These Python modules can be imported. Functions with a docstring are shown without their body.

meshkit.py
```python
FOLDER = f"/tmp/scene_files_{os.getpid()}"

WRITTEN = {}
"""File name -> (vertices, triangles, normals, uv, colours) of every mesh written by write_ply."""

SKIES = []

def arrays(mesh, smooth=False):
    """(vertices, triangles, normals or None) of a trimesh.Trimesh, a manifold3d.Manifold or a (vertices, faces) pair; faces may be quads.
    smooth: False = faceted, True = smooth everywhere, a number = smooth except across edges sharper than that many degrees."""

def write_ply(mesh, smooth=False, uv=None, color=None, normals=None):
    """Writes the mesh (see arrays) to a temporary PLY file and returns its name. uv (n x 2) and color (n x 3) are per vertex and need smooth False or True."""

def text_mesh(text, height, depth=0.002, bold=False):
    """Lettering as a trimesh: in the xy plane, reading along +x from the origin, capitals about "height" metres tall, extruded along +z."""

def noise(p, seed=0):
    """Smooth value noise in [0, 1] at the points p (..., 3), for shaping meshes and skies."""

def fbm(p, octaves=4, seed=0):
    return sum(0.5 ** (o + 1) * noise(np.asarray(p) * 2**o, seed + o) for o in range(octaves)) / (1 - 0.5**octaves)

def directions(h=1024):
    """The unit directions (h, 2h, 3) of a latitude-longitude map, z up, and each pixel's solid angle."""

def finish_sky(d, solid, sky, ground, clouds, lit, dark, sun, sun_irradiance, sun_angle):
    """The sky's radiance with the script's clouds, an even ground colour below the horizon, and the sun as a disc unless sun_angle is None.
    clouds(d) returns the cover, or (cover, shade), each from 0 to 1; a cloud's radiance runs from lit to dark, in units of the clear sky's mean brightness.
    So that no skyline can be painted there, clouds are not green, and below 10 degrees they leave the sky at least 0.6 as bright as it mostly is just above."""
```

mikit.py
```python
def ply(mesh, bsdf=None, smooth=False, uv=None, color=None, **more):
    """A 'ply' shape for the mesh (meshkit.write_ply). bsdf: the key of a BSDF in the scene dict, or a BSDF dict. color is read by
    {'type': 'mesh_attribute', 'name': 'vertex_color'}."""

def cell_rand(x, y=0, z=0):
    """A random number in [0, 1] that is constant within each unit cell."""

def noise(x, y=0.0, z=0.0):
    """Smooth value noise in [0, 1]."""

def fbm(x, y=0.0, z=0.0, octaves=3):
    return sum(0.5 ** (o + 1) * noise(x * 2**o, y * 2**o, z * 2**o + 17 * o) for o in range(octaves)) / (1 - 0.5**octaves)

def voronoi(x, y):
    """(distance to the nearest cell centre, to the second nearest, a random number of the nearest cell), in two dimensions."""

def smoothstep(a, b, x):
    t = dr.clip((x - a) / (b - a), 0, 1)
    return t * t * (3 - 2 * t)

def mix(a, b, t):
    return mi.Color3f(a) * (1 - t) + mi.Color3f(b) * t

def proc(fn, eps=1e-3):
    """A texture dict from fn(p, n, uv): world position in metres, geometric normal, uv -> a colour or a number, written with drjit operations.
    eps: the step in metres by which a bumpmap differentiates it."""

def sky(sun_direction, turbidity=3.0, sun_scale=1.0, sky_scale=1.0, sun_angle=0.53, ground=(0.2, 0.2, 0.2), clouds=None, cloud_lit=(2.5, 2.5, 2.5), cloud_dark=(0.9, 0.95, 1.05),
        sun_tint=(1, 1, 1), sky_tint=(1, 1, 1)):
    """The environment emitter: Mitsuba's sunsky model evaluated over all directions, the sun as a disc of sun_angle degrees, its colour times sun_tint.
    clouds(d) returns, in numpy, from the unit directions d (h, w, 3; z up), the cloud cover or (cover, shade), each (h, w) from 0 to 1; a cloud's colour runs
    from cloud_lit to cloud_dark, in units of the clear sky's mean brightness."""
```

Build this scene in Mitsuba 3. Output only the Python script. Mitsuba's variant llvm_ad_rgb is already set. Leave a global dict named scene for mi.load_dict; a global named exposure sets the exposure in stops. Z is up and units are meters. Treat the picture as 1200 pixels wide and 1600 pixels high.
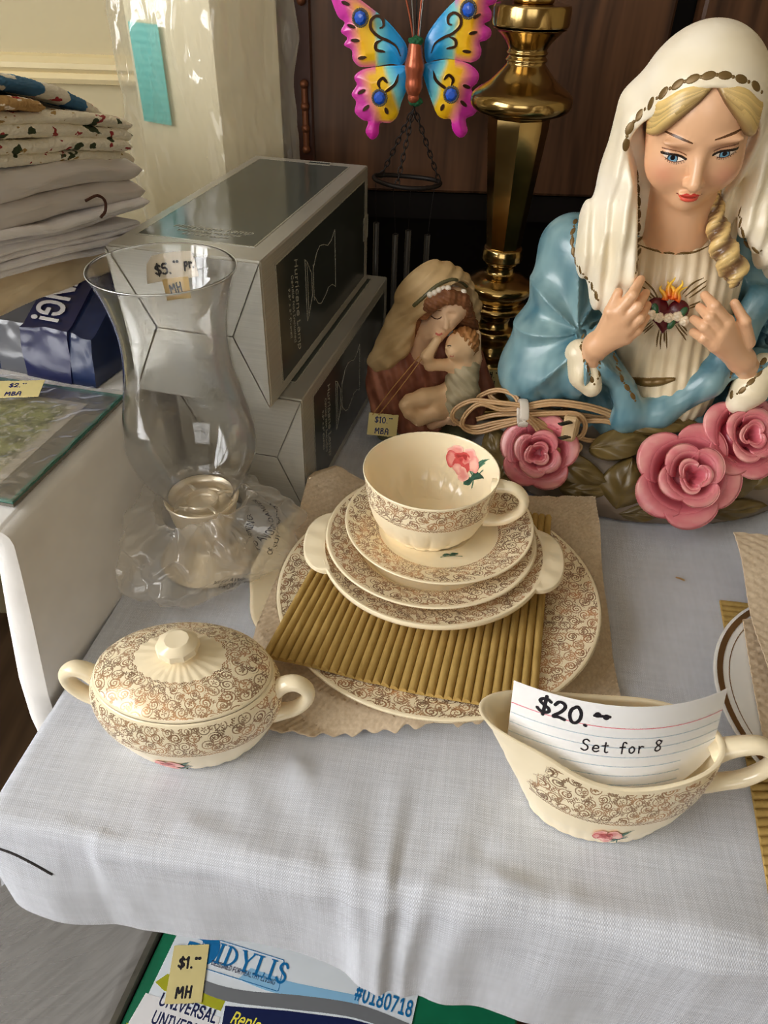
import math, random
import numpy as np, trimesh, mitsuba as mi, drjit as dr
import mikit, meshkit
import shapely
from shapely import affinity
from shapely.geometry import Polygon, LineString, Point, MultiPolygon
from scipy.spatial.transform import Rotation as Rot
from scipy.spatial import Delaunay

T = mi.ScalarTransform4f
PI = math.pi
rng = np.random.default_rng(7)
scene, labels = {}, {}

# ------------------------------------------------------------------ camera, light, exposure
# table top is z = 0, the camera stands 43 cm above it, tilted 38 degrees down
F_PX, PITCH, ROLL, CAM_H = 1154.85, 0.666, -0.0315, 0.4327
_cp, _sp, _cr, _sr = math.cos(PITCH), math.sin(PITCH), math.cos(ROLL), math.sin(ROLL)
_fwd = np.array([0, _cp, -_sp]); _r0 = np.array([1.0, 0, 0]); _d0 = np.cross(_fwd, _r0)
CAM_R = np.stack([_cr * _r0 + _sr * _d0, -_sr * _r0 + _cr * _d0, _fwd])
CAM = np.array([0, 0, CAM_H])
scene['camera'] = {'type': 'perspective', 'fov': math.degrees(2 * math.atan(600 / F_PX)), 'fov_axis': 'x',
                   'near_clip': 0.01, 'far_clip': 50,
                   'to_world': T().look_at(origin=CAM.tolist(), target=(CAM + _fwd).tolist(), up=(-CAM_R[1]).tolist())}
exposure = 0.0
UNSEEN_WINDOW_LIGHT = [9.0, 9.0, 9.0]
UNSEEN_WINDOW2_LIGHT = [2.7, 2.65, 2.55]


def at_z(x, y, z=0.0):
    """World point of height z seen at photo position x, y."""
    d = np.array([(x - 600) / F_PX, (y - 800) / F_PX, 1.0]) @ CAM_R
    return d * ((z - CAM_H) / d[2]) + CAM


def at(x, y, Y):
    """World point at distance Y (along +y) seen at photo position x, y."""
    d = np.array([(x - 600) / F_PX, (y - 800) / F_PX, 1.0]) @ CAM_R
    return d * (Y / d[1]) + CAM


# ------------------------------------------------------------------ bookkeeping
def numbered(name):
    if name not in scene and name not in labels and not any(k.startswith(name + '__') for k in scene):
        return name
    k = 1
    while True:
        n = f'{name}_{k:03d}'
        if n not in scene and n not in labels and not any(q.startswith(n + '__') for q in scene):
            return n
        k += 1


def thing(name, label, cat, group=None, kind=None):
    key = numbered(name)
    labels[key] = {'label': label, 'category': cat}
    if group: labels[key]['group'] = group
    if kind: labels[key]['kind'] = kind
    return key


FAR = 1.0                       # when not 1, a piece is enlarged and moved back by this factor while it is built


def farther(mesh):
    if FAR == 1.0 or isinstance(mesh, dict): return mesh
    if isinstance(mesh, tuple): return ((np.asarray(mesh[0]) - CAM) * FAR + CAM).reshape(-1, 3), mesh[1]
    m = mesh.copy(); m.vertices = (m.vertices - CAM) * FAR + CAM
    return m


def part(parent, name, mesh, bsdf, smooth=False, uv=None, color=None, label=None, to_world=None, kind=None, **more):
    key = numbered(f'{parent}__{name}'); mesh = farther(mesh)
    d = mesh if isinstance(mesh, dict) else mikit.ply(mesh, bsdf, smooth, uv, color, **more)
    if to_world is not None: d = {**d, 'to_world': to_world}
    scene[key] = d
    if label: labels[key] = {'label': label}
    if kind: labels.setdefault(key, {})['kind'] = kind
    return key


def single(name, mesh, bsdf, label, cat, smooth=False, uv=None, color=None, group=None, kind=None, **more):
    key = thing(name, label, cat, group, kind)
    scene[key] = mikit.ply(farther(mesh), bsdf, smooth, uv, color, **more)
    return key


def struct(name, mesh, bsdf, smooth=False, **more):
    scene[name] = mikit.ply(mesh, bsdf, smooth, **more)
    if '__' not in name: labels[name] = {'kind': 'structure'}
    return name


def rgb(*c): return {'type': 'rgb', 'value': list(c)}
def lin(r, g, b):
    f = lambda v: (v / 255 / 12.92) if v / 255 <= 0.04045 else ((v / 255 + 0.055) / 1.055) ** 2.4
    return [f(r), f(g), f(b)]


def two(b): return {'type': 'twosided', 'bsdf': b}
def ref(k): return {'type': 'ref', 'id': k}
def mat(name, base, rough=0.5, metal=0.0, spec=0.5, **kw):
    base = base if isinstance(base, dict) else rgb(*base)
    d = {'type': 'principled', 'base_color': base, 'roughness': rough, 'metallic': metal, **kw}
    if not metal: d['specular'] = spec
    scene[name] = two(d)
    return name


VC = {'type': 'mesh_attribute', 'name': 'vertex_color'}


# ------------------------------------------------------------------ mesh helpers
cat_ = trimesh.util.concatenate


def box(sx, sy, sz, c=(0, 0, 0), bev=0.0):
    if bev <= 0:
        m = trimesh.creation.box((sx, sy, sz))
    else:
        pts = []
        for s in np.array(np.meshgrid([-1, 1], [-1, 1], [-1, 1])).T.reshape(-1, 3):
            h = np.array([sx, sy, sz]) / 2
            for k in range(3):
                q = h - bev; q = q.copy(); q[k] = h[k]
                pts.append(s * q)
        m = trimesh.convex.convex_hull(np.array(pts))
    m.apply_translation(c)
    return m


def xf(m, rz=0.0, t=(0, 0, 0), rx=0.0, ry=0.0):
    m = m.copy()
    M = np.eye(4); M[:3, :3] = Rot.from_euler('xyz', [rx, ry, rz]).as_matrix(); M[:3, 3] = t
    m.apply_transform(M)
    return m


cat_ = trimesh.util.concatenate


def grid_mesh(P, wrap_u=False, flip=False):
    """P (m, n, 3) -> (vertices, quads)."""
    m, n = P.shape[:2]
    idx = np.arange(m * n).reshape(m, n)
    if wrap_u: idx = np.hstack([idx, idx[:, :1]])
    a, b, c, d = idx[:-1, :-1], idx[:-1, 1:], idx[1:, 1:], idx[1:, :-1]
    q = np.stack([a, b, c, d], -1).reshape(-1, 4)
    if flip: q = q[:, ::-1]
    return P.reshape(-1, 3), q


def tm(vq):
    v, f = vq
    f = np.asarray(f)
    if f.shape[1] == 4: f = np.vstack([f[:, [0, 1, 2]], f[:, [0, 2, 3]]])
    return trimesh.Trimesh(v, f, process=False)


def spline(pts, n, closed=False):
    """Catmull-Rom through the points, n samples, even in arc length."""
    p = np.asarray(pts, float)
    if closed: p = np.vstack([p[-1], p, p[0], p[1]])
    else: p = np.vstack([2 * p[0] - p[1], p, 2 * p[-1] - p[-2]])
    out = []
    for i in range(1, len(p) - 2):
        t = np.linspace(0, 1, 24, endpoint=False)[:, None]
        a, b, c, d = p[i - 1], p[i], p[i + 1], p[i + 2]
        out.append(0.5 * (2 * b + (c - a) * t + (2 * a - 5 * b + 4 * c - d) * t ** 2 + (3 * b - a - 3 * c + d) * t ** 3))
    out = np.vstack(out + [p[-2][None]])
    s = np.r_[0, np.cumsum(np.linalg.norm(np.diff(out, axis=0), axis=1))]
    q = np.linspace(0, s[-1], n + (1 if closed else 0))
    r = np.stack([np.interp(q, s, out[:, k]) for k in range(out.shape[1])], 1)
    return r[:-1] if closed else r


def tube(path, rad, sides=12, closed=False, caps=True, flat=None, up=None):
    """A swept tube; rad a number or per point; flat = (a, b) scales of the section along normal, binormal."""
    p = np.asarray(path, float); n = len(p)
    t = (np.roll(p, -1, 0) - np.roll(p, 1, 0)) if closed else np.gradient(p, axis=0)
    t /= np.linalg.norm(t, axis=1, keepdims=True) + 1e-12
    nrm = np.zeros_like(p)
    a = np.array(up if up is not None else ([0, 0, 1.0] if abs(t[0, 2]) < 0.9 else [1.0, 0, 0]), float)
    for i in range(n):
        a = a - t[i] * (a @ t[i]); a /= np.linalg.norm(a) + 1e-12
        nrm[i] = a
        if up is not None: a = np.array(up, float)
    bn = np.cross(t, nrm)
    rad = np.broadcast_to(np.asarray(rad, float), (n,))
    fa, fb = flat or (1, 1)
    ang = np.arange(sides) * 2 * PI / sides
    V = p[:, None] + rad[:, None, None] * (fa * np.cos(ang)[None, :, None] * nrm[:, None] + fb * np.sin(ang)[None, :, None] * bn[:, None])
    idx = np.arange(n * sides).reshape(n, sides)
    idx = np.hstack([idx, idx[:, :1]])
    if closed: idx = np.vstack([idx, idx[:1]])
    q = np.stack([idx[:-1, :-1], idx[:-1, 1:], idx[1:, 1:], idx[1:, :-1]], -1).reshape(-1, 4)
    f = np.vstack([q[:, [0, 1, 2]], q[:, [0, 2, 3]]])
    V = V.reshape(-1, 3)
    if caps and not closed:
        c0, c1 = len(V), len(V) + 1
        V = np.vstack([V, p[:1], p[-1:]])
        i = np.arange(sides)
        f = np.vstack([f, np.stack([(i + 1) % sides, i, i * 0 + c0], 1), np.stack([idx[n - 1, i], idx[n - 1, i + 1], i * 0 + c1], 1)])
    return trimesh.Trimesh(V, f, process=False)


def lathe(prof, n=96, rfun=None, uvs=None, twist=0.0):
    """prof (k, 2) radius, height. rfun(phi, i) -> factor on the radius. Returns vertices, quads, uv (mm)."""
    prof = np.asarray(prof, float); k = len(prof)
    phi = np.linspace(0, 2 * PI, n + 1) + twist
    r = np.repeat(prof[:, :1], n + 1, 1)
    if rfun is not None:
        r = r * np.stack([rfun(phi, i) for i in range(k)])
    P = np.stack([r * np.cos(phi), r * np.sin(phi), np.repeat(prof[:, 1:], n + 1, 1)], -1)
    v, q = grid_mesh(P)
    s = np.r_[0, np.cumsum(np.linalg.norm(np.diff(prof, axis=0), axis=1))]
    return v, q, s, phi


def lathe_m(prof, n=64, rfun=None, twist=0.0):
    v, q, _, _ = lathe(prof, n, rfun, twist=twist)
    m = tm((v, q)); m.merge_vertices(digits_vertex=7)
    return m


def extrude(poly, h):
    return cat_([trimesh.creation.extrude_polygon(g, h, engine='earcut') for g in getattr(poly, 'geoms', [poly]) if g.area > 0])


def dense_poly(poly, step, holes=True):
    """2-D triangulation of a polygon with inner points (for bending and colouring)."""
    if not poly.is_valid:
        poly = poly.buffer(0)
        if poly.geom_type != 'Polygon': poly = max(poly.geoms, key=lambda g: g.area)
    b = poly.segmentize(step)
    pts = [np.array(b.exterior.coords)[:-1]] + [np.array(r.coords)[:-1] for r in b.interiors]
    x0, y0, x1, y1 = poly.bounds
    gx, gy = np.meshgrid(np.arange(x0, x1, step), np.arange(y0, y1, step * 0.87))
    gx = gx + (np.arange(gx.shape[0])[:, None] % 2) * step / 2
    g = np.stack([gx.ravel(), gy.ravel()], 1)
    inner = poly.buffer(-step * 0.5)
    if not inner.is_empty:
        g = g[shapely.contains_xy(inner, g[:, 0], g[:, 1])]
        pts.append(g)
    pts = np.vstack(pts)
    tri = Delaunay(pts).simplices
    c = pts[tri].mean(1)
    ok = shapely.contains_xy(poly.buffer(step * 1e-3), c[:, 0], c[:, 1])
    tri = tri[ok]
    a = pts[tri]
    cr = (a[:, 1, 0] - a[:, 0, 0]) * (a[:, 2, 1] - a[:, 0, 1]) - (a[:, 1, 1] - a[:, 0, 1]) * (a[:, 2, 0] - a[:, 0, 0])
    tri[cr < 0] = tri[cr < 0][:, ::-1]
    return pts, tri[np.abs(cr) > 1e-14]


# ------------------------------------------------------------------ signed distance modelling
def smin(a, b, k):
    h = np.clip(0.5 + 0.5 * (b - a) / k, 0, 1)
    return b + (a - b) * h - k * h * (1 - h)


def smax(a, b, k): return -smin(-a, -b, k)
def sph(p, c, r): return np.linalg.norm(p - np.asarray(c), axis=-1) - r


def ell(p, c, r, R=None):
    q = p - np.asarray(c)
    if R is not None: q = q @ R
    r = np.asarray(r, float)
    k0 = np.linalg.norm(q / r, axis=-1); k1 = np.linalg.norm(q / (r * r), axis=-1)
    return np.where(k1 > 1e-9, k0 * (k0 - 1) / np.maximum(k1, 1e-9), -r.min())


def cone(p, a, b, ra, rb=None):
    """Tapered capsule."""
    rb = ra if rb is None else rb
    a, b = np.asarray(a, float), np.asarray(b, float)
    ab = b - a
    t = np.clip(((p - a) @ ab) / (ab @ ab + 1e-15), 0, 1)
    return np.linalg.norm(p - a - t[..., None] * ab, axis=-1) - (ra + (rb - ra) * t)


def chain(p, pts, rads, k=0.004):
    d = None
    for i in range(len(pts) - 1):
        e = cone(p, pts[i], pts[i + 1], rads[i], rads[i + 1])
        d = e if d is None else smin(d, e, k)
    return d


def sdf_mesh(f, lo, hi, h, newton=1, K=4):
    lo, hi = np.asarray(lo, float), np.asarray(hi, float)
    nc = np.ceil((hi - lo) / (h * K)).astype(int) + 1
    n = nc * K
    ci = np.stack(np.meshgrid(*[np.arange(m) for m in nc], indexing='ij'), -1).reshape(-1, 3)
    cd = f(lo + (ci * K + (K - 1) / 2) * h)
    act = np.abs(cd) < K * h * 1.45 + h
    V = np.repeat(np.repeat(np.repeat(np.sign(cd).reshape(nc) * 9.0, K, 0), K, 1), K, 2)
    sub = np.stack(np.meshgrid(*[np.arange(K)] * 3, indexing='ij'), -1).reshape(-1, 3)
    gi = (ci[act][:, None] * K + sub[None]).reshape(-1, 3)
    V[gi[:, 0], gi[:, 1], gi[:, 2]] = f(lo + gi * h)
    V[V == 0] = 1e-9
    S = V < 0
    cnt = np.zeros(tuple(n - 1), np.int8)
    for c in np.ndindex(2, 2, 2):
        cnt += S[c[0]:n[0] - 1 + c[0], c[1]:n[1] - 1 + c[1], c[2]:n[2] - 1 + c[2]]
    cells = np.argwhere((cnt > 0) & (cnt < 8))
    corner = np.array(list(np.ndindex(2, 2, 2)))
    val = np.stack([V[cells[:, 0] + c[0], cells[:, 1] + c[1], cells[:, 2] + c[2]] for c in corner], 1)
    acc, num = np.zeros((len(cells), 3)), np.zeros(len(cells))
    for i in range(8):
        for j in range(i + 1, 8):
            if np.abs(corner[i] - corner[j]).sum() != 1: continue
            a, b = val[:, i], val[:, j]
            x = (a < 0) != (b < 0)
            t = np.where(x, a / np.where(x, a - b, 1), 0)
            acc += x[:, None] * (corner[i] + t[:, None] * (corner[j] - corner[i])); num += x
    verts = lo + (cells + acc / num[:, None]) * h
    ids = np.full(tuple(n - 1), -1, np.int64)
    ids[cells[:, 0], cells[:, 1], cells[:, 2]] = np.arange(len(cells))
    F = []
    for ax in range(3):
        o1, o2 = (ax + 1) % 3, (ax + 2) % 3
        s0 = [slice(0, None)] * 3; s1 = [slice(0, None)] * 3
        s0[ax], s1[ax] = slice(0, -1), slice(1, None)
        e = np.argwhere(S[tuple(s0)] != S[tuple(s1)])
        e = e[(e[:, o1] > 0) & (e[:, o2] > 0) & (e[:, o1] < n[o1] - 1) & (e[:, o2] < n[o2] - 1)]
        inside = S[e[:, 0], e[:, 1], e[:, 2]]
        def cell(d1, d2):
            q = e.copy(); q[:, o1] -= d1; q[:, o2] -= d2
            return ids[q[:, 0], q[:, 1], q[:, 2]]
        q = np.stack([cell(1, 1), cell(0, 1), cell(0, 0), cell(1, 0)], 1)
        q[~inside] = q[~inside][:, ::-1]
        F.append(q[(q >= 0).all(1)])
    q = np.vstack(F)
    for _ in range(newton):
        d = f(verts); g = np.stack([f(verts + e) - d for e in np.eye(3) * h * 0.25], 1) / (h * 0.25)
        step = d[:, None] * g / np.maximum((g * g).sum(1, keepdims=True), 0.3)
        verts = verts - np.clip(step, -h * 0.7, h * 0.7)
    return trimesh.Trimesh(verts, np.vstack([q[:, [0, 1, 2]], q[:, [0, 2, 3]]]), process=False)


def np_noise(p, freq, seed=0, octaves=3): return meshkit.fbm(np.asarray(p) * freq, octaves, seed)


def hit(mesh, pts, dirs=None):
    """First point of the mesh met from the camera's side towards each point (for painted lines that lie on a surface)."""
    pts = np.asarray(pts, float)
    d = pts - CAM if dirs is None else np.broadcast_to(dirs, pts.shape)
    d = d / np.linalg.norm(d, axis=1, keepdims=True)
    o = CAM + d * 0.01 if dirs is None else pts - d * 0.3
    loc, ray, tri = mesh.ray.intersects_location(o, d, multiple_hits=False)
    out = pts.copy(); nrm = -d
    out[ray] = loc; nrm[ray] = mesh.face_normals[tri]
    ok = np.zeros(len(pts), bool); ok[ray] = True
    return out, nrm, ok


# ------------------------------------------------------------------ handwriting: strokes in a 1 x 1 box, width per letter
STROKES = {
    '$': (.62, [[(.58, .78), (.42, .88), (.2, .82), (.12, .66), (.3, .52), (.5, .42), (.58, .26), (.44, .12), (.2, .12), (.06, .24)], [(.36, 1.02), (.34, -.04)]]),
    '0': (.6, [[(.3, .95), (.1, .75), (.06, .4), (.2, .06), (.4, .06), (.54, .35), (.52, .7), (.34, .95), (.25, .93)]]),
    '1': (.36, [[(.06, .78), (.22, .98), (.2, .5), (.22, .02)]]),
    '2': (.6, [[(.06, .72), (.2, .94), (.42, .92), (.5, .72), (.36, .42), (.06, .06), (.3, .1), (.58, .05)]]),
    '4': (.6, [[(.14, .95), (.08, .5), (.5, .5)], [(.44, .96), (.4, .02)]]),
    '5': (.56, [[(.52, .94), (.14, .92), (.1, .58), (.34, .6), (.5, .42), (.44, .14), (.22, .04), (.04, .12)]]),
    '8': (.56, [[(.46, .82), (.28, .96), (.1, .8), (.2, .6), (.44, .38), (.46, .14), (.24, .02), (.08, .18), (.2, .44), (.44, .64), (.5, .86)]]),
    '.': (.26, [[(.1, .05), (.14, .03)]]),
    '*': (.3, [[(.14, .95), (.06, .84), (.14, .74), (.23, .84), (.14, .95)]]),
    'o': (.5, [[(.25, .58), (.08, .4), (.12, .12), (.3, .04), (.44, .26), (.38, .5), (.22, .58)]]),
    'm': (.72, [[(.08, .55), (.08, .04)], [(.08, .36), (.22, .54), (.34, .44), (.34, .06)], [(.34, .38), (.48, .54), (.62, .42), (.62, .04)]]),
    'e': (.48, [[(.06, .3), (.42, .34), (.36, .54), (.18, .54), (.05, .32), (.12, .08), (.3, .04), (.46, .14)]]),
    't': (.44, [[(.24, .86), (.22, .2), (.3, .04), (.42, .08)], [(.02, .58), (.42, .62)]]),
    'f': (.44, [[(.44, .86), (.3, .96), (.2, .8), (.18, .02)], [(.02, .52), (.36, .55)]]),
    'r': (.42, [[(.08, .58), (.12, .02)], [(.12, .36), (.24, .56), (.4, .52)]]),
    'p': (.46, [[(.1, .58), (.06, -.34)], [(.1, .46), (.28, .6), (.4, .42), (.28, .16), (.1, .18)]]),
    'h': (.5, [[(.1, .98), (.08, .02)], [(.08, .36), (.26, .56), (.4, .44), (.4, .02)]]),
    'q': (.5, [[(.25, .6), (.06, .4), (.14, .08), (.34, .06), (.44, .32), (.36, .58), (.2, .6)]]),
    'S': (.58, [[(.52, .84), (.34, .97), (.14, .84), (.16, .62), (.42, .44), (.46, .2), (.26, .03), (.04, .14)]]),
    'M': (.76, [[(.06, .02), (.1, .92), (.34, .4), (.6, .94), (.66, .02)]]),
    'H': (.66, [[(.1, .96), (.08, .02)], [(.54, .96), (.52, .02)], [(.1, .48), (.52, .54)]]),
    'B': (.6, [[(.1, .95), (.08, .03)], [(.1, .93), (.4, .88), (.42, .66), (.12, .52), (.46, .42), (.5, .14), (.08, .04)]]),
    'A': (.64, [[(.02, .02), (.16, .8), (.34, .95), (.5, .8), (.54, .02)], [(.08, .42), (.54, .44)]]),
    ' ': (.45, []),
}


def handwriting(text, height, pen, spacing=0.12):
    """Shapely outlines of hand lettering; baseline y = 0 from x = 0."""
    out, x = [], 0.0
    for ch in text:
        w, strokes = STROKES[ch]
        for s in strokes:
            q = spline(np.array(s), 26) if len(s) > 2 else np.array(s)
            out.append(LineString((q * height + [x, 0])).buffer(pen / 2, quad_segs=4))
        x += (w + spacing) * height
    return shapely.union_all(out), x


def flat_mesh(geom, depth):
    g = [q for q in getattr(geom, 'geoms', [geom]) if q.area > 0]
    return cat_([extrude(q.simplify(depth * 0.05), depth) for q in g])


def place(mesh, O, X, Y):
    """Maps mesh coordinates (x, y, z) to O + x X + y Y + z (X x Y)."""
    X = np.asarray(X, float); X = X / np.linalg.norm(X)
    Y = np.asarray(Y, float); Y = Y - X * (X @ Y); Y /= np.linalg.norm(Y)
    m = mesh.copy(); M = np.eye(4); M[:3, :3] = np.stack([X, Y, np.cross(X, Y)], 1); M[:3, 3] = O
    m.apply_transform(M)
    return m
# ------------------------------------------------------------------ materials of the room
N3 = lambda p, s: mikit.fbm(p.x * s, p.y * s, p.z * s)
mat('wall_paint', lin(198, 186, 152), 0.75, spec=0.2)
mat('trim_paint', lin(228, 212, 168), 0.4)
mat('wall_far_paint', lin(150, 132, 104), 0.8, spec=0.1)  # for the unseen front wall, kept dim to limit bounce light
mat('ceiling_paint', lin(204, 196, 178), 0.9, spec=0.1)  # ceiling is out of view, tone set for the light it bounces
mat('floor_wood', {**mikit.proc(lambda p, n, uv: mikit.mix(lin(70, 52, 40), lin(104, 80, 60), mikit.fbm(p.x * 60, p.y * 4, 0.0)))}, 0.4)
def _wood(p, n, uv):
    g = mikit.fbm(p.x * 90 + 2 * mikit.noise(p.z * 6, p.x * 14), p.z * 5, p.y * 40)
    f = mikit.noise(p.x * 420, p.z * 26)
    return mikit.mix(lin(50, 30, 18), lin(94, 62, 40), dr.clip(g * 1.25 - 0.15 + 0.25 * (f - 0.5), 0, 1))
mat('cabinet_wood', mikit.proc(_wood), 0.38, spec=0.4)
mat('cabinet_red_wood', lin(62, 28, 15), 0.35, spec=0.4)
mat('cabinet_shade_black', lin(14, 9, 7), 0.6, spec=0.15)  # near-black colour stands in for shade in the cabinet gaps
mat('white_frame', lin(225, 222, 214), 0.4)
scene['window_glow'] = {'type': 'diffuse', 'reflectance': rgb(0.1, 0.1, 0.1)}

# ------------------------------------------------------------------ the room
X0, X1, Y0, Y1, Z0, Z1 = -1.30, 2.2, -2.0, 1.10, -0.74, 1.75
struct('floor', box(X1 - X0 + .2, Y1 - Y0 + .2, .06, ((X0 + X1) / 2, (Y0 + Y1) / 2, Z0 - .03)), 'floor_wood')
struct('ceiling', box(X1 - X0 + .2, Y1 - Y0 + .2, .06, ((X0 + X1) / 2, (Y0 + Y1) / 2, Z1 + .03)), 'ceiling_paint')
struct('wall_back', box(X1 - X0 + .2, .08, Z1 - Z0, ((X0 + X1) / 2, Y1 + .04, (Z0 + Z1) / 2)), 'wall_paint')
struct('wall_right', box(.08, Y1 - Y0, Z1 - Z0, (X1 + .04, (Y0 + Y1) / 2, (Z0 + Z1) / 2)), 'wall_paint')  # out of view, pale paint bounces light towards the linens


def wall_with_hole(axis, pos, a0, a1, h0, h1, z0, z1, th=.08):
    """A wall at pos with a window opening h0..h1 by z0..z1."""
    parts = [((a0 + h0) / 2, (Z0 + Z1) / 2, h0 - a0, Z1 - Z0), ((h1 + a1) / 2, (Z0 + Z1) / 2, a1 - h1, Z1 - Z0),
             ((h0 + h1) / 2, (Z0 + z0) / 2, h1 - h0, z0 - Z0), ((h0 + h1) / 2, (z1 + Z1) / 2, h1 - h0, Z1 - z1)]
    ms = []
    for c, z, w, h in parts:
        ms.append(box(th, w, h, (pos, c, z)) if axis == 'x' else box(w, th, h, (c, pos, z)))
    return cat_(ms)


def window(name, axis, pos, h0, h1, z0, z1, nh, nv, power, inward):
    """Unseen window: frame, bars and a glowing pane standing for daylight."""
    labels[name] = {'kind': 'structure'}
    def bar(w, h, c, z, t=.05):
        return box(t, w, h, (pos, c, z)) if axis == 'x' else box(w, t, h, (c, pos, z))
    fr = .05
    frame = cat_([bar(h1 - h0, fr, (h0 + h1) / 2, z0 + fr / 2), bar(h1 - h0, fr, (h0 + h1) / 2, z1 - fr / 2),
                  bar(fr, z1 - z0, h0 + fr / 2, (z0 + z1) / 2), bar(fr, z1 - z0, h1 - fr / 2, (z0 + z1) / 2)])
    part(name, 'frame', frame, 'white_frame')
    for k in range(1, nh):
        part(name, 'bar', bar(.03, z1 - z0, h0 + (h1 - h0) * k / nh, (z0 + z1) / 2, .04), 'white_frame')
    for k in range(1, nv):
        part(name, 'bar', bar(h1 - h0, .03, (h0 + h1) / 2, z0 + (z1 - z0) * k / nv, .04), 'white_frame')
    c = np.array([pos - .035 * inward, (h0 + h1) / 2, (z0 + z1) / 2]) if axis == 'x' else np.array([(h0 + h1) / 2, pos - .035 * inward, (z0 + z1) / 2])
    d = np.array([inward, 0, 0.0]) if axis == 'x' else np.array([0, inward, 0.0])
    tw = T().look_at(origin=c.tolist(), target=(c + d).tolist(), up=[0, 0, 1]) @ T().scale([(h1 - h0) / 2, (z1 - z0) / 2, 1])
    scene[name + '__glow_pane'] = {'type': 'rectangle', 'to_world': tw, 'bsdf': ref('window_glow'), 'emitter': {'type': 'area', 'radiance': rgb(*power)}}  # the whole pane is an area light, out of view


W1 = (-1.15, 0.30, 0.22, 1.45)
struct('wall_left', wall_with_hole('x', X0 - .04, Y0, Y1, *W1), 'wall_paint')
window('window_1', 'x', X0 - .04, *W1, 3, 2, UNSEEN_WINDOW_LIGHT, 1)  # out of view, placed to light the table from the left
W2 = (-1.1, 0.4, 0.35, 1.5)
struct('wall_front', wall_with_hole('y', Y0 - .04, X0, X1, *W2), 'wall_far_paint')
window('window_2', 'y', Y0 - .04, *W2, 2, 2, UNSEEN_WINDOW2_LIGHT, 1)  # out of view behind the camera, placed to light the front faces

# moulding along the back wall, left of the cabinet
rail = Polygon([(0, 0), (-.012, 0), (-.016, .006), (-.012, .012), (-.022, .018), (-.022, .024), (-.012, .030), (0, .032)])
m = extrude(rail, 1.14); m.apply_transform(np.array([[0, 0, 1, 0], [1, 0, 0, 0], [0, 1, 0, 0], [0, 0, 0, 1.0]]))
m.apply_translation((X0, Y1, .267))
struct('trim_1', m, 'trim_paint')

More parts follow.
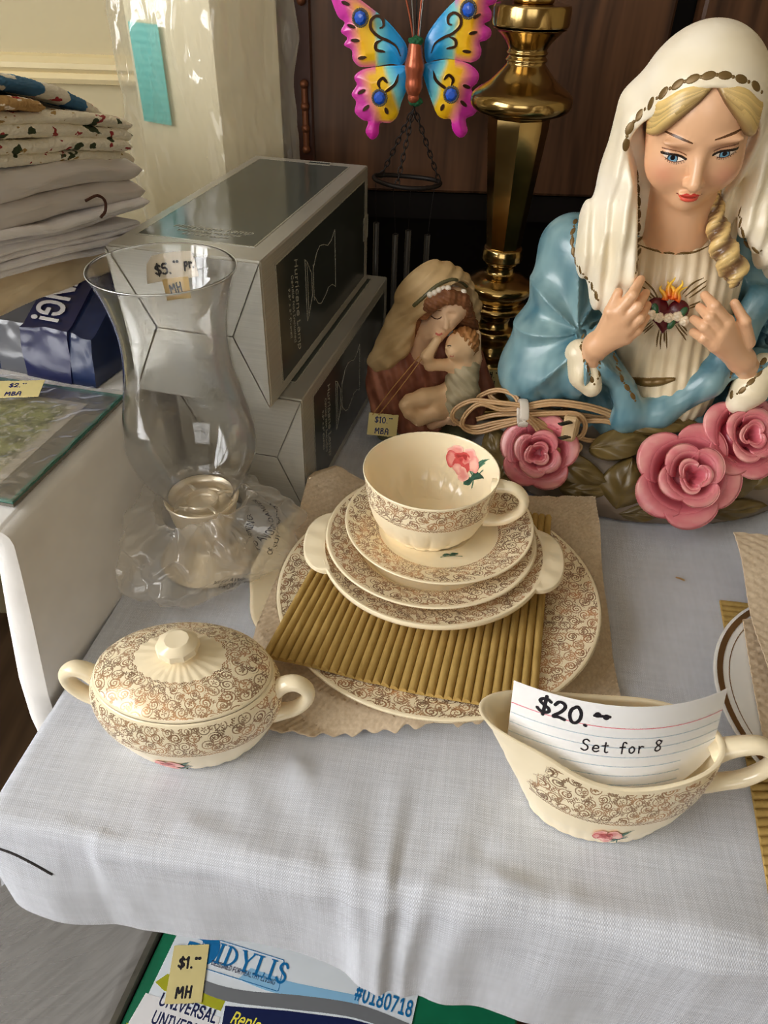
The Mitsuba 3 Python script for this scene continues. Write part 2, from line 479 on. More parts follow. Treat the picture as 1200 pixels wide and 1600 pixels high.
# ------------------------------------------------------------------ dark wooden cabinet behind the table
CY = 0.92
cab = thing('cabinet', 'dark brown wooden cabinet standing behind the brass lamp and statues', 'cabinet')
xl = at(435, 100, CY)[0]
part(cab, 'stile', box(.036, .05, 1.30, (xl + .018, CY + .025, .19 + .65), .002), 'cabinet_red_wood', label='reddish brown side strip')
xs = at(484, 150, CY)[0]; xe = at(1050, 60, CY)[0]; xf2 = at(1092, 60, CY)[0]
part(cab, 'panel', box(xe - xs, .03, 1.30, ((xs + xe) / 2, CY + .02, .19 + .65), .003), 'cabinet_wood')
part(cab, 'panel', box(.75, .03, 1.30, (xf2 + .375, CY + .02, .185 + .65), .003), 'cabinet_wood')
part(cab, 'recess', box(xf2 - xe + .02, .02, 1.30, ((xe + xf2) / 2, CY + .05, .19 + .65)), 'cabinet_shade_black', label='near black sheet with the shade between the two panels painted in')
part(cab, 'side_panel', box(.75 + xf2 - xl, .02, 1.30, ((xl + xf2 + .75) / 2, CY + .16, .19 + .65)), 'cabinet_shade_black')
part(cab, 'base', box(.75 + xf2 - xl, .02, .95, ((xl + xf2 + .75) / 2, CY + .12, .205 - .475)), 'cabinet_shade_black', label='near black board with the shade below the panels painted in')
part(cab, 'bottom_rail', box(.75 + xf2 - xl, .10, .03, ((xl + xf2 + .75) / 2, CY + .065, .172)), 'cabinet_shade_black')
# old hinge on the seam of the stile
mat('old_copper', lin(120, 74, 50), 0.45, metal=0.7)
hx = at(478, 190, CY)[0]
for za, zb in ((.30, .235), (.43, .375)):
    hg = [tube(np.array([[hx, CY - .004, z] for z in np.linspace(za, zb, 4)]), .0035, 10)]
    for z in np.linspace(za, zb, 4): hg.append(xf(trimesh.creation.icosphere(2, .0047), t=(hx, CY - .005, z)))
    part(cab, 'hinge', cat_(hg), 'old_copper', 30)
# ------------------------------------------------------------------ table and its cloth
TA = -0.14                                     # turn of the table about z
TU = np.array([math.cos(TA), math.sin(TA), 0]); TV = np.array([-math.sin(TA), math.cos(TA), 0])
TC = np.array([-0.232, 0.243, 0.0])            # front left corner of the table top
def tab(s, t, z=0.0): return TC + TU * s + TV * t + np.array([0, 0, z])

mat('table_wood', lin(120, 95, 70), 0.5)
tb = thing('table', 'table under the white cloth holding the china set', 'table')
part(tb, 'table_top', xf(box(1.20, .72, .022, (.60 + .002, .36 + .002, -.0145), .004), TA, TC), 'table_wood')
for s, t in ((.10, .40), (1.10, .40), (.10, .66), (1.10, .66)):
    part(tb, 'leg', xf(box(.04, .04, .7145, (s, t, -.0255 - .35725), .004), TA, TC), 'table_wood')

def _weave(p, n, uv):
    x, y = uv.x * 1000, uv.y * 1000            # millimetres along the two threads
    wob = 0.35 * mikit.noise(x * 0.13, y * 0.13)
    a = dr.sin(2 * PI * (x / 1.45 + wob)); b = dr.sin(2 * PI * (y / 1.50 + wob))
    slub = mikit.noise(x * 0.9, y * 0.06) * 0.5 + mikit.noise(x * 0.05 + 9, y * 1.0) * 0.5
    return a * b * 0.5, (dr.maximum(a, b) * 0.5 + 0.5), slub
def _cloth_col(p, n, uv):
    ab, m, slub = _weave(p, n, uv)
    t = dr.clip(0.52 + 0.62 * ab + 0.30 * (slub - 0.5) + 0.2 * (m - 0.5), 0, 1)
    return mikit.mix(lin(140, 143, 151), lin(227, 231, 240), t)
mat('linen', mikit.proc(_cloth_col), 0.85, spec=0.15, sheen=0.3)
scene['linen_bump'] = two({'type': 'bumpmap', 'arbitrary': mikit.proc(lambda p, n, uv: _weave(p, n, uv)[0] + _weave(p, n, uv)[2] * 0.6, eps=1.2e-4),
                           'scale': 0.00016, 'bsdf': {'type': 'principled', 'base_color': mikit.proc(_cloth_col), 'roughness': 0.85, 'specular': 0.15, 'sheen': 0.3}})

CREASES = []
def crease(x0, y0, x1, y1, h, w, z=0.0):
    a, b = at_z(x0, y0), at_z(x1, y1)
    CREASES.append((a[:2], b[:2], h * (1.25 if h > 0 else .8), w))
# gathered folds near the front edge, and long soft folds across the top
for q in ((590, 1450, 640, 1190, .0030, .010), (560, 1440, 540, 1250, .0028, .012), (520, 1420, 600, 1420, .0035, .006), (640, 1420, 760, 1230, .0028, .011),
          (600, 1440, 690, 1330, -.0022, .006), (540, 1400, 470, 1250, -.0018, .010), (700, 1440, 860, 1350, .0030, .012), (620, 1380, 650, 1230, -.0025, .006),
          (300, 1290, 560, 1400, .0022, .014), (150, 1310, 520, 1430, .0028, .010), (120, 1270, 420, 1390, -.0016, .010), (900, 1400, 1180, 1440, .0030, .016),
          (780, 1380, 1100, 1470, .0028, .013), (760, 1330, 960, 1420, -.0016, .012), (470, 1200, 500, 1330, .0022, .014), (380, 1230, 420, 1340, .0016, .014),
          (1010, 850, 1110, 1000, .0018, .012), (960, 870, 1080, 1060, -.0012, .012), (1130, 820, 1020, 960, .0014, .01), (980, 930, 1100, 940, .0012, .006),
          (240, 930, 330, 1010, .002, .012), (180, 1010, 260, 960, .0014, .01), (560, 690, 600, 720, .0012, .01), (700, 1160, 720, 1260, .0016, .012), (880, 1560, 1150, 1480, .003, .014), (700, 1520, 900, 1500, .003, .012)):
    crease(*q)
def creased(P):
    z = np.zeros(P.shape[:-1])
    for a, b, h, w in CREASES:
        ab = b - a; L = ab @ ab
        t = ((P[..., :2] - a) @ ab) / L
        tc = np.clip(t, 0, 1)
        d = np.linalg.norm(P[..., :2] - a - tc[..., None] * ab, axis=-1)
        w2 = w * (0.6 + 0.7 * np.clip(t, 0, 1))
        z += h * np.exp(-(d / w2) ** 2) * (1 - 0.5 * np.clip(t, 0, 1))
    return z

ss = np.r_[np.linspace(-.10, .02, 70), np.linspace(.02, .62, 560)[1:], np.linspace(.62, 1.20, 60)[1:]]
tt = np.r_[np.linspace(-.100, .02, 110), np.linspace(.02, .22, 190)[1:], np.linspace(.22, .76, 200)[1:]]
S_, T_ = np.meshgrid(ss, tt)
hem = -.106 - .16 * np.clip(S_ - .16, 0, .5) - .002 * np.sin(S_ * 13 + 1.0) - .0015 * np.sin(S_ * 31)
Tq = np.where(T_ < 0, T_ * (hem / -.100), T_)
Sq = np.where(S_ < 0, S_ * (.06 + .94 * np.clip((.075 - T_) / .05, 0, 1)), S_)
R_ = .012
def bend(a):
    """Arc length past the edge -> (run, drop)."""
    b = np.maximum(-a, 0)
    th = np.minimum(b / R_, PI / 2)
    run = np.where(a >= 0, a, -R_ * np.sin(th))
    drop = np.where(a >= 0, 0, R_ * (1 - np.cos(th)) + np.maximum(b - R_ * PI / 2, 0))
    return run, drop
rs, dsx = bend(Sq - .004); rt, dtx = bend(Tq)
both = np.hypot(dsx, dtx)
dropz = np.where((dsx > 0) & (dtx > 0), np.maximum(dsx, dtx) * .55 + both * .45, dsx + dtx)
flare = np.where(dtx > R_, (.004 * np.sin(S_ * 23 + .8) + .0025 * np.sin(S_ * 57) + .003) * np.clip((dtx - R_) / .05, 0, 1), 0)
flare += np.where((dsx > 0) & (dtx > 0), -.25 * np.minimum(dsx, dtx), 0)
P = TC + TU * (rs[..., None] - np.where((dsx > 0) & (dtx > 0), .25 * np.minimum(dsx, dtx), 0)[..., None]) + TV * (rt - np.maximum(flare, -.012))[..., None]
P[..., 2] = -dropz
bump = creased(P) + .0035 * (np_noise(np.stack([S_, T_, S_ * 0], -1), 14, 3, 2) - .5) + .0012 * (np_noise(np.stack([S_, T_ * .4, S_ * 0], -1), 60, 4, 2) - .5)
under = np.clip((T_ - .09) / .04, 0, 1) * np.clip((.40 - np.abs(S_ - .30)) / .1, 0, 1)         # flat where the china stands
flat = np.ones_like(S_)
for cx, cy, r in ((.037, .435, .15), (-.124, .317, .05), (.145, .258, .045), (-.153, .497, .05), (.29, .64, .16), (.04, .67, .06), (.12, .77, .05), (-.12, .68, .11), (.31, .38, .10)):
    d = np.hypot(P[..., 0] - cx, P[..., 1] - cy)
    flat = np.minimum(flat, np.clip((d - r) / .035, 0, 1))
flat = flat * flat * (3 - 2 * flat)
back = np.clip((T_ - .5) / .1, 0, 1)
P[..., 2] += np.clip(1 - (dtx + dsx) / .010, 0, 1) * (np.maximum(bump, -.0015) * flat * (1 - .8 * back)) 
P[..., 1] -= np.clip(dtx / .012, 0, 1) * np.clip(1 - dsx / .01, 0, 1) * np.maximum(bump, -.002) * 1.1
P[..., 2] -= .0012
v, q = grid_mesh(P)
single('tablecloth', (v, q), 'linen_bump', 'white woven linen tablecloth with gathered wrinkles along its front edge under the china', 'tablecloth', True, uv=np.stack([S_.ravel(), T_.ravel()], 1))
# a bit of straw and a dark thread on the cloth
mat('straw', lin(150, 110, 60), 0.7)
a = at_z(1056, 902, .0012); b = at_z(1070, 907, .0012)
single('straw_bit', tube(np.array([a, (a + b) / 2 + [0, 0, .0004], b]), .0007, 6), 'straw', 'tiny brown straw bit lying on the bare cloth below the statue base', 'straw')
mat('dark_thread', lin(40, 36, 34), 0.8)
cl_ = trimesh.Trimesh(*meshkit.WRITTEN[scene['tablecloth']['filename']][:2], process=False)
tp2 = spline(np.array([(-14, 1322), (20, 1334), (50, 1349), (82, 1367)], float), 30)
hp_, hn_, ok_ = hit(cl_, np.array([at(x, y, .225) for x, y in tp2]))
wd_ = (CAM - hp_); wd_ /= np.linalg.norm(wd_, axis=1, keepdims=True)
single('loose_thread', tube(hp_[ok_] + wd_[ok_] * .0012, .0007, 6), 'dark_thread', 'dark loose thread hanging at the left front corner of the tablecloth', 'thread', True)
# ------------------------------------------------------------------ china with gold filigree print
CREAM = lin(236, 222, 190)
mat('cream_glaze', CREAM, 0.12, spec=0.5, clearcoat=0.5, clearcoat_gloss=0.95)


def filigree(x, y):
    """Scrolls, sprigs and small flowers in millimetres; y = 0 is the band's inner edge. Returns the gold cover 0..1."""
    S = mikit.smoothstep
    out = mi.Float(0)
    # curling scrolls in a staggered lattice
    for (sx, sy, ox, oy, seed, k0) in ((9.6, 9.0, 0.0, 0.0, 3, 1.0), (9.6, 9.0, 4.8, 4.5, 11, 0.9)):
        X, Y = x / sx + ox / sx, y / sy + oy / sy
        cx, cy = dr.floor(X), dr.floor(Y)
        r1, r2 = mikit.cell_rand(cx, cy, seed), mikit.cell_rand(cx, cy, seed + 1)
        lx = (X - cx - 0.5 + 0.24 * (r1 - 0.5)) * sx; ly = (Y - cy - 0.5 + 0.24 * (r2 - 0.5)) * sy
        lx = dr.select(r1 > 0.5, lx, -lx)
        rad = dr.sqrt(lx * lx + ly * ly) + 1e-4
        ang = dr.atan2(ly, lx) + 6.28 * r2
        turn = rad / 1.5 - ang / (2 * PI)
        fr = dr.abs(turn - dr.floor(turn + 0.5))
        w = 0.09 + 0.12 * (0.5 + 0.5 * dr.cos(ang * 1.0 - rad * 0.6))
        scroll = (1 - S(w, w + 0.07, fr)) * (1 - S(3.1, 3.6, rad)) * S(0.15, 0.4, rad)
        # five petalled flower instead of the scroll in a third of the cells
        pet = 1.75 * (0.62 + 0.38 * dr.cos(5 * ang))
        flower = (1 - S(pet - 0.25, pet + 0.05, rad)) * S(0.40, 0.55, rad) + (1 - S(0.2, 0.34, rad))
        ring = (1 - S(0.20, 0.38, dr.abs(rad - 2.7))) 
        r3 = mikit.cell_rand(cx, cy, seed + 5)
        out = dr.maximum(out, dr.select(r3 > 0.45, scroll, dr.maximum(flower, ring * 0.9)) * k0)
    # sprigs: crooked stems with paired leaves
    for (sx, sy, a0, seed) in ((6.6, 5.2, 0.6, 21), (5.6, 6.8, 2.1, 31)):
        c, s = math.cos(a0), math.sin(a0)
        X0 = x * c + y * s; Y0 = y * c - x * s
        Y0 = Y0 + 0.9 * dr.sin(X0 * 0.95)
        X, Y = X0 / sx, Y0 / sy
        cx, cy = dr.floor(X), dr.floor(Y)
        r = mikit.cell_rand(cx, cy, seed)
        lx, ly = (X - cx - 0.5) * sx, (Y - cy - 0.5) * sy
        stem = (1 - S(0.15, 0.29, dr.abs(ly - 0.3 * (r - 0.5)))) * (1 - S(sx * 0.38, sx * 0.46, dr.abs(lx)))
        lp = lx / 1.15; lc = dr.floor(lp); lq = (lp - lc - 0.5) * 1.15
        leaf = 1 - S(0.75, 1.05, dr.square((lq - 0.25 * dr.abs(ly)) / 0.33) + dr.square((dr.abs(ly) - 0.62) / 0.48))
        leaf = leaf * (1 - S(sx * 0.40, sx * 0.48, dr.abs(lx)))
        out = dr.maximum(out, dr.maximum(stem, leaf) * dr.select(r > 0.22, 0.95, 0.0))
    # dots
    out = out * 0.92
    X, Y = x / 2.3, y / 2.3
    cx, cy = dr.floor(X), dr.floor(Y)
    dx = (X - cx - 0.25 - 0.5 * mikit.cell_rand(cx, cy, 41)) * 2.3; dy = (Y - cy - 0.25 - 0.5 * mikit.cell_rand(cx, cy, 42)) * 2.3
    out = dr.maximum(out, 0.0 * (1 - S(0.22, 0.36, dr.sqrt(dx * dx + dy * dy))))
    # braid along the inner edge
    yb = y - 0.9
    br = dr.minimum(dr.abs(yb - 0.55 * dr.sin(x * 1.55)), dr.abs(yb + 0.55 * dr.sin(x * 1.55)))
    braid = (1 - S(0.14, 0.30, br)) 
    out = dr.select(y < 1.9, braid, out)
    return out * dr.select(y > 0.05, 1.0, 0.0)


def _gold_cover(p, n, uv):
    return dr.clip(filigree(uv.x / 1.4, uv.y / 1.4), 0, 1)
scene['gold_print'] = two({'type': 'principled', 'base_color': mikit.proc(lambda p, n, uv: mikit.mix(lin(112, 76, 46), lin(200, 144, 92), mikit.noise(uv.x * 0.12, uv.y * 0.15))), 'metallic': 0.7, 'roughness': 0.28})
scene['chintz'] = {'type': 'blendbsdf', 'weight': mikit.proc(_gold_cover), 'bsdf_0': ref('cream_glaze'), 'bsdf_1': ref('gold_print')}


def lathe_bands(prof, n, bands, rfun=None, Rm=None, ends=False):
    """A lathed body cut into meshes: [(mesh, uv, printed)] for profile index runs; bands = [(i0, i1, reverse)]."""
    v, q, s, phi = lathe(prof, n, rfun)
    k = len(prof)
    V = v.reshape(k, n + 1, 3)
    out, cuts = [], sorted({0, k - 1, *[b[0] for b in bands], *[b[1] for b in bands]})
    for a, b in zip(cuts[:-1], cuts[1:]):
        hit_ = [x for x in bands if x[0] <= a and b <= x[1]]
        vv, qq = grid_mesh(V[a:b + 1])
        R = Rm or float(np.mean(np.asarray(prof)[a:b + 1, 0]))
        U = np.repeat((phi * R * 1000)[None], b - a + 1, 0)
        vs = (s[a:b + 1] - s[a]) * 1000
        if hit_ and hit_[0][2]: vs = vs[-1] - vs
        W = np.repeat(vs[:, None], n + 1, 1) if hit_ else np.full((b - a + 1, n + 1), -5.0)
        out.append((vv, qq, np.stack([U.ravel(), W.ravel()], 1), bool(hit_)))
    return out


def join_bands(parts):
    V, Q, U, o = [], [], [], 0
    for v, q, uv, _ in parts:
        V.append(v); Q.append(q + o); U.append(uv); o += len(v)
    return np.vstack(V), np.vstack(Q), np.vstack(U)


def prof_spline(pts, n):
    return spline(np.array(pts), n)


def handle_mesh(path, r0, r1=None, flat=(1.0, 1.0), n=44, up=(0, 0, 1)):
    p = spline(np.array(path), n)
    t = np.linspace(0, 1, n)
    r = r0 + ((r1 if r1 is not None else r0) - r0) * np.sin(PI * t)
    return tube(p, r, 18, up=None, flat=flat)


# rose decals: petals and leaves as flat print in the unit of the decal, laid on a surface by a function
def petal(cx, cy, rx, ry, a, wob=0.12, seed=0, n=26):
    r_ = np.random.default_rng(seed); ph = r_.uniform(0, 6.28, 3)
    t = np.linspace(0, 2 * PI, n, endpoint=False)
    k = 1 + wob * np.sin(2 * t + ph[0]) * .6 + wob * np.sin(3 * t + ph[1]) + wob * .5 * np.sin(5 * t + ph[2])
    x, y = rx * k * np.cos(t), ry * k * np.sin(t)
    return Polygon(np.stack([cx + x * math.cos(a) - y * math.sin(a), cy + x * math.sin(a) + y * math.cos(a)], 1)).buffer(0)


def leaf_poly(x0, y0, x1, y1, w):
    t = np.linspace(0, 1, 14)
    a, b = np.array([x0, y0]), np.array([x1, y1]); d = b - a; nrm = np.array([-d[1], d[0]])
    nrm /= np.linalg.norm(nrm)
    c = a + t[:, None] * d + (np.sin(t * PI) * .12 * np.linalg.norm(d))[:, None] * nrm
    h = w * np.sin(t ** 0.8 * PI) * (1 + .12 * np.sin(t * 40))
    return Polygon(np.vstack([c + h[:, None] * nrm, (c - h[:, None] * nrm)[::-1]])).buffer(0)


mat('decal_print', VC, 0.25, spec=0.5)
RED, PINK, PALE, DEEP = lin(200, 82, 82), lin(226, 146, 140), lin(240, 190, 176), lin(160, 52, 54)
GREEN, GREEN2, LEAFP = lin(46, 92, 78), lin(92, 134, 112), lin(32, 62, 54)
# (polygon, inner colour, rim colour, layer); flower about one unit across, centre at the origin
ROSE = [(petal(-.42, .42, .36, .30, .6, seed=1), PINK, PALE), (petal(.30, .46, .40, .34, -.4, seed=2), PINK, PALE), (petal(-.50, -.02, .36, .42, .2, seed=3), PINK, RED),
        (petal(.52, .10, .32, .40, 0, seed=4), PALE, PINK), (petal(-.05, -.16, .46, .42, .3, seed=5), RED, RED), (petal(.12, -.60, .30, .34, .2, seed=6), PINK, PALE),
        (petal(-.22, -.44, .22, .26, .4, seed=7), PALE, PINK), (petal(-.10, .22, .34, .28, .5, seed=8), DEEP, RED), (petal(.08, .16, .20, .22, .1, seed=9), RED, PINK), (petal(-.16, .06, .18, .12, .9, seed=10), DEEP, RED), (petal(.02, .28, .10, .14, .3, seed=12), DEEP, DEEP)]
LEAVES = [(leaf_poly(.55, -.35, 1.15, .62, .15), GREEN, GREEN2), (leaf_poly(.62, -.5, 1.30, .95, .10), GREEN2, GREEN), (leaf_poly(.55, -.62, 1.32, -.10, .17), GREEN, LEAFP),
          (leaf_poly(.70, -.50, .10, -1.0, .17), LEAFP, GREEN), (leaf_poly(.60, -.30, .40, .10, .12), GREEN, GREEN2), (LineString([(.35, -.25), (.72, -.5), (.9, -1.1)]).buffer(.03), GREEN, GREEN), (LineString([(.72, -.5), (1.1, .2)]).buffer(.02), GREEN, GREEN)]


def decal(items, scale, put, lift=0.00012, step=0.07):
    """Lays the coloured shapes on a surface; put(x, y, lift) -> points."""
    V, Fc, C, o = [], [], [], 0
    for k, (poly, c0, c1) in enumerate(items):
        for g in getattr(poly, 'geoms', [poly]):
            p, t = dense_poly(g, step)
            d = shapely.distance(shapely.points(p), g.exterior)
            w = np.clip(d / 0.16, 0, 1)[:, None]
            nz = meshkit.noise(np.c_[p * 9, np.full(len(p), k)])[:, None]
            w = np.clip(w * 1.2 - .3 * nz, 0, 1)
            V.append(put(p[:, 0] * scale, p[:, 1] * scale, lift * (1 + .25 * k))); Fc.append(t + o); o += len(p)
            C.append(np.array(c1) * (1 - w) + np.array(c0) * w)
    return trimesh.Trimesh(np.vstack(V), np.vstack(Fc), process=False), np.vstack(C)


def flute(nf, amp, z0, z1, prof):
    """Panels pressed into the lower wall of a piece."""
    prof = np.asarray(prof)
    def f(phi, i):
        w = np.clip((z1 - prof[i, 1]) / (z1 - z0), 0, 1)
        w = w * w * (3 - 2 * w)
        return 1 - amp * w * (1 - np.abs(np.cos(phi * nf / 2)) ** .6 * 1.0) 
    return f


def moved(v, c, rz=0.0):
    c_, s_ = math.cos(rz), math.sin(rz)
    M = np.array([[c_, -s_, 0], [s_, c_, 0], [0, 0, 1]])
    return v @ M.T + np.asarray(c)


PLY = .4480
# ---- plain cream platter under the paper towel
pp = prof_spline([(0, .006), (.06, .006), (.092, .0055), (.105, .008), (.125, .0115), (.1415, .0145), (.1432, .0138), (.142, .0122), (.124, .0088), (.104, .004), (.088, .0015), (.080, .0), (.076, .0015), (0, .003)], 90)
v, q, s_, ph_ = lathe(pp, 200, lambda p, i: 1 + .006 * np.clip((pp[i, 0] - .11) / .03, 0, 1) * np.cos(p * 18))
v = v * [.995, .995, .9]
single('platter', (moved(v, (.0340, PLY, .0)), q), 'cream_glaze', 'plain cream china platter lying at the bottom under the brown paper towel', 'platter', True)

# ---- dinner plate with a broad printed rim
DP = (.0441, .4201, 0)
dp = prof_spline([(0, .0215), (.060, .0215), (.073, .0225), (.080, .0250), (.100, .0275), (.1225, .0302), (.1245, .0302), (.1240, .0286), (.100, .0252), (.078, .0205), (.066, .0180), (.062, .0168), (.058, .0180), (0, .0190)], 110)
i0 = int(np.argmin(np.abs(dp[:60, 0] - .0755))); i1 = int(np.argmax(dp[:, 0]))
while dp[i1, 0] > .1232: i1 -= 1
dv, dq, du = join_bands(lathe_bands(dp, 220, [(i0, i1, False)], Rm=.100))
single('dinner_plate', (moved(dv, DP), dq), 'chintz', 'largest cream dinner plate with gold filigree rim, under the corrugated cardboard', 'plate', True, uv=du)

# ---- lugged plate on the cardboard (two grips)
LP = (.0397, .4423, 0)
lp = prof_spline([(0, .0405), (.050, .0405), (.058, .0430), (.066, .0480), (.086, .0548), (.0876, .0552), (.0880, .0535), (.0868, .0505), (.066, .0425), (.054, .0378), (.050, .0360), (.047, .0378), (0, .0385)], 100)
i0 = int(np.argmin(np.abs(lp[:50, 0] - .061))); i1 = int(np.argmax(lp[:, 0]))
while lp[i1, 0] > .0868: i1 -= 1
lv, lq, lu = join_bands(lathe_bands(lp, 200, [(i0, i1, False)], Rm=.078))
lug = thing('lug_plate', 'cream plate with two lug grips and gold filigree rim, resting on the corrugated cardboard', 'plate')
part(lug, 'plate_body', (moved(lv, LP), lq), 'chintz', True, uv=lu)
for a0 in (PI - .02, -.16):
    aa = np.linspace(-.42, .42, 41); rr = np.linspace(0, 1, 12)
    A, Rr = np.meshgrid(aa, rr)
    ext = .0150 * np.clip(1 - (np.abs(A) / .42) ** 3.2, 0, 1) ** .75
    rad = .0850 + (ext + .002) * Rr
    zt = .0553 - .0015 * Rr ** 2 + .0010 * np.cos(A * 30) * Rr * (1 - Rr) * 2
    top = np.stack([rad * np.cos(A + a0), rad * np.sin(A + a0), zt], -1)
    bot = top - [0, 0, .0034]
    loop = np.concatenate([top, bot[::-1]], 0)
    vq = grid_mesh(np.concatenate([loop, loop[:1]], 0))
    part(lug, 'grip', (moved(vq[0], LP), vq[1]), 'cream_glaze', 50, label='plain cream fluted grip')

# ---- bread plate
BP = (.0376, .4484, 0)
bp = prof_spline([(0, .0468), (.046, .0468), (.053, .0485), (.060, .0540), (.0800, .0600), (.0815, .0602), (.0812, .0588), (.060, .0518), (.050, .0450), (.046, .0432), (.043, .0448), (0, .0450)], 100)
i0 = int(np.argmin(np.abs(bp[:50, 0] - .0565))); i1 = int(np.argmax(bp[:, 0]))
while bp[i1, 0] > .0806: i1 -= 1
bv, bq, bu = join_bands(lathe_bands(bp, 200, [(i0, i1, False)], Rm=.070))
single('bread_plate', (moved(bv + [0, 0, .0006], BP), bq), 'chintz', 'cream bread plate with gold filigree rim, between the saucer and the lugged plate', 'plate', True, uv=bu)

# ---- saucer
SC = (.0439, .4578, 0)
sp = prof_spline([(0, .0560), (.024, .0560), (.026, .0575), (.029, .0572), (.040, .0580), (.048, .0592), (.060, .0640), (.0728, .0680), (.0741, .0681), (.0738, .0667), (.060, .0615), (.042, .0555), (.036, .0545), (.033, .0530), (.030, .0545), (0, .0550)], 110)
i0 = int(np.argmin(np.abs(sp[:60, 0] - .0475))); i1 = int(np.argmax(sp[:, 0]))
while sp[i1, 0] > .0733: i1 -= 1
sv, sq, su = join_bands(lathe_bands(sp, 200, [(i0, i1, False)], Rm=.062))
sau = thing('saucer', 'cream saucer with gold filigree rim directly under the tea cup', 'saucer')
part(sau, 'saucer_body', (moved(sv, SC), sq), 'chintz', True, uv=su)
c0 = at_z(703, 866, .0600)
dm, dc = decal([(leaf_poly(-.7, .1, .2, .3, .18), GREEN, LEAFP), (leaf_poly(.0, .1, .9, .5, .22), LEAFP, GREEN), (LineString([(-.9, -.2), (.2, .1), (1.2, .0)]).buffer(.04), GREEN, GREEN)], .008,
               lambda x, y, h: np.stack([c0[0] + x, c0[1] + y * .9, .0586 + h + np.interp(np.hypot(c0[0] + x - SC[0], c0[1] + y * .9 - SC[1]), [.029, .040, .048], [-.0010, -.0003, .0009])], 1))
part(sau, 'leaf_decal', dm, 'decal_print', True, color=dc, label='printed green leaves')

# ---- tea cup
CC = (.0350, .4620, .0580)
cp = prof_spline([(.0, .0030), (.022, .0030), (.0285, .0022), (.0305, .0), (.0325, .0), (.0335, .0025), (.0372, .0055), (.0425, .0120), (.0464, .0220), (.0490, .0340), (.0506, .0465), (.0520, .0547), (.0516, .0555), (.0508, .0548), (.0490, .0450), (.0470, .0330), (.0432, .0220), (.0375, .0125), (.030, .0070), (.022, .0056), (.010, .0054), (0, .0054)], 150)
zt = cp[:, 1]; io = int(np.argmax(zt))
i0 = int(np.argmin(np.abs(zt[:io] - .0315))); i1 = int(np.argmin(np.abs(zt[:io] - .0530)))
cv, cq, cu = join_bands(lathe_bands(cp, 220, [(i0, i1, False)], flute(18, .040, .004, .034, cp), Rm=.050))
cup = thing('tea_cup', 'cream tea cup with gold band and pink rose inside, on top of the plates', 'cup')
part(cup, 'cup_body', (moved(cv, CC), cq), 'chintz', True, uv=cu)
ha = -.20
def cup_pt(r, z, off=0.0): return np.array([CC[0] + r * math.cos(ha) - off * math.sin(ha), CC[1] + r * math.sin(ha) + off * math.cos(ha), CC[2] + z])
hp = [cup_pt(r, z) for r, z in ((.0470, .0475), (.0540, .0485), (.0640, .0475), (.0715, .0405), (.0715, .0300), (.0650, .0215), (.0560, .0160), (.0440, .0150))]
hm = tube(spline(hp, 50), np.interp(np.linspace(0, 1, 50), [0, .15, .5, .85, 1], [.0062, .0050, .0044, .0046, .0062]), 20, flat=(.85, 1.15))
part(cup, 'handle', hm, 'cream_glaze', 60)
def cup_in(x, y, h):
    a = 1.12 + x / .046                       # toward the far right inside wall
    z = .0365 + y * .9
    r = np.interp(z, cp[io:, 1][::-1], cp[io:, 0][::-1]) - h
    a = a * -1 + 2.04 
    return np.stack([CC[0] + r * np.cos(a), CC[1] + r * np.sin(a), CC[2] + z], 1)
dm, dc = decal(LEAVES + ROSE, .0185, cup_in)
dm.invert()
part(cup, 'rose_decal', dm, 'decal_print', True, color=dc, label='pink rose with green leaves printed inside')

# ---- covered sugar bowl
SB = (-.1245, .3050, .0012)
SANG, SOV = -.045, .715                            # turn and narrowness of the oval bowl
oval = lambda phi: 1 / np.sqrt(np.cos(phi) ** 2 + (np.sin(phi) / SOV) ** 2)
bp_ = np.array([.975, 1]) * prof_spline([(0, .002), (.035, .002), (.043, .0), (.0465, .0), (.0490, .003), (.0540, .0115), (.0585, .0205), (.0622, .0295), (.0636, .0385), (.0625, .0490), (.0585, .0575), (.0568, .0570), (.0590, .049), (.0605, .040), (.054, .022), (.044, .010), (.030, .006), (0, .006)], 130)
io = int(np.argmax(bp_[:, 1]))
i0 = int(np.argmin(np.abs(bp_[:io, 1] - .0290))); i1 = int(np.argmin(np.abs(bp_[:io, 1] - .0560)))
sbv, sbq, sbu = join_bands(lathe_bands(bp_, 220, [(i0, i1, False)], (lambda g_: lambda phi, i: g_(phi, i) * oval(phi))(flute(20, .03, .004, .026, bp_)), Rm=.054))
sb = thing('sugar_bowl', 'round cream sugar bowl with gold filigree, two handles and a domed knobbed lid', 'sugar bowl')
part(sb, 'bowl_body', (moved(sbv, SB, SANG), sbq), 'chintz', True, uv=sbu)
ld = np.array([.975, 1]) * prof_spline([(0, .0600), (.02, .0600), (.050, .0590), (.0560, .0582), (.0580, .0588), (.0574, .0602), (.0540, .0628), (.0470, .0665), (.0380, .0698), (.0280, .0722), (.0180, .0738), (.0095, .0748), (.0084, .0753), (0, .0756)], 110)
io = int(np.argmax(ld[:, 0]))
i0 = int(np.argmin(np.abs(ld[:, 1] - .0612) + (np.arange(len(ld)) < io))); i1 = int(np.argmin(np.abs(ld[:, 0] - .0285) + (np.arange(len(ld)) < io)))
def lidflute(phi, i):
    w = np.clip((ld[i, 1] - .0695) / .003, 0, 1) * np.clip((.0751 - ld[i, 1]) / .0012, 0, 1)
    return (1 + .035 * w * np.cos(phi * 24)) * oval(phi)
lv, lq, lu = join_bands(lathe_bands(ld, 220, [(i0, i1, True)], lidflute, Rm=.046))
lid = part(sb, 'lid', (moved(lv, SB, SANG), lq), 'chintz', True, uv=lu)
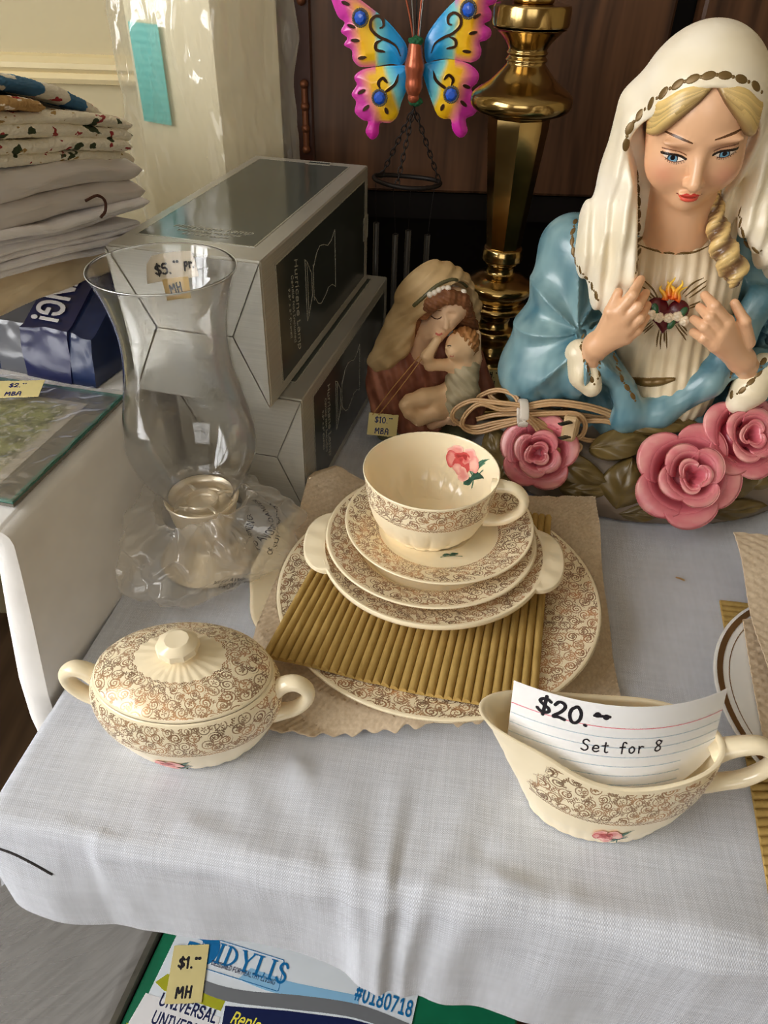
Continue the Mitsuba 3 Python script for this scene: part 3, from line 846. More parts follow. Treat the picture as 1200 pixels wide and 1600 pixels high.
kn = lathe_m(np.array([(0, .0742), (.0085, .0742), (.0078, .0756), (.0080, .0766), (.0126, .0790), (.0138, .0815), (.0130, .0845), (.0085, .0875), (.0075, .0880), (0, .0880)]), 10, twist=.2)
part(lid, 'knob', xf(kn, 0, SB), 'cream_glaze', 20)
hd = at_z(487, 1105, .045)[:2] - at_z(92, 1028, .050)[:2]
hang = SANG
for a in (hang, hang + PI):
    pts = [np.array([SB[0] + r * math.cos(a), SB[1] + r * math.sin(a), SB[2] + z]) for r, z in ((.0575, .0450), (.0645, .0515), (.0720, .0535), (.0785, .0485), (.0790, .0400), (.0735, .0310), (.0660, .0255), (.0560, .0220))]
    part(sb, 'handle', tube(spline(pts, 50), np.interp(np.linspace(0, 1, 50), [0, .15, .5, .85, 1], [.0066, .0056, .0047, .0052, .0066]), 20, flat=(.9, 1.1)), 'cream_glaze', 60)
def sb_out(x, y, h):
    a = -1.70 + x / .042
    z = .0110 + y * .8
    r = np.interp(z, bp_[:60, 1], bp_[:60, 0]) * oval(a) + h * 1.4
    return moved(np.stack([r * np.cos(a), r * np.sin(a), z], 1), SB, SANG)
dm, dc = decal(LEAVES + ROSE, .0125, sb_out)
part(sb, 'rose_decal', dm, 'decal_print', True, color=dc, label='pink rose printed low on the side')

# ---- gravy boat
GB = np.array([.1400, .2600, .0010]); ga = -.06
na, nt = 200, 60
ph = np.linspace(0, 2 * PI, na + 1)
def boat_r(phi, t):
    """Plan radius of the wall at angle phi (0 = handle end, pi = spout) and height share t."""
    a = np.interp(t, [0, .06, .25, .55, .8, 1], [.0440, .0450, .0520, .0585, .0605, .0600])
    b = np.interp(t, [0, .06, .25, .55, .8, 1], [.0285, .0295, .0325, .0345, .0340, .0328])
    r = 1 / np.sqrt((np.cos(phi) / a) ** 2 + (np.sin(phi) / b) ** 2)
    d = np.abs((phi - PI + PI) % (2 * PI) - PI)
    sp = np.exp(-(d / .30) ** 2)
    return r + sp * np.interp(t, [0, .3, .6, .85, 1], [0, .0005, .006, .014, .0225])
def boat_h(phi):
    d = np.abs((phi - PI + PI) % (2 * PI) - PI)
    return .0630 + .0060 * np.abs(np.cos(phi)) ** 2 + .0150 * np.exp(-(d / .55) ** 2) + .001 * np.cos(phi)
def boat_pt(phi, t, inset=0.0):
    z = boat_h(phi) * t
    r = boat_r(phi, t) - inset
    nf = 1 - .02 * np.clip((.40 - t) / .35, 0, 1) * (1 - np.abs(np.cos(phi * 12)) ** .6)
    r = r * nf
    x, y = r * np.cos(phi), r * np.sin(phi)
    return np.stack([GB[0] + x * math.cos(ga) - y * math.sin(ga), GB[1] + x * math.sin(ga) + y * math.cos(ga), GB[2] + z], -1)
tl = np.linspace(0, 1, nt)
def rings(ts, inset): return np.stack([boat_pt(ph, np.full_like(ph, t), i) for t, i in zip(ts, inset)])
def boat_uv(ts, band):
    U = np.repeat((ph * 46)[None], len(ts), 0)
    W = np.stack([(t - .46) * boat_h(ph) * 1000 if band else np.full_like(ph, -5.) for t in ts])
    lean = .56 - .22 * np.clip((.95 - np.asarray(ts)) / .5, 0, 1)[:, None] + .03 * np.sin(np.asarray(ts)[:, None] * 40)
    W = np.where(np.abs((ph - PI + PI) % (2 * PI) - PI)[None] < lean, -5., W)
    return U, W
segs = []
tlow, tband, ttop = np.linspace(0, .46, 24), np.linspace(.46, .955, 44), np.linspace(.955, 1, 6)
for ts, band in ((tlow, False), (tband, True), (ttop, False)):
    U, W = boat_uv(ts, band); vv, qq = grid_mesh(rings(ts, np.zeros(len(ts)))); segs.append((vv, qq, np.stack([U.ravel(), W.ravel()], 1), band))
ts = np.r_[1, 1.004, 1.0, np.linspace(.98, .10, 40)]; ins = np.r_[0, .0012, .0026, np.full(40, .0032)]
R2 = rings(ts, ins); cen = np.repeat(R2[-1:].mean(1, keepdims=True), na + 1, 1)
R2 = np.concatenate([R2, cen * .5 + R2[-1:] * .5, cen], 0)
vv, qq = grid_mesh(R2); segs.append((vv, qq, np.full((len(vv), 2), -5.0), False))
R3 = rings(np.array([0.0]), np.zeros(1)); c3 = np.repeat(R3.mean(1, keepdims=True), na + 1, 1)
vv, qq = grid_mesh(np.concatenate([c3, R3], 0)); segs.append((vv, qq, np.full((len(vv), 2), -5.0), False))
gv, gq, gu = join_bands(segs)
boat = thing('gravy_boat', 'cream gravy boat with gold filigree, pouring lip and handle, holding the price card', 'gravy boat')
part(boat, 'boat_body', (gv, gq), 'chintz', True, uv=gu)
def boat_side(r, z): return GB + np.array([r * math.cos(ga), r * math.sin(ga), z])
hpts = [boat_side(r, z) for r, z in ((.0560, .0590), (.0660, .0660), (.0800, .0695), (.0910, .0620), (.0915, .0500), (.0820, .0370), (.0690, .0310), (.0560, .0280))]
part(boat, 'handle', tube(spline(hpts, 50), np.interp(np.linspace(0, 1, 50), [0, .15, .5, .85, 1], [.0070, .0058, .0048, .0052, .0068]), 20, flat=(.9, 1.1)), 'cream_glaze', 60)
def boat_out(x, y, h):
    a = -1.58 + x / .034
    z = .0145 + y
    t = np.clip(z / boat_h(a), 0, 1)
    p = boat_pt(a, t, -h * 1.6 - .0003)
    return p
dm, dc = decal(LEAVES + ROSE, .0105, boat_out)
part(boat, 'rose_decal', dm, 'decal_print', True, color=dc, label='pink rose printed low on the side')
# ------------------------------------------------------------------ paper towel, cardboard and the price card
def quad(c, s, t):
    """Bilinear point in the quadrilateral c = [s0t0, s1t0, s1t1, s0t1]."""
    s, t = s[..., None], t[..., None]
    return c[0] * (1 - s) * (1 - t) + c[1] * s * (1 - t) + c[2] * s * t + c[3] * (1 - s) * t
mat('towel_paper', mikit.proc(lambda p, n, uv: mikit.mix(lin(176, 156, 130), lin(210, 192, 166), mikit.fbm(p.x * 500, p.y * 500, p.z * 500))), 0.9, spec=0.1)
def towel(c, zfun, quilt, name, label, n=220, m=180, rag=.0012, thick=.0006):
    s, t = np.meshgrid(np.linspace(0, 1, n), np.linspace(0, 1, m))
    r_ = meshkit.noise(np.stack([s * 60, t * 60, s * 0 + 3], -1)) - .5
    edge = np.clip((.03 - t) / .03, 0, 1) * rag * 4
    P = quad(c, s, t)
    P[..., 1] -= edge * (meshkit.noise(np.stack([s * 40, s * 0, s * 0 + 5], -1)) - .4)
    P[..., 1] -= np.clip(1 - t / .4, 0, 1) * .016 * np.sin(s * PI)
    w, h = np.linalg.norm(c[1] - c[0]), np.linalg.norm(c[3] - c[0])
    a, b = s * w / quilt, t * h / quilt
    bump = .0013 * (np.abs(np.sin((a + b) * PI)) ** .5 * np.abs(np.sin((a - b) * PI)) ** .5) + .0004 * r_
    if name == 'paper_towel' and c is tc_:           # the sheet stops at the foot of the sugar bowl
        e = np.array([.0510, .0375]); qq = (P[..., :2] - np.array(SB[:2])) / e; rq = np.linalg.norm(qq, axis=-1, keepdims=True)
        P[..., :2] = np.where(rq < 1, np.array(SB[:2]) + qq / np.maximum(rq, .05) * e, P[..., :2])
    P[..., 2] = zfun(P) + bump
    Q = P.copy(); Q[..., 2] -= thick + bump * .5
    v1, q1 = grid_mesh(P); v2, q2 = grid_mesh(Q, flip=True)
    rim = []
    idx = np.arange(n * m).reshape(m, n); o = n * m
    for line in (idx[0], idx[:, -1], idx[-1][::-1], idx[:, 0][::-1]):
        rim.append(np.stack([line[:-1] + o, line[1:] + o, line[1:], line[:-1]], 1))
    return single(name, (np.vstack([v1, v2]), np.vstack([q1, q2 + o, *rim])), 'towel_paper', label, 'paper towel', 35)
tc_ = [at_z(345, 1135, .003), at_z(970, 1098, .003), at_z(934, 760, .0420), at_z(491, 724, .0420)]
def tz(P):
    d = np.hypot(P[..., 0] - .0340, P[..., 1] - PLY)
    lay = .0149 + .0002 * np.cos(d * 60)
    out = .0149 - (d - .1420) * .75
    z = np.where(d < .1418, lay, np.maximum(out, .0020))
    g = np.clip((d - .142) / .05, 0, 1)
    z = z + g * .0018 * (1 + np.sin(P[..., 0] * 70 + P[..., 1] * 45))
    # the far corners stand up a little
    k = np.clip((np.hypot(P[..., 0] - DP[0], P[..., 1] - DP[1]) - .1255) / .042, 0, 1) * np.clip((P[..., 1] - .44) / .05, 0, 1) * np.clip((np.abs(P[..., 0] - .060) - .035) / .07, 0, 1)
    return z + .0262 * k ** 1.1
towel(tc_, tz, .0060, 'paper_towel', 'brown quilted paper towel spread between the platter and the dinner plate')

mat('cardboard', mikit.proc(lambda p, n, uv: mikit.mix(lin(146, 118, 60), lin(188, 158, 96), mikit.fbm(p.x * 300, p.y * 60, p.z * 300))), 0.75, spec=0.2)
def corrugated(c, nr, amp, name, label, bendf=None, per=9, m=70, edge_in=.0):
    n = nr * per + 1
    s, t = np.meshgrid(np.linspace(0, 1, n), np.linspace(0, 1, m))
    P = quad(c, s, t)
    wv = amp * np.sqrt(np.abs(np.sin(s * nr * PI))) * (1 + .1 * (meshkit.noise(np.stack([s * nr, t * 9, s * 0], -1)) - .5))
    cr = bendf(P, s, t) if bendf else 0
    P[..., 2] += cr
    Q = P.copy(); P[..., 2] += wv
    Q[..., 2] -= .0006
    v1, q1 = grid_mesh(P); v2, q2 = grid_mesh(Q, flip=True); o = n * m
    idx = np.arange(o).reshape(m, n); rim = []
    for line in (idx[0], idx[:, -1], idx[-1][::-1], idx[:, 0][::-1]):
        rim.append(np.stack([line[:-1] + o, line[1:] + o, line[1:], line[:-1]], 1))
    return single(name, (np.vstack([v1, v2]), np.vstack([q1, q2 + o, *rim])), 'cardboard', label, 'cardboard sheet', 60)
cc_ = [at_z(408, 1024, .0335), at_z(838, 1120, .0335), at_z(862, 808, .0335), at_z(556, 766, .0335)]
def cbend(P, s, t):
    f = np.clip((.30 - t) / .30, 0, 1)
    return -.0022 * f ** 1.5 * (1 - .5 * np.abs(s - .47) / .5) + .0012 * np.exp(-((s - .45) / .03) ** 2) * f + .0025 * np.clip(.12 - s, 0, 1) / .12 * 0 - .0005 + .0016 * f * np.sin(s * 9)
corrugated(cc_, 31, .0030, 'corrugated_cardboard', 'tan corrugated cardboard sheet between the dinner plate and the small plate stack', cbend)

# index card standing in the gravy boat
mat('card_white', lin(236, 236, 236), 0.7, spec=0.2)
mat('ink_black', lin(22, 20, 28), 0.5)
mat('rule_pink', lin(226, 130, 140), 0.6)
mat('rule_blue', lin(168, 190, 206), 0.6)
mat('tag_yellow', lin(214, 200, 140), 0.7)
mat('ink_blue', lin(34, 36, 92), 0.5)
card = thing('index_card', 'white ruled index card with handwritten price standing in the gravy boat', 'index card')
CW, CH = .1235, .0520
cl, crt = at(803, 1063, .2700), at(1137, 1075, .2700)
down = np.array([0, -.26, -.966]); down /= np.linalg.norm(down)
def card_pt(x, y, h=0.0):
    """x along the card, y down from its top edge (metres)."""
    u = np.asarray(x) / CW
    base = cl + (crt - cl) * np.asarray(u)[..., None]
    sag = .0200 * 4 * u * (1 - u) 
    ax = (crt - cl) / np.linalg.norm(crt - cl)
    nrm = np.cross(ax, -down); nrm = nrm if nrm[1] < 0 else -nrm
    du = -.0160 * 4 * (1 - 2 * u) / CW * np.linalg.norm(crt - cl) / CW
    nn = nrm - du[..., None] * 0
    return base + down * np.asarray(y)[..., None] * (1 + 0 * u)[..., None] + nrm * (sag + h)[..., None]
def card_patch(x, y, h):
    return card_pt(np.asarray(x), np.asarray(y), h + 0 * np.asarray(x))
gx, gy = np.meshgrid(np.linspace(0, CW, 60), np.linspace(0, 1, 14))
gy = gy * np.interp(gx / CW, [0, .10, .25, .80, .95, 1], [.0430, .0460, .0600, .0610, .0520, .0470])
f_ = card_patch(gx, gy, .00015); b_ = card_patch(gx, gy, -.00015)
v1, q1 = grid_mesh(f_); v2, q2 = grid_mesh(b_, flip=True); o = v1.shape[0]; idx = np.arange(o).reshape(gx.shape); rim = []
for line in (idx[0], idx[:, -1], idx[-1][::-1], idx[:, 0][::-1]):
    rim.append(np.stack([line[:-1] + o, line[1:] + o, line[1:], line[:-1]], 1))
part(card, 'sheet', (np.vstack([v1, v2]), np.vstack([q1, q2 + o, *rim])), 'card_white', 30)
def card_print(geom, name, m, lift, label=None, step=.0008):
    V, Fc, o = [], [], 0
    for g in getattr(geom, 'geoms', [geom]):
        p, t = dense_poly(g, step); V.append(card_patch(p[:, 0], -p[:, 1], lift)); Fc.append(t + o); o += len(p)
    part(card, name, trimesh.Trimesh(np.vstack(V), np.vstack(Fc), process=False), m, label=label)
def strip(y, w): return Polygon([(.0, -y), (CW, -y), (CW, -y - w), (.0, -y - w)])
card_print(strip(.0145, .0005), 'ruled_line', 'rule_pink', .0003, 'pink line', .0012)
for k in range(3): card_print(strip(.0212 + .0066 * k, .0004), 'ruled_line', 'rule_blue', .0003, step=.0012)
for k in range(3, 6): card_print(Polygon([(.028, -.0212 - .0066 * k), (CW - .024, -.0212 - .0066 * k), (CW - .024, -.0216 - .0066 * k), (.028, -.0216 - .0066 * k)]), 'ruled_line', 'rule_blue', .0003, step=.0012)
t1, _ = handwriting('$20.', .0118, .0019, .10)
t1 = affinity.translate(affinity.rotate(t1, -3, origin=(0, 0)), .0125, -.0145)
t2 = shapely.union_all([Point(.0445, -.0072).buffer(.0018), Point(.0492, -.0080).buffer(.0018), LineString([(.043, -.0078), (.051, -.0076)]).buffer(.0009)])
card_print(shapely.union_all([t1, t2]), 'price_lettering', 'ink_black', .0004, 'black marker price')
t3, _ = handwriting('Set for 8', .0082, .00085, .16)
card_print(affinity.translate(affinity.rotate(t3, 2, origin=(0, 0)), .0385, -.0325), 'note_lettering', 'ink_black', .0004, 'thin black handwriting', .0006)
# ------------------------------------------------------------------ two hurricane lamp boxes
BW, BL, BH, BYAW = .1237, .2992, .1207, -.229
def _silver(p, n, uv):
    g = mikit.noise(p.z * 1600, p.x * 12, p.y * 12)
    return mikit.mix(lin(160, 158, 149), lin(176, 174, 165), g)
mat('silver_card', mikit.proc(_silver), 0.32, metal=0.35)
mat('dark_gloss', lin(66, 72, 68), 0.12, spec=0.6)
mat('dark_gloss_side', lin(48, 52, 50), 0.16, spec=0.5)
mat('silver_line', lin(176, 174, 162), 0.3, metal=0.4)
mat('box_seam', lin(70, 66, 58), 0.8)
mat('teal_gloss', lin(96, 138, 138), 0.15, spec=0.6)
mat('window_dark', lin(40, 50, 48), 0.1, spec=0.6)


def frame_poly(x0, y0, x1, y1, w):
    return Polygon([(x0, y0), (x1, y0), (x1, y1), (x0, y1)], [[(x0 + w, y0 + w), (x1 - w, y0 + w), (x1 - w, y1 - w), (x0 + w, y1 - w)]])


def print_lines(rows, x, y, gap, shear=0.0):
    ms = []
    for k, (txt, h) in enumerate(rows):
        m = meshkit.text_mesh(txt, h, .0002)
        if shear: m.vertices[:, 0] += m.vertices[:, 1] * shear
        w = m.bounds[1, 0]
        m.apply_translation((x - w / 2, y - k * gap, 0)); ms.append(m)
    return cat_(ms)


CHIMNEY = [(.016, 0), (.020, .004), (.029, .013), (.033, .024), (.030, .038), (.0245, .052), (.026, .066), (.034, .080)]
def lamp_outline(s, w):
    half = np.array(CHIMNEY) * s
    line = LineString(np.vstack([half, (half * [-1, 1])[::-1]])).buffer(w, cap_style='square')
    base = shapely.union_all([LineString([(-.034 * s, -.026 * s), (.034 * s, -.026 * s)]), LineString([(-.030 * s, -.020 * s), (-.012 * s, -.006 * s), (.012 * s, -.006 * s), (.030 * s, -.020 * s)]),
                              LineString([(-.020 * s, -.0005 * s), (.020 * s, -.0005 * s)]), LineString([(-.034 * s, -.026 * s), (-.030 * s, -.020 * s), (.030 * s, -.020 * s), (.034 * s, -.026 * s)])]).buffer(w)
    return shapely.union_all([line, base])


def lamp_box(origin, label, z0, BW=BW):
    t = thing('lamp_box', label, 'box', 'hurricane lamp boxes')
    O = np.array([origin[0], origin[1], z0]); c, s = math.cos(BYAW), math.sin(BYAW)
    U, V_, W_ = np.array([c, s, 0]), np.array([-s, c, 0]), np.array([0, 0, 1.0])
    def put(m, o, X, Y): return place(m, O + o[0] * U + o[1] * V_ + o[2] * W_, X, Y)
    part(t, 'carton', put(box(BW, BL - .003, BH, (BW / 2, BL / 2 + .0015, BH / 2), .0012), (0, 0, 0), U, V_), 'silver_card')
    # four end flaps meeting like an envelope
    g = .0008
    polys = [[(g, 0 + g), (BW - g, 0 + g), (BW * .78, BH * .5 - g), (BW * .26, BH * .5 - g)], [(g, BH - g), (BW * .26, BH * .5 + g * .2), (BW * .78, BH * .5 + g * .2), (BW - g, BH - g)],
             [(0, 2 * g), (BW * .25, BH * .5), (0, BH - 2 * g)], [(BW, 2 * g), (BW, BH - 2 * g), (BW * .79, BH * .5)]]
    for k, p in enumerate(polys):
        m = extrude(Polygon(p).buffer(0), .0012 if k < 2 else .0018)
        part(t, 'end_flap', put(m, (0, .0016, 0), U, W_), 'silver_card')
    # printed panel on the top and one on the right side
    m = box(BW * .80, BL * .86, .0003, (0, 0, 0))
    tp = part(t, 'top_print', put(m, (BW * .475, BL * .53, BH + .0001), U, V_), 'dark_gloss', label='dark green glossy panel')
    part(tp, 'border', put(extrude(frame_poly(-BW * .40, -BL * .43, BW * .40, BL * .43, .0013), .0003), (BW * .475, BL * .53, BH + .00012), U, V_), 'silver_line')
    part(tp, 'square_mark', put(cat_([extrude(frame_poly(-.013, -.006, .013, .006, .0015), .0004)]), (BW * .60, BL * .965, BH + .0001), U, V_), 'silver_line')
    part(tp, 'square_mark_centre', put(box(.022, .0095, .0003), (BW * .60, BL * .965, BH + .0001), U, V_), 'window_dark')
    part(tp, 'lettering', put(print_lines([('Hurricane Lamp', .0066), ('Candle Not Included', .0040), ('9.5" x 5" Overall', .0036)], 0, 0, .0075, .25), (BW * .50, BL * .185, BH + .0004), U, V_), 'silver_line', label='silver lettering')
    m = box(BL * .86, BH * .84, .0003)
    sp_ = part(t, 'side_print', put(m, (BW + .0001, BL * .53, BH * .49), V_, W_), 'dark_gloss_side', label='black glossy side panel')
    part(sp_, 'border', put(extrude(frame_poly(-BL * .43, -BH * .42, BL * .43, BH * .42, .0012), .0003), (BW + .00012, BL * .53, BH * .49), V_, W_), 'silver_line')
    part(sp_, 'square_mark', put(extrude(frame_poly(-.009, -.012, .009, .012, .0014), .0004), (BW + .0001, BL * .972, BH * .5), V_, W_), 'silver_line')
    art = extrude(affinity.rotate(lamp_outline(.80, .00035), -90, origin=(0, 0)), .0003)
    part(sp_, 'lamp_drawing', put(art, (BW + .0004, BL * .39, BH * .53), V_, W_), 'silver_line', label='outline of a hurricane lamp')
    txt = print_lines([('Hurricane Lamp', .0078), ('Candle Not Included', .0044), ('9.5" x 5" Overall', .0040)], 0, 0, .0085, .25)
    txt.apply_transform(trimesh.transformations.rotation_matrix(-PI / 2, [0, 0, 1]))
    part(sp_, 'lettering', put(txt, (BW + .0004, BL * .235, BH * .50), V_, W_), 'silver_line', label='silver lettering')
    return t


tr = at_z(470, 628, BH)
LBW = .1160
lo = tr[:2] - LBW * np.array([math.cos(BYAW), math.sin(BYAW)])
lamp_box(lo, 'lower silver hurricane lamp box standing on the tablecloth beneath the other one', .0, LBW)
lamp_box((-.2160, .5548), 'upper silver hurricane lamp box with dark panels, stacked behind the glass chimney', BH + .0012)
# ------------------------------------------------------------------ hurricane lamp: chimney on a candle holder, in a crumpled plastic bag
scene['clear_glass'] = {'type': 'dielectric', 'int_ior': 1.52, 'ext_ior': 1.0}
mat('holder_metal', lin(226, 214, 192), 0.32, metal=0.55)
GC = np.array([-.1495, .4800, 0])
hl = thing('hurricane_lamp', 'clear glass hurricane chimney on a cream metal candle holder in front of the lamp boxes', 'candle lamp')
gp = prof_spline([(.0285, .0590), (.0300, .0605), (.0330, .0660), (.0430, .0800), (.0505, .0960), (.0527, .1100), (.0510, .1250), (.0460, .1470), (.0412, .1690), (.0395, .1880), (.0405, .2050), (.0450, .2240), (.0515, .2420)], 120)
GZ = lambda z: .0690 + (np.asarray(z) - .0590) * 1.0
gp = np.c_[gp[:, 0] * .955, .0690 + (gp[:, 1] - .0590) * 1.005]
ax = np.array([.020, -.010])                     # the chimney leans a little
gin = gp * [1, 1]; gin[:, 0] -= .0013
v, q, s_, ph_ = lathe(np.vstack([gp, gp[-1] + [-.0006, .0005], gin[::-1], gp[:1]]), 128)
v = v + np.c_[(v[:, 2:] - .06) * -.02, (v[:, 2:] - .06) * .03, v[:, 2:] * 0]
gl = part(hl, 'glass_chimney', (v + GC, q), 'clear_glass', True)
rimp = np.array([[GC[0] - .0038 + .0492 * math.cos(a), GC[1] + .0058 + .0492 * math.sin(a), .2529] for a in np.linspace(0, 2 * PI, 96, endpoint=False)])
scene['rim_glass'] = two({'type': 'principled', 'base_color': rgb(.75, .78, .76), 'roughness': 0.08, 'metallic': 0.6})
part(gl, 'rim', tube(rimp, .00042, 8, closed=True), 'rim_glass', True)
hold = prof_spline([(0, .0500), (.0120, .0500), (.0128, .0545), (.0140, .0545), (.0146, .0490), (.0240, .0480), (.0262, .0540), (.0300, .0575), (.0310, .0565), (.0285, .0500), (.0265, .0400), (.0225, .0300), (.0190, .0220), (.0210, .0150), (.0330, .0085), (.0400, .0040), (.0405, .0014), (0, .0014)], 120)
hold = hold * [.97, 1.17]
v, q, s_, ph_ = lathe(hold, 96)
part(hl, 'candle_holder', (v + GC, q), 'holder_metal', 30, label='cream metal candle cup with a ring inside')
for a in (.6, 2.2, 3.9, 5.4):
    part(hl, 'holder_tab', tube(np.array([GC + [.0135 * math.cos(a), .0135 * math.sin(a), .0630], GC + [.019 * math.cos(a), .019 * math.sin(a), .0640], GC + [.0255 * math.cos(a), .0250 * math.sin(a), .062]]), .0016, 8), 'holder_metal', True)
# stickers inside the far wall of the chimney
mat('sticker_white', lin(238, 230, 214), 0.7)
mat('sticker_beige', lin(222, 200, 150), 0.7)
def on_glass(x, y, lift, a0, z0):
    z = z0 + y; r = np.interp(z, gp[:, 1], gp[:, 0]) - .0006 - lift
    a = a0 - x / .045
    return np.stack([GC[0] + (z - .06) * -.02 + r * np.cos(a), GC[1] + (z - .06) * .03 + r * np.sin(a), z], 1)
def glass_print(geom, name, m, a0, z0, lift, rot=0.0, label=None):
    V, Fc, o = [], [], 0
    geom = affinity.scale(affinity.rotate(geom, rot, origin=(0, 0)), 1.25, 1.2, origin=(0, 0))
    for g in getattr(geom, 'geoms', [geom]):
        p, t = dense_poly(g, .0012); V.append(on_glass(p[:, 0], p[:, 1], lift, a0, z0)); Fc.append(t + o); o += len(p)
    return part(st, name, trimesh.Trimesh(np.vstack(V), np.vstack(Fc), process=False), m, label=label)
st = thing('price_sticker', 'torn white and beige price stickers stuck on the glass chimney below its rim', 'sticker')
A0, ZS = 1.74, .2385
torn = lambda w, h, sd: Polygon([(x, y) for x, y in [(-w, -h * .7), (-w * .8, h * .5), (-w * .55, h * .95), (0, h), (w * .8, h * 1.05), (w * .95, h * .4), (w * 1.08, -h * .55), (w * .2, -h * .8)]])
glass_print(torn(.0165, .0085, 1), 'paper', 'sticker_white', A0, ZS - .002, 0, 4)
glass_print(Polygon([(-.0085, -.0055), (.0085, -.007), (.0095, .005), (-.0075, .0065)]), 'paper', 'sticker_beige', A0 - .06, ZS - .0150, .0002, 10, 'beige torn piece')
g, w = handwriting('$5.', .0060, .0011, .1); g2, _ = handwriting('pr.', .0050, .0010, .1)
sup = shapely.union_all([Point(.0122, .0062).buffer(.0008), Point(.0142, .0062).buffer(.0008)])
glass_print(shapely.union_all([g, affinity.translate(g2, .0180, .0028), sup]), 'lettering', 'ink_black', A0 + .26, ZS - .006, .0004, 4, 'handwritten price')
g, w = handwriting('MH', .0055, .0009, .1)
glass_print(affinity.translate(g, -.0045, -.0025), 'lettering', 'ink_black', A0 - .06, ZS - .0150, .0005, 10)

# the plastic bag around the foot
scene['bag_film'] = {'type': 'blendbsdf', 'weight': 0.17, 'bsdf_0': {'type': 'thindielectric', 'int_ior': 1.5},
                     'bsdf_1': {'type': 'principledthin', 'base_color': rgb(.86, .84, .80), 'roughness': 0.35, 'diff_trans': 1.0, 'spec_trans': 0.0}}
nb, mb = 150, 60
aa = np.linspace(0, 2 * PI, nb, endpoint=False); tt_ = np.linspace(0, 1, mb)
A, Tm = np.meshgrid(aa, tt_)
reach = .074 + .016 * np.cos(A - 2.75) + .012 * np.cos(A + .15) ** 3 + .006 * np.sin(3 * A + 1)
rb = np.interp(Tm, [0, .15, .35, .6, .8, 1], [.0330, .040, .060, .078, .070, .040]) * reach / .076
zb = np.interp(Tm, [0, .12, .35, .6, .85, 1], [.0600, .0680, .0540, .0290, .0070, .0030])
fold = np_noise(np.stack([np.cos(A) * 2.6, np.sin(A) * 2.6, Tm * 3], -1), 1.2, 5, 3) - .5
f2 = np.abs(np_noise(np.stack([np.cos(A) * 4 + Tm, np.sin(A) * 4, Tm * 4.5], -1), 1.0, 8, 2) - .5)
w_ = np.sin(np.clip(Tm * 1.15, 0, 1) * PI) ** .5
rb = rb + w_ * (.030 * fold - .030 * f2 + .006)
zb = np.maximum(zb + w_ * (.016 * fold + .014 * f2), .0025)
P = np.stack([GC[0] + rb * np.cos(A), GC[1] - .004 + rb * np.sin(A), zb], -1)
# keep off the lower lamp box standing right behind
U2, V2 = np.array([math.cos(BYAW), math.sin(BYAW)]), np.array([-math.sin(BYAW), math.cos(BYAW)])
dd = (P[..., :2] - lo) @ V2; uu = (P[..., :2] - lo) @ U2
push = np.where(uu > -.004, np.maximum(dd + .004, 0), 0)
P[..., :2] -= push[..., None] * V2
# and off the sheet on its left
sv_ = (P[..., :2] - TC[:2]) @ TU[:2]; lim = -.026 * P[..., 2] / .12 + .010
P[..., :2] += np.maximum(lim - sv_, 0)[..., None] * TU[:2]
ptop = P
v, q = grid_mesh(P, wrap_u=True)
bag = single('plastic_bag', (v, q), 'bag_film', 'crumpled clear plastic bag around the foot of the glass hurricane lamp', 'plastic bag', 25)
# black warning print on its right side
def bag_pt(x, y):
    ia = (x / (2 * PI)) % 1 * nb; it = y * (mb - 1)
    i0, j0 = np.floor(ia).astype(int) % nb, np.clip(np.floor(it).astype(int), 0, mb - 2)
    fa, ft = (ia - np.floor(ia))[:, None], (it - j0)[:, None]
    a, b = ptop[j0, i0], ptop[j0, (i0 + 1) % nb]; c, d = ptop[j0 + 1, i0], ptop[j0 + 1, (i0 + 1) % nb]
    return (a * (1 - fa) + b * fa) * (1 - ft) + (c * (1 - fa) + d * fa) * ft
ms = []
for k, (txt, a0, t0, rot) in enumerate((('WARNING:', 5.62, .42, .8), ('TO AVOID DANGER', 5.72, .52, .8), ('OF SUFFOCATION', 5.84, .58, .8), ('KEEP AWAY', 5.00, .62, -.5), ('FROM BABIES', 5.06, .69, -.5))):
    m = meshkit.text_mesh(txt, .0040, .0001)
    x, y = m.vertices[:, 0], m.vertices[:, 1]
    xr, yr = x * math.cos(rot) - y * math.sin(rot), x * math.sin(rot) + y * math.cos(rot)
    p = bag_pt(a0 + xr / .062, np.clip(t0 - yr / .115, 0, 1))
    o = p - np.array([GC[0], GC[1], .02]); o /= np.linalg.norm(o, axis=1, keepdims=True)
    m.vertices = p + o * .0006
    part(bag, 'warning_lettering', m, 'ink_black', label='black warning print')
# ------------------------------------------------------------------ raised stand under a white sheet, left of the table
mat('sheet_white', mikit.proc(lambda p, n, uv: mikit.mix(lin(214, 211, 207), lin(228, 226, 223), mikit.fbm(p.x * 40, p.y * 40, p.z * 40))), 0.85, spec=0.15, sheen=0.2)
mat('stand_dark', lin(60, 60, 64), 0.6)
SZ = .120                                       # height of the stand
BZ = .150                                       # height at which the pieces on it are laid out, before they are enlarged to stand on SZ
sd = thing('raised_stand', 'dark stand beside the table, taller than it and hidden under a white sheet', 'stand')
part(sd, 'stand_top', xf(box(.70, .57, .02, (-.384, .415, SZ - .0125), .003), TA, TC), 'stand_dark')
for s, t in ((-.07, .22), (-.70, .22), (-.07, .66), (-.70, .66)):
    part(sd, 'leg', xf(box(.03, .03, .8365, (s, t, SZ - .0225 - .41825), .003), TA, TC), 'stand_dark')
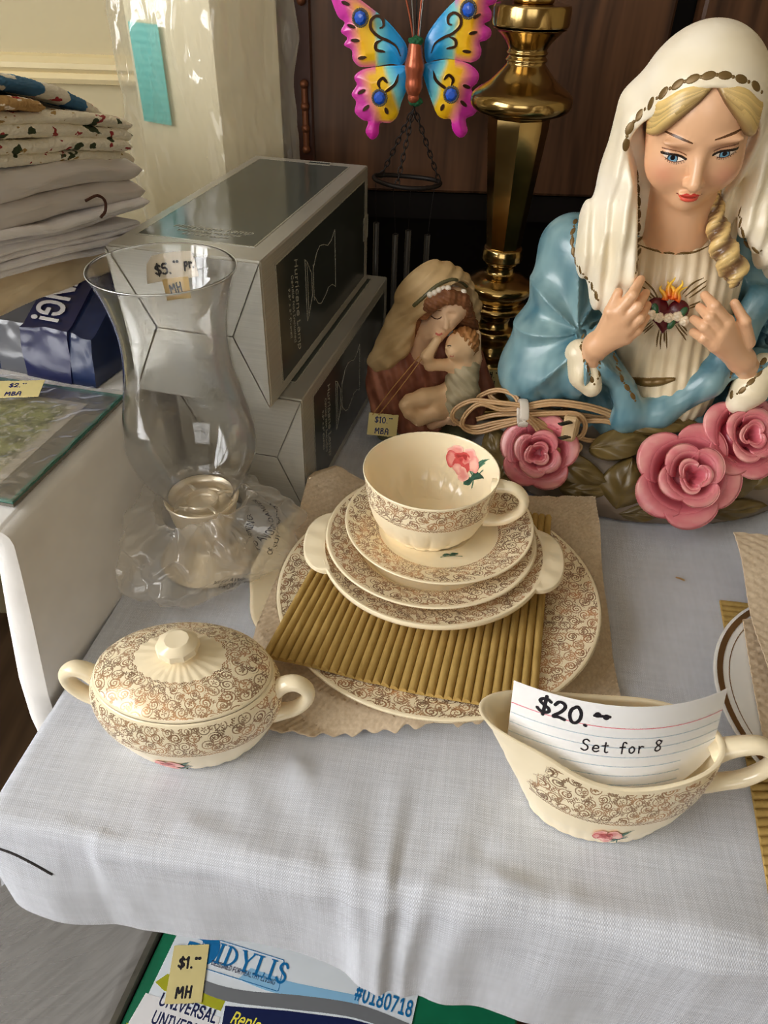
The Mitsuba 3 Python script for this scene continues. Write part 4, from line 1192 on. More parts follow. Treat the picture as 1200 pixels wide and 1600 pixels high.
# the sheet: top, right hand drop and a narrow strip hanging at the front corner
ss = np.r_[np.linspace(-.72, -.03, 60), np.linspace(-.03, .010, 30)[1:], np.linspace(.010, .30, 70)[1:]]
tt = np.linspace(.118, .712, 200)
S_, T_ = np.meshgrid(ss, tt)
b = np.maximum(S_, 0); R2_ = .010
th = np.minimum(b / R2_, PI / 2)
run = np.where(S_ < 0, S_, R2_ * np.sin(th)); drop = np.where(S_ < 0, 0, R2_ * (1 - np.cos(th)) + np.maximum(b - R2_ * PI / 2, 0))
k = np.clip(drop / SZ, 0, 1); k2 = np.clip(drop / SZ, 0, 2)
wob = k * (.0040 * np.sin(T_ * 15 + 1.2 + k * 1.5) + .0020 * np.sin(T_ * 37 + .5))
slant = .0215 * k - .006 * np.clip(k2 - 1, 0, 1)
tfor = -.034 * k * np.clip(1 - (T_ - .118) / .12, 0, 1) ** 1.5
P = TC + TU * (run - .036 + slant + wob - .004 * k)[..., None] + TV * (T_ + tfor)[..., None]
P[..., 2] = SZ - drop
P[..., 2] += np.where(drop <= .0001, .0015 * (np_noise(np.stack([S_, T_, S_ * 0], -1), 12, 6, 2)), 0)
v, q = grid_mesh(P)
j0 = int(np.argmin(np.abs(ss)))
edge = P[0, j0:]
wid = np.interp(np.linspace(0, 1, len(edge)), [0, .04, .3, .6, 1], [.006, .020, .026, .030, .020])
Wd = np.linspace(0, 1, 14)[:, None]
Fp = edge[None] - TU * (wid[None] * Wd)[..., None] + TV * (-.006 * np.sin(Wd * PI) + .010 * Wd)[..., None] * np.ones((1, len(edge), 1))
v2, q2 = grid_mesh(Fp, flip=True)
single('white_sheet', (np.vstack([v, v2]), np.vstack([q, q2 + len(v)])), 'sheet_white', 'white sheet draped over the raised stand, hanging down beside the table edge', 'sheet', 40)
FAR = (CAM_H - SZ) / (CAM_H - BZ)

# ------------------------------------------------------------------ glass picture frame in plastic on the stand
mat('green_glass_edge', lin(52, 104, 92), 0.1, spec=0.6, spec_trans=0.0)
def _garden(p, n, uv):
    x, y = p.x * 220, p.y * 220
    a = mikit.fbm(x * .5, y * .5, 0.0); b = mikit.fbm(x * 1.4 + 7, y * 1.4, 3.0)
    c = mikit.mix(lin(84, 92, 60), lin(176, 180, 112), dr.clip(a * 2 - .5, 0, 1))
    return mikit.mix(c, lin(214, 210, 196), mikit.smoothstep(.58, .68, b))
mat('garden_photo', mikit.proc(_garden), 0.4)
mat('photo_mat', lin(196, 188, 176), 0.6)
mat('frame_backing', lin(104, 100, 92), 0.6)
FRO = at_z(190, 618, .1575); FRF = at_z(18, 782, .1575)
fy = (FRO - FRF); FLen = np.linalg.norm(fy); fy = fy / FLen
fx = np.array([fy[1], -fy[0], 0])
if fx[0] < 0: fx = -fx
fr = thing('picture_frame', 'frameless glass picture frame with a garden photo lying on the white sheet', 'picture frame')
def fput(m, z): return place(m, np.array([FRF[0], FRF[1], z]), fx, fy)
part(fr, 'backing', fput(box(.200, FLen, .0022, (-.100, FLen / 2, 0)), .1532), 'frame_backing')
part(fr, 'photo', fput(box(.152, .096, .0004, (-.104, FLen / 2, 0)), .1546), 'garden_photo', label='garden photograph')
part(fr, 'photo_border', fput(extrude(frame_poly(-.196, .003 + .012, -.020, FLen - .014, .012), .0004), .1544), 'photo_mat', label='pale border')
scene['frame_glass'] = {'type': 'blendbsdf', 'weight': 0.03, 'bsdf_0': {'type': 'thindielectric', 'int_ior': 1.52}, 'bsdf_1': {'type': 'diffuse', 'reflectance': rgb(.6, .7, .66)}}
part(fr, 'glass', fput(box(.200, FLen, .0002, (-.100, FLen / 2, 0)), .1574), 'frame_glass')
part(fr, 'glass_edge', fput(extrude(frame_poly(-.2005, -.0005, .0006, FLen + .0006, .0016), .0024), .1552), 'green_glass_edge', label='green polished edge')
# crinkled wrap over the frame
gx, gy = np.meshgrid(np.linspace(-.205, .003, 90), np.linspace(-.004, FLen + .003, 90))
hz = .0008 + .0035 * np.abs(np_noise(np.stack([gx * 60, gy * 60, gx * 0], -1), 1, 9, 4) - .5) * 2
Wp = FRF + gx[..., None] * fx + gy[..., None] * fy; Wp[..., 2] = .1580 + hz
scene['wrap_film'] = {'type': 'blendbsdf', 'weight': 0.03, 'bsdf_0': {'type': 'thindielectric', 'int_ior': 1.5}, 'bsdf_1': {'type': 'diffuse', 'reflectance': rgb(.8, .8, .78)}}
part(fr, 'plastic_wrap', grid_mesh(Wp), 'wrap_film', 30, label='clear crinkled wrap')


def price_tag(O, X, Y, w, h, rows, label, name='price_tag', m='tag_yellow', ink='ink_blue', pen=.0007, size=.0050, depth=.0003, skew=0.0):
    """A masking tape tag with handwriting; O its centre, X, Y its axes."""
    t = thing(name, label, 'price tag')
    r_ = np.random.default_rng(len(label))
    xs = np.linspace(-w / 2, w / 2, 12)
    outline = [(x, -h / 2 + skew * x + r_.uniform(-.0003, .0003)) for x in xs] + [(x, h / 2 + skew * x + r_.uniform(-.0003, .0003)) for x in xs[::-1]]
    part(t, 'tape', place(extrude(Polygon(outline).buffer(0), depth), O, X, Y), m)
    Z = np.cross(X / np.linalg.norm(X), Y / np.linalg.norm(Y)); Z /= np.linalg.norm(Z)
    ms = []
    for k, row in enumerate(rows):
        g, tw = handwriting(row.replace('^', ''), size, pen, .12)
        if row.endswith('^'):
            g = shapely.union_all([g, Point(tw + size * .12, size * .85).buffer(pen * .8), Point(tw + size * .45, size * .85).buffer(pen * .8)]); tw += size * .5
        g = affinity.translate(g, -tw / 2, h * .5 - (k + .82) * h / len(rows))
        ms.append(flat_mesh(g, .00025))
    part(t, 'lettering', place(cat_(ms), np.asarray(O) + Z * (depth + .00002), X, Y), ink, label='handwritten price')
    return t



a, b = at_z(2, 620, .163), at_z(58, 603, .163)
price_tag(at_z(25, 608, .1640), np.array([.98, .12, 0]), np.array([-.12, .98, .1]), .036, .021, ['$2.^', 'MBA'], 'small yellow tape tag with price on the wrapped picture frame')

# ------------------------------------------------------------------ the stack of linens on the stand
SD = np.array([.292, .956, 0]); SX = np.array([.956, -.292, 0])      # along the right hand face, and outward
def soft_slab(corner, length, width, z0, z1, rough, seed, layers=1, bulge=.006, n=110, m=46, droop=0.0, wr=.003):
    """A folded textile: right face through corner along SD; rolled edges, wrinkled."""
    meshes = []
    for k in range(layers):
        a, b = z0 + (z1 - z0) * k / layers, z0 + (z1 - z0) * (k + 1) / layers
        hh = (b - a) / 2 * 1.04; zc = (a + b) / 2
        r_ = np.random.default_rng(seed * 31 + k)
        inset, ends = r_.uniform(-.004, .004), r_.uniform(-.006, .006)
        # closed profile across the width: a stadium
        th = np.linspace(-PI / 2, PI / 2, m // 2)
        prof = np.vstack([np.stack([-hh + hh * np.cos(th) + inset, hh * np.sin(th)], 1), [[-width, hh]], [[-width, -hh]]])
        prof = np.vstack([prof[:-2], np.stack([np.linspace(-hh, -width, 24)[1:], np.full(23, hh)], 1), np.stack([np.linspace(-width, -hh, 24)[:-1], np.full(23, -hh)], 1)])
        u = (length + ends) * (.5 - .5 * np.cos(np.linspace(0, 1, n) * PI)) * .6 + np.linspace(0, length + ends, n) * .4
        tap = np.sqrt(np.clip(1 - (np.maximum(np.maximum(u - (u[-1] - hh), hh - u), 0) / hh) ** 2, .02, 1))
        P = (np.asarray(corner)[None, None] + u[:, None, None] * SD + prof[None, :, :1] * SX)
        z = zc + prof[None, :, 1] * tap[:, None]
        nz = np_noise(np.stack([P[..., 0], P[..., 1], np.broadcast_to(z, P.shape[:2])], -1), 26, seed + k, 3) - .5
        nz2 = np_noise(np.stack([P[..., 0] * 1.5, P[..., 1] * .6, np.broadcast_to(z, P.shape[:2]) * 4], -1), 34, seed + k + 40, 2) - .5
        P[..., 2] = z + wr * nz * 1.6 - droop * np.clip((u[:, None] - length * .55) / (length * .45), 0, 1) ** 1.6 + .002 * np.sin(u[:, None] * 26 + seed) - .125 * u[:, None]
        P = P + SX * (wr * 1.8 * (nz + nz2))[..., None] + SX * (bulge * np.cos(np.clip(prof[None, :, 1] / hh, -1, 1) * PI / 2) * .3)[..., None]
        vq = grid_mesh(P, wrap_u=True); mm = tm(vq)
        i = np.arange(prof.shape[0]); c0, c1 = len(mm.vertices), len(mm.vertices) + 1; kk = prof.shape[0]
        V = np.vstack([mm.vertices, P[0].mean(0), P[-1].mean(0)])
        F = np.vstack([mm.faces, np.stack([(i + 1) % kk, i, i * 0 + c0], 1), np.stack([(n - 1) * kk + i, (n - 1) * kk + (i + 1) % kk, i * 0 + c1], 1)])
        meshes.append(trimesh.Trimesh(V, F, process=False))
    m_ = cat_(meshes); m_.fix_normals() if False else None
    return m_


def cpt(y, off=0.0, base=(-.2285, .498)):
    """Point of the right hand face line at distance y."""
    return np.array([base[0], base[1], 0]) + SD * ((y - base[1]) / SD[1]) + SX * off


# navy vinyl packet with white lettering
def _navy(p, n, uv):
    return mikit.mix(lin(18, 30, 62), lin(34, 48, 84), mikit.fbm(p.x * 60, p.y * 60, p.z * 60))
mat('navy_vinyl', mikit.proc(_navy), 0.22, spec=0.6)
mat('navy_band', lin(34, 38, 74), 0.2, spec=0.6)
mat('print_white', lin(225, 225, 228), 0.5)
mat('clear_vinyl', lin(92, 94, 100), 0.15, spec=0.7)
nv = thing('navy_packet', 'navy blue vinyl packet with white lettering, lowest of the linens stack', 'packet')
c = np.array([-.2235, .500, 0])
FX = np.array([-.954, .300, 0])                                     # along the front face, to the left
def packet(u0, u1, m, h=.054, name='body', seed=1, ex=0.0):
    """A bulging wedge of the packet between two distances along its front face."""
    u = np.linspace(u0, u1, 30)
    th = np.r_[np.linspace(0, 1, 14), np.linspace(1, 2, 20)[1:], np.linspace(2, 3, 10)[1:]]
    U, H_ = np.meshgrid(u, th)
    dep = np.interp(H_, [0, 1, 2, 3], [0, .008, .115, .118]); z = np.interp(H_, [0, .85, 1.05, 1.5, 2, 2.2, 3], [0, h * .64, h * .72, h * 1.22, h * 1.25, h * 1.1, 0])
    P = c + U[..., None] * FX + dep[..., None] * SD
    nz = np_noise(np.stack([U * 30, H_ * 1.2, U * 0], -1), 1.0, seed, 3) - .5
    P[..., 2] = BZ + .0015 + z + .006 * nz * np.clip(z / .02, 0, 1)
    P = P + SD * (.010 * nz * np.clip(z / .02, 0, 1) - ex)[..., None]
    vq = grid_mesh(P)
    mm = tm(vq); kk, n_ = P.shape[:2]
    V = list(mm.vertices); F = [mm.faces]
    for col, fl in ((0, False), (n_ - 1, True)):
        ring = np.arange(kk) * n_ + col; V.append(P[:, col].mean(0)); ci = len(V) - 1
        tri = np.stack([ring, np.roll(ring, -1), np.full(kk, ci)], 1); F.append(tri[:, ::-1] if fl else tri)
    return part(nv, name, trimesh.Trimesh(np.array(V), np.vstack(F), process=False), m, 35)
packet(.000, .022, 'navy_vinyl', name='end')
packet(.021, .062, 'navy_band', h=.056, name='band', seed=2, ex=.0015)
packet(.061, .088, 'clear_vinyl', h=.054, name='clear_section', seed=3)
packet(.087, .280, 'navy_vinyl', h=.054, name='end', seed=4)
txt = meshkit.text_mesh('MISSING!', .0150, .0003, bold=True)
txt.vertices[:, 1] *= 1.35
txt = txt.subdivide().subdivide()
tl_x, tl_y = txt.vertices[:, 0].copy(), txt.vertices[:, 1].copy(); tl_z = txt.vertices[:, 2].copy()
dep = .096 - tl_x * (.082 / tl_x.max()); uu_ = .056 - tl_y * 1.15
Hh_ = np.interp(dep, [0, .008, .115], [0, 1, 2]); zz_ = np.interp(Hh_, [0, .85, 1.05, 1.5, 2], np.array([0, .64, .72, 1.22, 1.25]) * .056)
txt.vertices = c + uu_[:, None] * FX + (dep - .0015)[:, None] * SD + np.array([0, 0, 1.0]) * (BZ + .0035 + zz_ + tl_z)[:, None]
part(nv, 'lettering', txt, 'print_white', label='white capital lettering')

mat('beige_plush', mikit.proc(lambda p, n, uv: mikit.mix(lin(204, 182, 146), lin(232, 214, 182), mikit.fbm(p.x * 50, p.y * 50, p.z * 50))), 0.45, spec=0.5, clearcoat=0.3)
single('beige_blanket', soft_slab(cpt(.425, -.006), .175, .26, .2310, .2580, .5, 5, 1, wr=.005), 'beige_plush', 'beige blanket in plastic, above the navy packet in the linens stack', 'blanket', 50)
mat('white_cotton', lin(226, 224, 226), 0.8, spec=0.2, sheen=0.2)
mat('pale_vinyl', lin(208, 203, 200), 0.28, spec=0.6)
mat('brown_cord', lin(72, 40, 28), 0.6)
single('white_sheets', soft_slab(cpt(.425, .002), .175, .26, .2585, .2760, .5, 7, 4, wr=.0030), 'white_cotton', 'white folded sheets with many thin layers, above the beige blanket', 'folded sheet', 50)
wl = thing('folded_linen', 'white folded linen with a brown loop, directly on top of the white sheets', 'folded linen')
part(wl, 'cloth', soft_slab(cpt(.430, .004), .172, .26, .2765, .2870, .5, 9, 2, wr=.003), 'white_cotton', 50)
lp_ = [at(122, 312, .518), at(140, 304, .528), at(152, 312, .535), at(153, 328, .535), at(146, 338, .530)]
part(wl, 'loop', tube(spline(np.array(lp_) + SX * .006, 30), .0010, 8), 'brown_cord', True, label='brown cord loop')
single('plastic_wrapped_linen', soft_slab(cpt(.415, .002), .195, .26, .2875, .3180, .5, 11, 2, wr=.0025), 'pale_vinyl', 'greyish white linen in shiny plastic wrap, directly under the printed towels', 'linen packet', 50)

# terry towels with printed flowers
def terry(base, spots):
    def f(p, n, uv):
        c = mikit.mix([x * .9 for x in base], base, mikit.noise(p.x * 1500, p.y * 1500, p.z * 1500))
        for (fx_, th_, col, sd_) in spots:
            a = mikit.fbm(p.x * fx_ + sd_, p.y * fx_, p.z * fx_ * 1.3)
            c = mikit.mix(c, mi.Color3f(col), mikit.smoothstep(th_, th_ + .02, a))
        return c
    return f
mat('towel_cream', mikit.proc(terry(lin(232, 226, 208), [(70, .66, lin(60, 70, 50), 3.0), (110, .71, lin(150, 60, 60), 11.0), (150, .72, lin(160, 130, 80), 21.0)])), 0.95, spec=0.05, sheen=0.8)
mat('towel_tan', mikit.proc(terry(lin(176, 140, 92), [(90, .62, lin(226, 214, 196), 5.0), (110, .66, lin(150, 40, 44), 17.0)])), 0.95, spec=0.05, sheen=0.8)
mat('towel_blue', mikit.proc(terry(lin(228, 222, 206), [(34, .54, lin(66, 106, 140), 2.2), (80, .70, lin(170, 60, 66), 8.0)])), 0.95, spec=0.05, sheen=0.8)
def fuzz(m, amp=.0006):
    m.vertices += (meshkit.noise(m.vertices * 900)[:, None] - .5) * 2 * amp * m.vertex_normals
    return m
single('terry_towel', fuzz(soft_slab(cpt(.440, -.002), .172, .24, .3185, .3500, .5, 21, 4, droop=.010, n=200, m=56)), 'towel_cream', 'cream terry towels with sprigs folded in layers, lowest towel of the stack', 'towel', True)
single('terry_towel', fuzz(soft_slab(cpt(.440, -.002), .085, .24, .3502, .3575, .5, 23, 1, droop=.004, n=200, m=60)), 'towel_tan', 'tan and red patterned terry towel folded between the two pale towels', 'towel', True)
single('terry_towel', fuzz(soft_slab(cpt(.435, -.010), .160, .24, .3577, .3665, .5, 25, 1, droop=.017, n=200, m=60)), 'towel_blue', 'topmost terry towel of the stack with a blue printed shape', 'towel', True)

FAR = 1.0
# ------------------------------------------------------------------ tall cream carton in a clear bag, behind the stack
mat('cream_carton', lin(228, 218, 186), 0.7)
mat('aqua_tape', mikit.proc(lambda p, n, uv: mikit.mix(lin(72, 176, 172), lin(110, 205, 198), dr.clip(.5 + .35 * dr.sin(p.z * 900 + 2 * mikit.noise(p.z * 300, p.x * 200)) + .3 * (mikit.noise(p.x * 700, p.z * 700) - .5), 0, 1))), 0.4)
cb = thing('bagged_carton', 'tall cream carton inside a clear plastic bag with aqua tape, behind the linens stack', 'carton')
K = at(338, 120, .845)[:2]; La, Ra = np.array([-.940, .341]), np.array([.75, .66])
def carton(z0, z1):
    pl = Polygon([K, K + La * .098, K + La * .098 + Ra * .075, K + Ra * .075])
    m = extrude(pl, z1 - z0); m.apply_translation((0, 0, z0)); return m
part(cb, 'carton_body', carton(SZ + .002, .70), 'cream_carton')
nb2, mb2 = 160, 120
A, Hh = np.meshgrid(np.linspace(0, 2 * PI, nb2, endpoint=False), np.linspace(0, 1, mb2))
cen = K + La * .049 + Ra * .045
Pol = Polygon([K, K + La * .098, K + La * .098 + Ra * .075, K + Ra * .075]).buffer(.010, quad_segs=8)
ring = np.array([Pol.exterior.interpolate(x, normalized=True).coords[0] for x in np.linspace(0, 1, nb2, endpoint=False)])
Zz = SZ + .004 + Hh * .58
sw = np.interp(Hh, [0, .15, .3, .5, 1], [.98, 1.08, 1.06, 1.04, 1.04])
nz = np_noise(np.stack([np.cos(A) * 2, np.sin(A) * 2, Hh * 7], -1), 1.5, 31, 4) - .5
nz2 = np.abs(np_noise(np.stack([np.cos(A) * 3, np.sin(A) * 3, Hh * 3], -1), 1.7, 37, 3) - .5)
off = .016 * nz + .014 * nz2
Pb = np.stack([cen[0] + (ring[None, :, 0] - cen[0]) * sw, cen[1] + (ring[None, :, 1] - cen[1]) * sw, Zz], -1)
out = np.stack([ring[:, 0] - cen[0], ring[:, 1] - cen[1]], -1); out /= np.linalg.norm(out, axis=1, keepdims=True)
Pb[..., :2] += out[None] * np.maximum(off, -.008)[..., None]
scene['bag_film_2'] = {'type': 'blendbsdf', 'weight': 0.15, 'bsdf_0': {'type': 'thindielectric', 'int_ior': 1.5},
                       'bsdf_1': {'type': 'principledthin', 'base_color': rgb(.9, .89, .84), 'roughness': 0.3, 'diff_trans': 1.0}}
part(cb, 'plastic_bag', grid_mesh(Pb, wrap_u=True), 'bag_film_2', 40, label='clear crinkled bag')
t0 = at(193, 62, .870); u1 = np.array([*(-La), 0])
tp_ = np.array([[x, z] for x, z in ((0, 0), (.0345, -.001), (.0350, -.09), (.001, -.0885))])
mtape = extrude(Polygon(tp_), .0006)
Kt = K + La * .092 + np.array([-.341, -.940]) * .0045
part(cb, 'aqua_tape', place(mtape, np.array([Kt[0], Kt[1], .356]), u1, [0, 0, 1]), 'aqua_tape', label='strip of aqua tape')
# ------------------------------------------------------------------ brass lamp
mat('brass', mikit.proc(lambda p, n, uv: mikit.mix(lin(158, 128, 76), lin(196, 168, 112), mikit.fbm(p.x * 40, p.y * 40, p.z * 60))), 0.16, metal=1.0)
LX, LY = .1150, .7750
lamp = thing('brass_lamp', 'tall polished brass table lamp with an eight sided tapering column, behind the statues', 'table lamp')
def lathe_part(name, prof, n=96, smooth=40, rfun=None, label=None, m='brass', twist=0.0):
    mm = lathe_m(np.array(prof), n, rfun, twist); mm.apply_translation((LX, LY, 0))
    return part(lamp, name, mm, m, smooth, label=label)
def rounded(pts, n=90): return spline(np.array(pts), n)
lathe_part('base', rounded([(0, .0013), (.046, .0013), (.0470, .0040), (.0455, .0080), (.0380, .0110), (.0340, .0180), (.0300, .0270), (.0280, .0340), (.0330, .0390), (.0345, .0430), (.0320, .0470), (.0240, .0500), (.0205, .0550), (.0230, .0600), (.0250, .0640), (.0230, .0690), (.0200, .0740), (.0230, .0800), (.0262, .0850), (.0250, .0900), (.0190, .0950), (.0170, .1020), (.0210, .1080), (.0310, .1130), (.0335, .1170), (.0310, .1205), (.0270, .1230), (.0300, .1270), (.0355, .1330), (.0375, .1380), (.0350, .1430), (.0250, .1490), (.0165, .1530), (.0150, .1590), (.0170, .1640), (0, .1645)], 260), 96, True)
octo = lambda phi, i: math.cos(PI / 8) / np.cos(((phi + .1) % (PI / 4)) - PI / 8)
lathe_part('lower_ring', rounded([(0, .1640), (.0195, .1650), (.0212, .1700), (.0205, .1750), (.0175, .1790), (0, .1795)], 40), 96, True)
lathe_part('column', [(0, .1785), (.0178, .1785), (.0183, .1870), (.0285, .2900), (.0287, .2990), (.0250, .3030), (0, .3030)], 64, 12, octo, label='eight sided column widening upwards')
lathe_part('upper_bulge', rounded([(0, .2995), (.0270, .2995), (.0330, .3015), (.0415, .3040), (.0458, .3080), (.0468, .3130), (.0455, .3175), (.0410, .3215), (.0300, .3290), (.0220, .3370), (.0175, .3420), (.0160, .3450), (0, .3450)], 120), 96, True)
lathe_part('neck', rounded([(0, .3440), (.0172, .3440), (.0182, .3460), (.0165, .3485), (.0185, .3505), (.0172, .3530), (.0210, .3590), (.0290, .3670), (.0305, .3690), (0, .3690)], 70), 96, True)
lathe_part('collar', [(0, .3695), (.0305, .3695), (.0330, .3705), (.0338, .3725), (.0338, .3840), (.0326, .3862), (.0300, .3868), (0, .3868)], 96, 30)
lathe_part('finial_stem', rounded([(0, .3865), (.0150, .3865), (.0180, .3900), (.0150, .3960), (.0120, .4020), (.0150, .4080), (.0160, .4300), (.0100, .4350), (.0080, .4600), (0, .4605)], 70), 64, True)
price_tag(at(768, 592, LY - .040), np.array([1, .0, -.02]), np.array([0, .25, .97]), .0250, .0200, ['$4.^', 'MH'], 'small tape tag with price stuck on the foot of the brass lamp', ink='ink_black', size=.0058, pen=.0009)

# ------------------------------------------------------------------ butterfly wind chime in front of the cabinet
CHY = .850
mat('wing_paint', VC, 0.25, spec=0.6, clearcoat=0.6)
mat('copper_paint', lin(176, 94, 66), 0.3, metal=0.6)
mat('gem_blue', lin(20, 84, 196), 0.08, spec=0.9, clearcoat=1.0)
mat('pewter', lin(120, 116, 104), 0.35, metal=0.8)
mat('black_iron', lin(30, 24, 22), 0.5, metal=0.4)
mat('chime_steel', lin(120, 118, 114), 0.35, metal=0.9)
mat('green_thread', lin(24, 84, 50), 0.9)
ch = thing('wind_chime', 'butterfly wind chime in blue, yellow and magenta metal hanging before the cabinet', 'wind chime')
PXM = np.linalg.norm(at(660, 100, CHY) - at(640, 100, CHY)) / 20
UPR = [(663, 72), (667, 55), (680, 35), (695, 17), (710, 2), (728, -16), (748, -30), (772, -34), (785, -22), (781, -4), (772, 7), (764, 10), (769, 20), (767, 32), (757, 38), (767, 46), (768, 56), (760, 64), (750, 67), (753, 80), (749, 92), (738, 98), (727, 97), (700, 92), (680, 94), (666, 97)]
LOR = [(664, 100), (684, 95), (703, 93), (727, 98), (742, 107), (749, 118), (746, 130), (737, 140), (745, 152), (748, 168), (741, 180), (729, 186), (729, 195), (731, 206), (724, 215), (715, 214), (707, 203), (704, 187), (693, 186), (683, 179), (675, 160), (667, 137), (661, 115)]
UPL = [(636, 74), (618, 47), (598, 27), (563, 0), (545, -14), (527, -18), (516, -10), (519, 6), (528, 27), (538, 36), (532, 50), (542, 60), (537, 71), (549, 79), (551, 94), (563, 105), (587, 104), (610, 100), (630, 100)]
LOL = [(634, 103), (612, 103), (587, 105), (565, 110), (553, 121), (557, 133), (549, 148), (556, 160), (554, 176), (566, 188), (575, 191), (571, 207), (581, 219), (591, 211), (594, 193), (610, 192), (621, 181), (627, 161), (636, 137), (638, 115)]
def curl(pts, w0, w1): 
    q = spline(np.array(pts, float), 40); w = np.interp(np.linspace(0, 1, 40), [0, .3, .85, 1], [w0 * .5, w1, w1, w0])
    return shapely.union_all([LineString(q[i:i + 2]).buffer(w[i]) for i in range(39)])
Z5 = lambda L: [(600 + x / 6, y / 6) for x, y in L]
MIR = lambda L: [(1300 - x - 1, y + 5) for x, y in L]
cu = [Z5([(440, 490), (480, 400), (560, 345), (640, 310), (712, 240), (715, 160), (660, 118), (605, 150), (600, 215), (628, 228)]), Z5([(600, 335), (665, 370), (665, 430), (590, 450)])]
clo = [Z5([(460, 660), (490, 750), (580, 825)]), Z5([(625, 805), (645, 740), (605, 698), (565, 735)])]
slot = lambda x, y, a, L=7, w=2.9: affinity.rotate(affinity.scale(Point(0, 0).buffer(1), L, w), a, origin=(0, 0)).__class__(affinity.translate(affinity.rotate(affinity.scale(Point(0, 0).buffer(1), L, w), a, origin=(0, 0)), x, y))
def wing(name, out, cuts, slots, side, lower):
    o = spline(np.array(out, float), 150, closed=True)
    poly = Polygon(o).buffer(0)
    full = poly
    for c in cuts: poly = poly.difference(curl(c, 1.2, 2.4))
    for s in slots: poly = poly.difference(slot(*s))
    if poly.geom_type != 'Polygon': poly = max(poly.geoms, key=lambda g: g.area)
    p, t = dense_poly(poly, 2.2)
    dx = np.abs(p[:, 0] - 649); dy = p[:, 1] - 100
    de = shapely.distance(shapely.points(p), full.exterior)
    tt = dx + (np.maximum(dy, 0) * .30 if lower else np.maximum(-dy - 40, 0) * -.15)
    tt = tt + 5 * (meshkit.noise(np.c_[p / 30, p[:, 0] * 0 + side]) - .5)
    stops = [0, 38, 56, 64, 84, 92, 104, 140] if not lower else [0, 30, 44, 52, 76, 84, 96, 140]
    cols = np.array([lin(30, 130, 214), lin(22, 150, 210), lin(120, 206, 206), lin(240, 196, 20), lin(240, 180, 20), lin(232, 140, 120), lin(206, 54, 160), lin(190, 40, 150)])
    C = np.stack([np.interp(tt, stops, cols[:, k]) for k in range(3)], 1)
    k = np.clip(1 - de / 12, 0, 1)[:, None] * (dx > 62)[:, None]
    C = C * (1 - .75 * k) + np.array(lin(214, 60, 170)) * .75 * k
    if lower:
        k = np.clip((p[:, 1] - 186) / 8, 0, 1)[:, None]; C = C * (1 - k) + np.array(lin(208, 40, 160)) * k
    base = np.array([at(x, y, CHY) for x, y in p])
    bulge = .007 * np.clip(de / 22, 0, 1) ** .6
    sweep = .004 * (dx / 110) ** 1.3
    base[:, 1] += sweep - bulge
    f = base.copy(); b = base.copy(); b[:, 1] += .0016
    t2 = t[:, ::-1]
    e = np.sort(np.vstack([t[:, [0, 1]], t[:, [1, 2]], t[:, [2, 0]]]), 1)
    E, inv, cnt = np.unique(e, axis=0, return_inverse=True, return_counts=True)
    be = np.vstack([t[:, [0, 1]], t[:, [1, 2]], t[:, [2, 0]]])[cnt[inv.ravel()] == 1]
    n = len(f)
    rim = np.vstack([np.stack([be[:, 0], be[:, 1], be[:, 1] + n], 1), np.stack([be[:, 0], be[:, 1] + n, be[:, 0] + n], 1)])
    part(ch, name, (np.vstack([f, b]), np.vstack([t, t2 + n, rim])), 'wing_paint', True, color=np.vstack([C, C * .3]))
wing('upper_wing', UPR, cu, [(745, 25, -30), (739, 51, -12), (729, 80, 8)], 1, False)
wing('upper_wing', UPL, [MIR(c) for c in cu], [(540, 5, 20), (549, 41, 18), (555, 63, 0), (566, 90, -12)], 2, False)
wing('lower_wing', LOR, clo, [(729, 135, 25), (724, 161, 45), (691, 167, -70, 6)], 3, True)
wing('lower_wing', LOL, [MIR(c) for c in clo], [(565, 143, -30), (572, 168, -45), (604, 172, 70, 6)], 4, True)
a, b = at(649, 72, CHY - .008), at(646, 150, CHY - .008)
def body_f(p): return np.minimum(chain(p, [a, a * .6 + b * .4, a * .2 + b * .8, b], [.0066, .0088, .0078, .0048], .004), sph(p, b + [0, 0, -.001], .0058))
part(ch, 'body', sdf_mesh(body_f, np.minimum(a, b) - .016, np.maximum(a, b) + .016, .0008), 'copper_paint', True, label='copper coloured body')
for gx_, gy_ in ((563, 28), (732, 15), (593, 153), (705, 148)):
    c = at(gx_, gy_, CHY - .016)
    g = lathe_m([(0, .0032), (.0034, .0030), (.0058, .0012), (.0060, 0), (0, 0)], 8); g.apply_transform(trimesh.transformations.rotation_matrix(PI / 2, [1, 0, 0])); g.apply_translation(c)
    gk = part(ch, 'gem', g, 'gem_blue', label='blue glass gem')
    beads = [xf(trimesh.creation.icosphere(1, .0010), t=c + [.0072 * math.cos(q), .0006, .0072 * math.sin(q)]) for q in np.linspace(0, 2 * PI, 22, endpoint=False)]
    ring = tube(np.array([c + [.0066 * math.cos(q), .0012, .0066 * math.sin(q)] for q in np.linspace(0, 2 * PI, 36, endpoint=False)]), .0011, 8, closed=True)
    part(gk, 'setting', cat_(beads + [ring]), 'pewter', True, label='beaded pewter setting', kind='stuff')
for pts, m in (([(646, 62), (641, 30), (633, -10), (628, -40)], 'copper_paint'), ([(647, 58), (645, 20), (642, -30)], 'chime_steel'), ([(655, 60), (659, 20), (665, -30)], 'chime_steel'), ([(653, 62), (656, 25), (662, -28)], 'copper_paint')):
    part(ch, 'antenna', tube(spline(np.array([at(x, y, CHY - .006) for x, y in pts]), 24), .0009, 8), m, True)
hk = np.array([at(651, 66, CHY - .006), at(651, 20, CHY), at(651, -60, CHY + .02), at(652, -260, CY - .004)])
part(ch, 'hanging_cord', tube(spline(hk, 30), .0007, 6), 'black_iron', True)
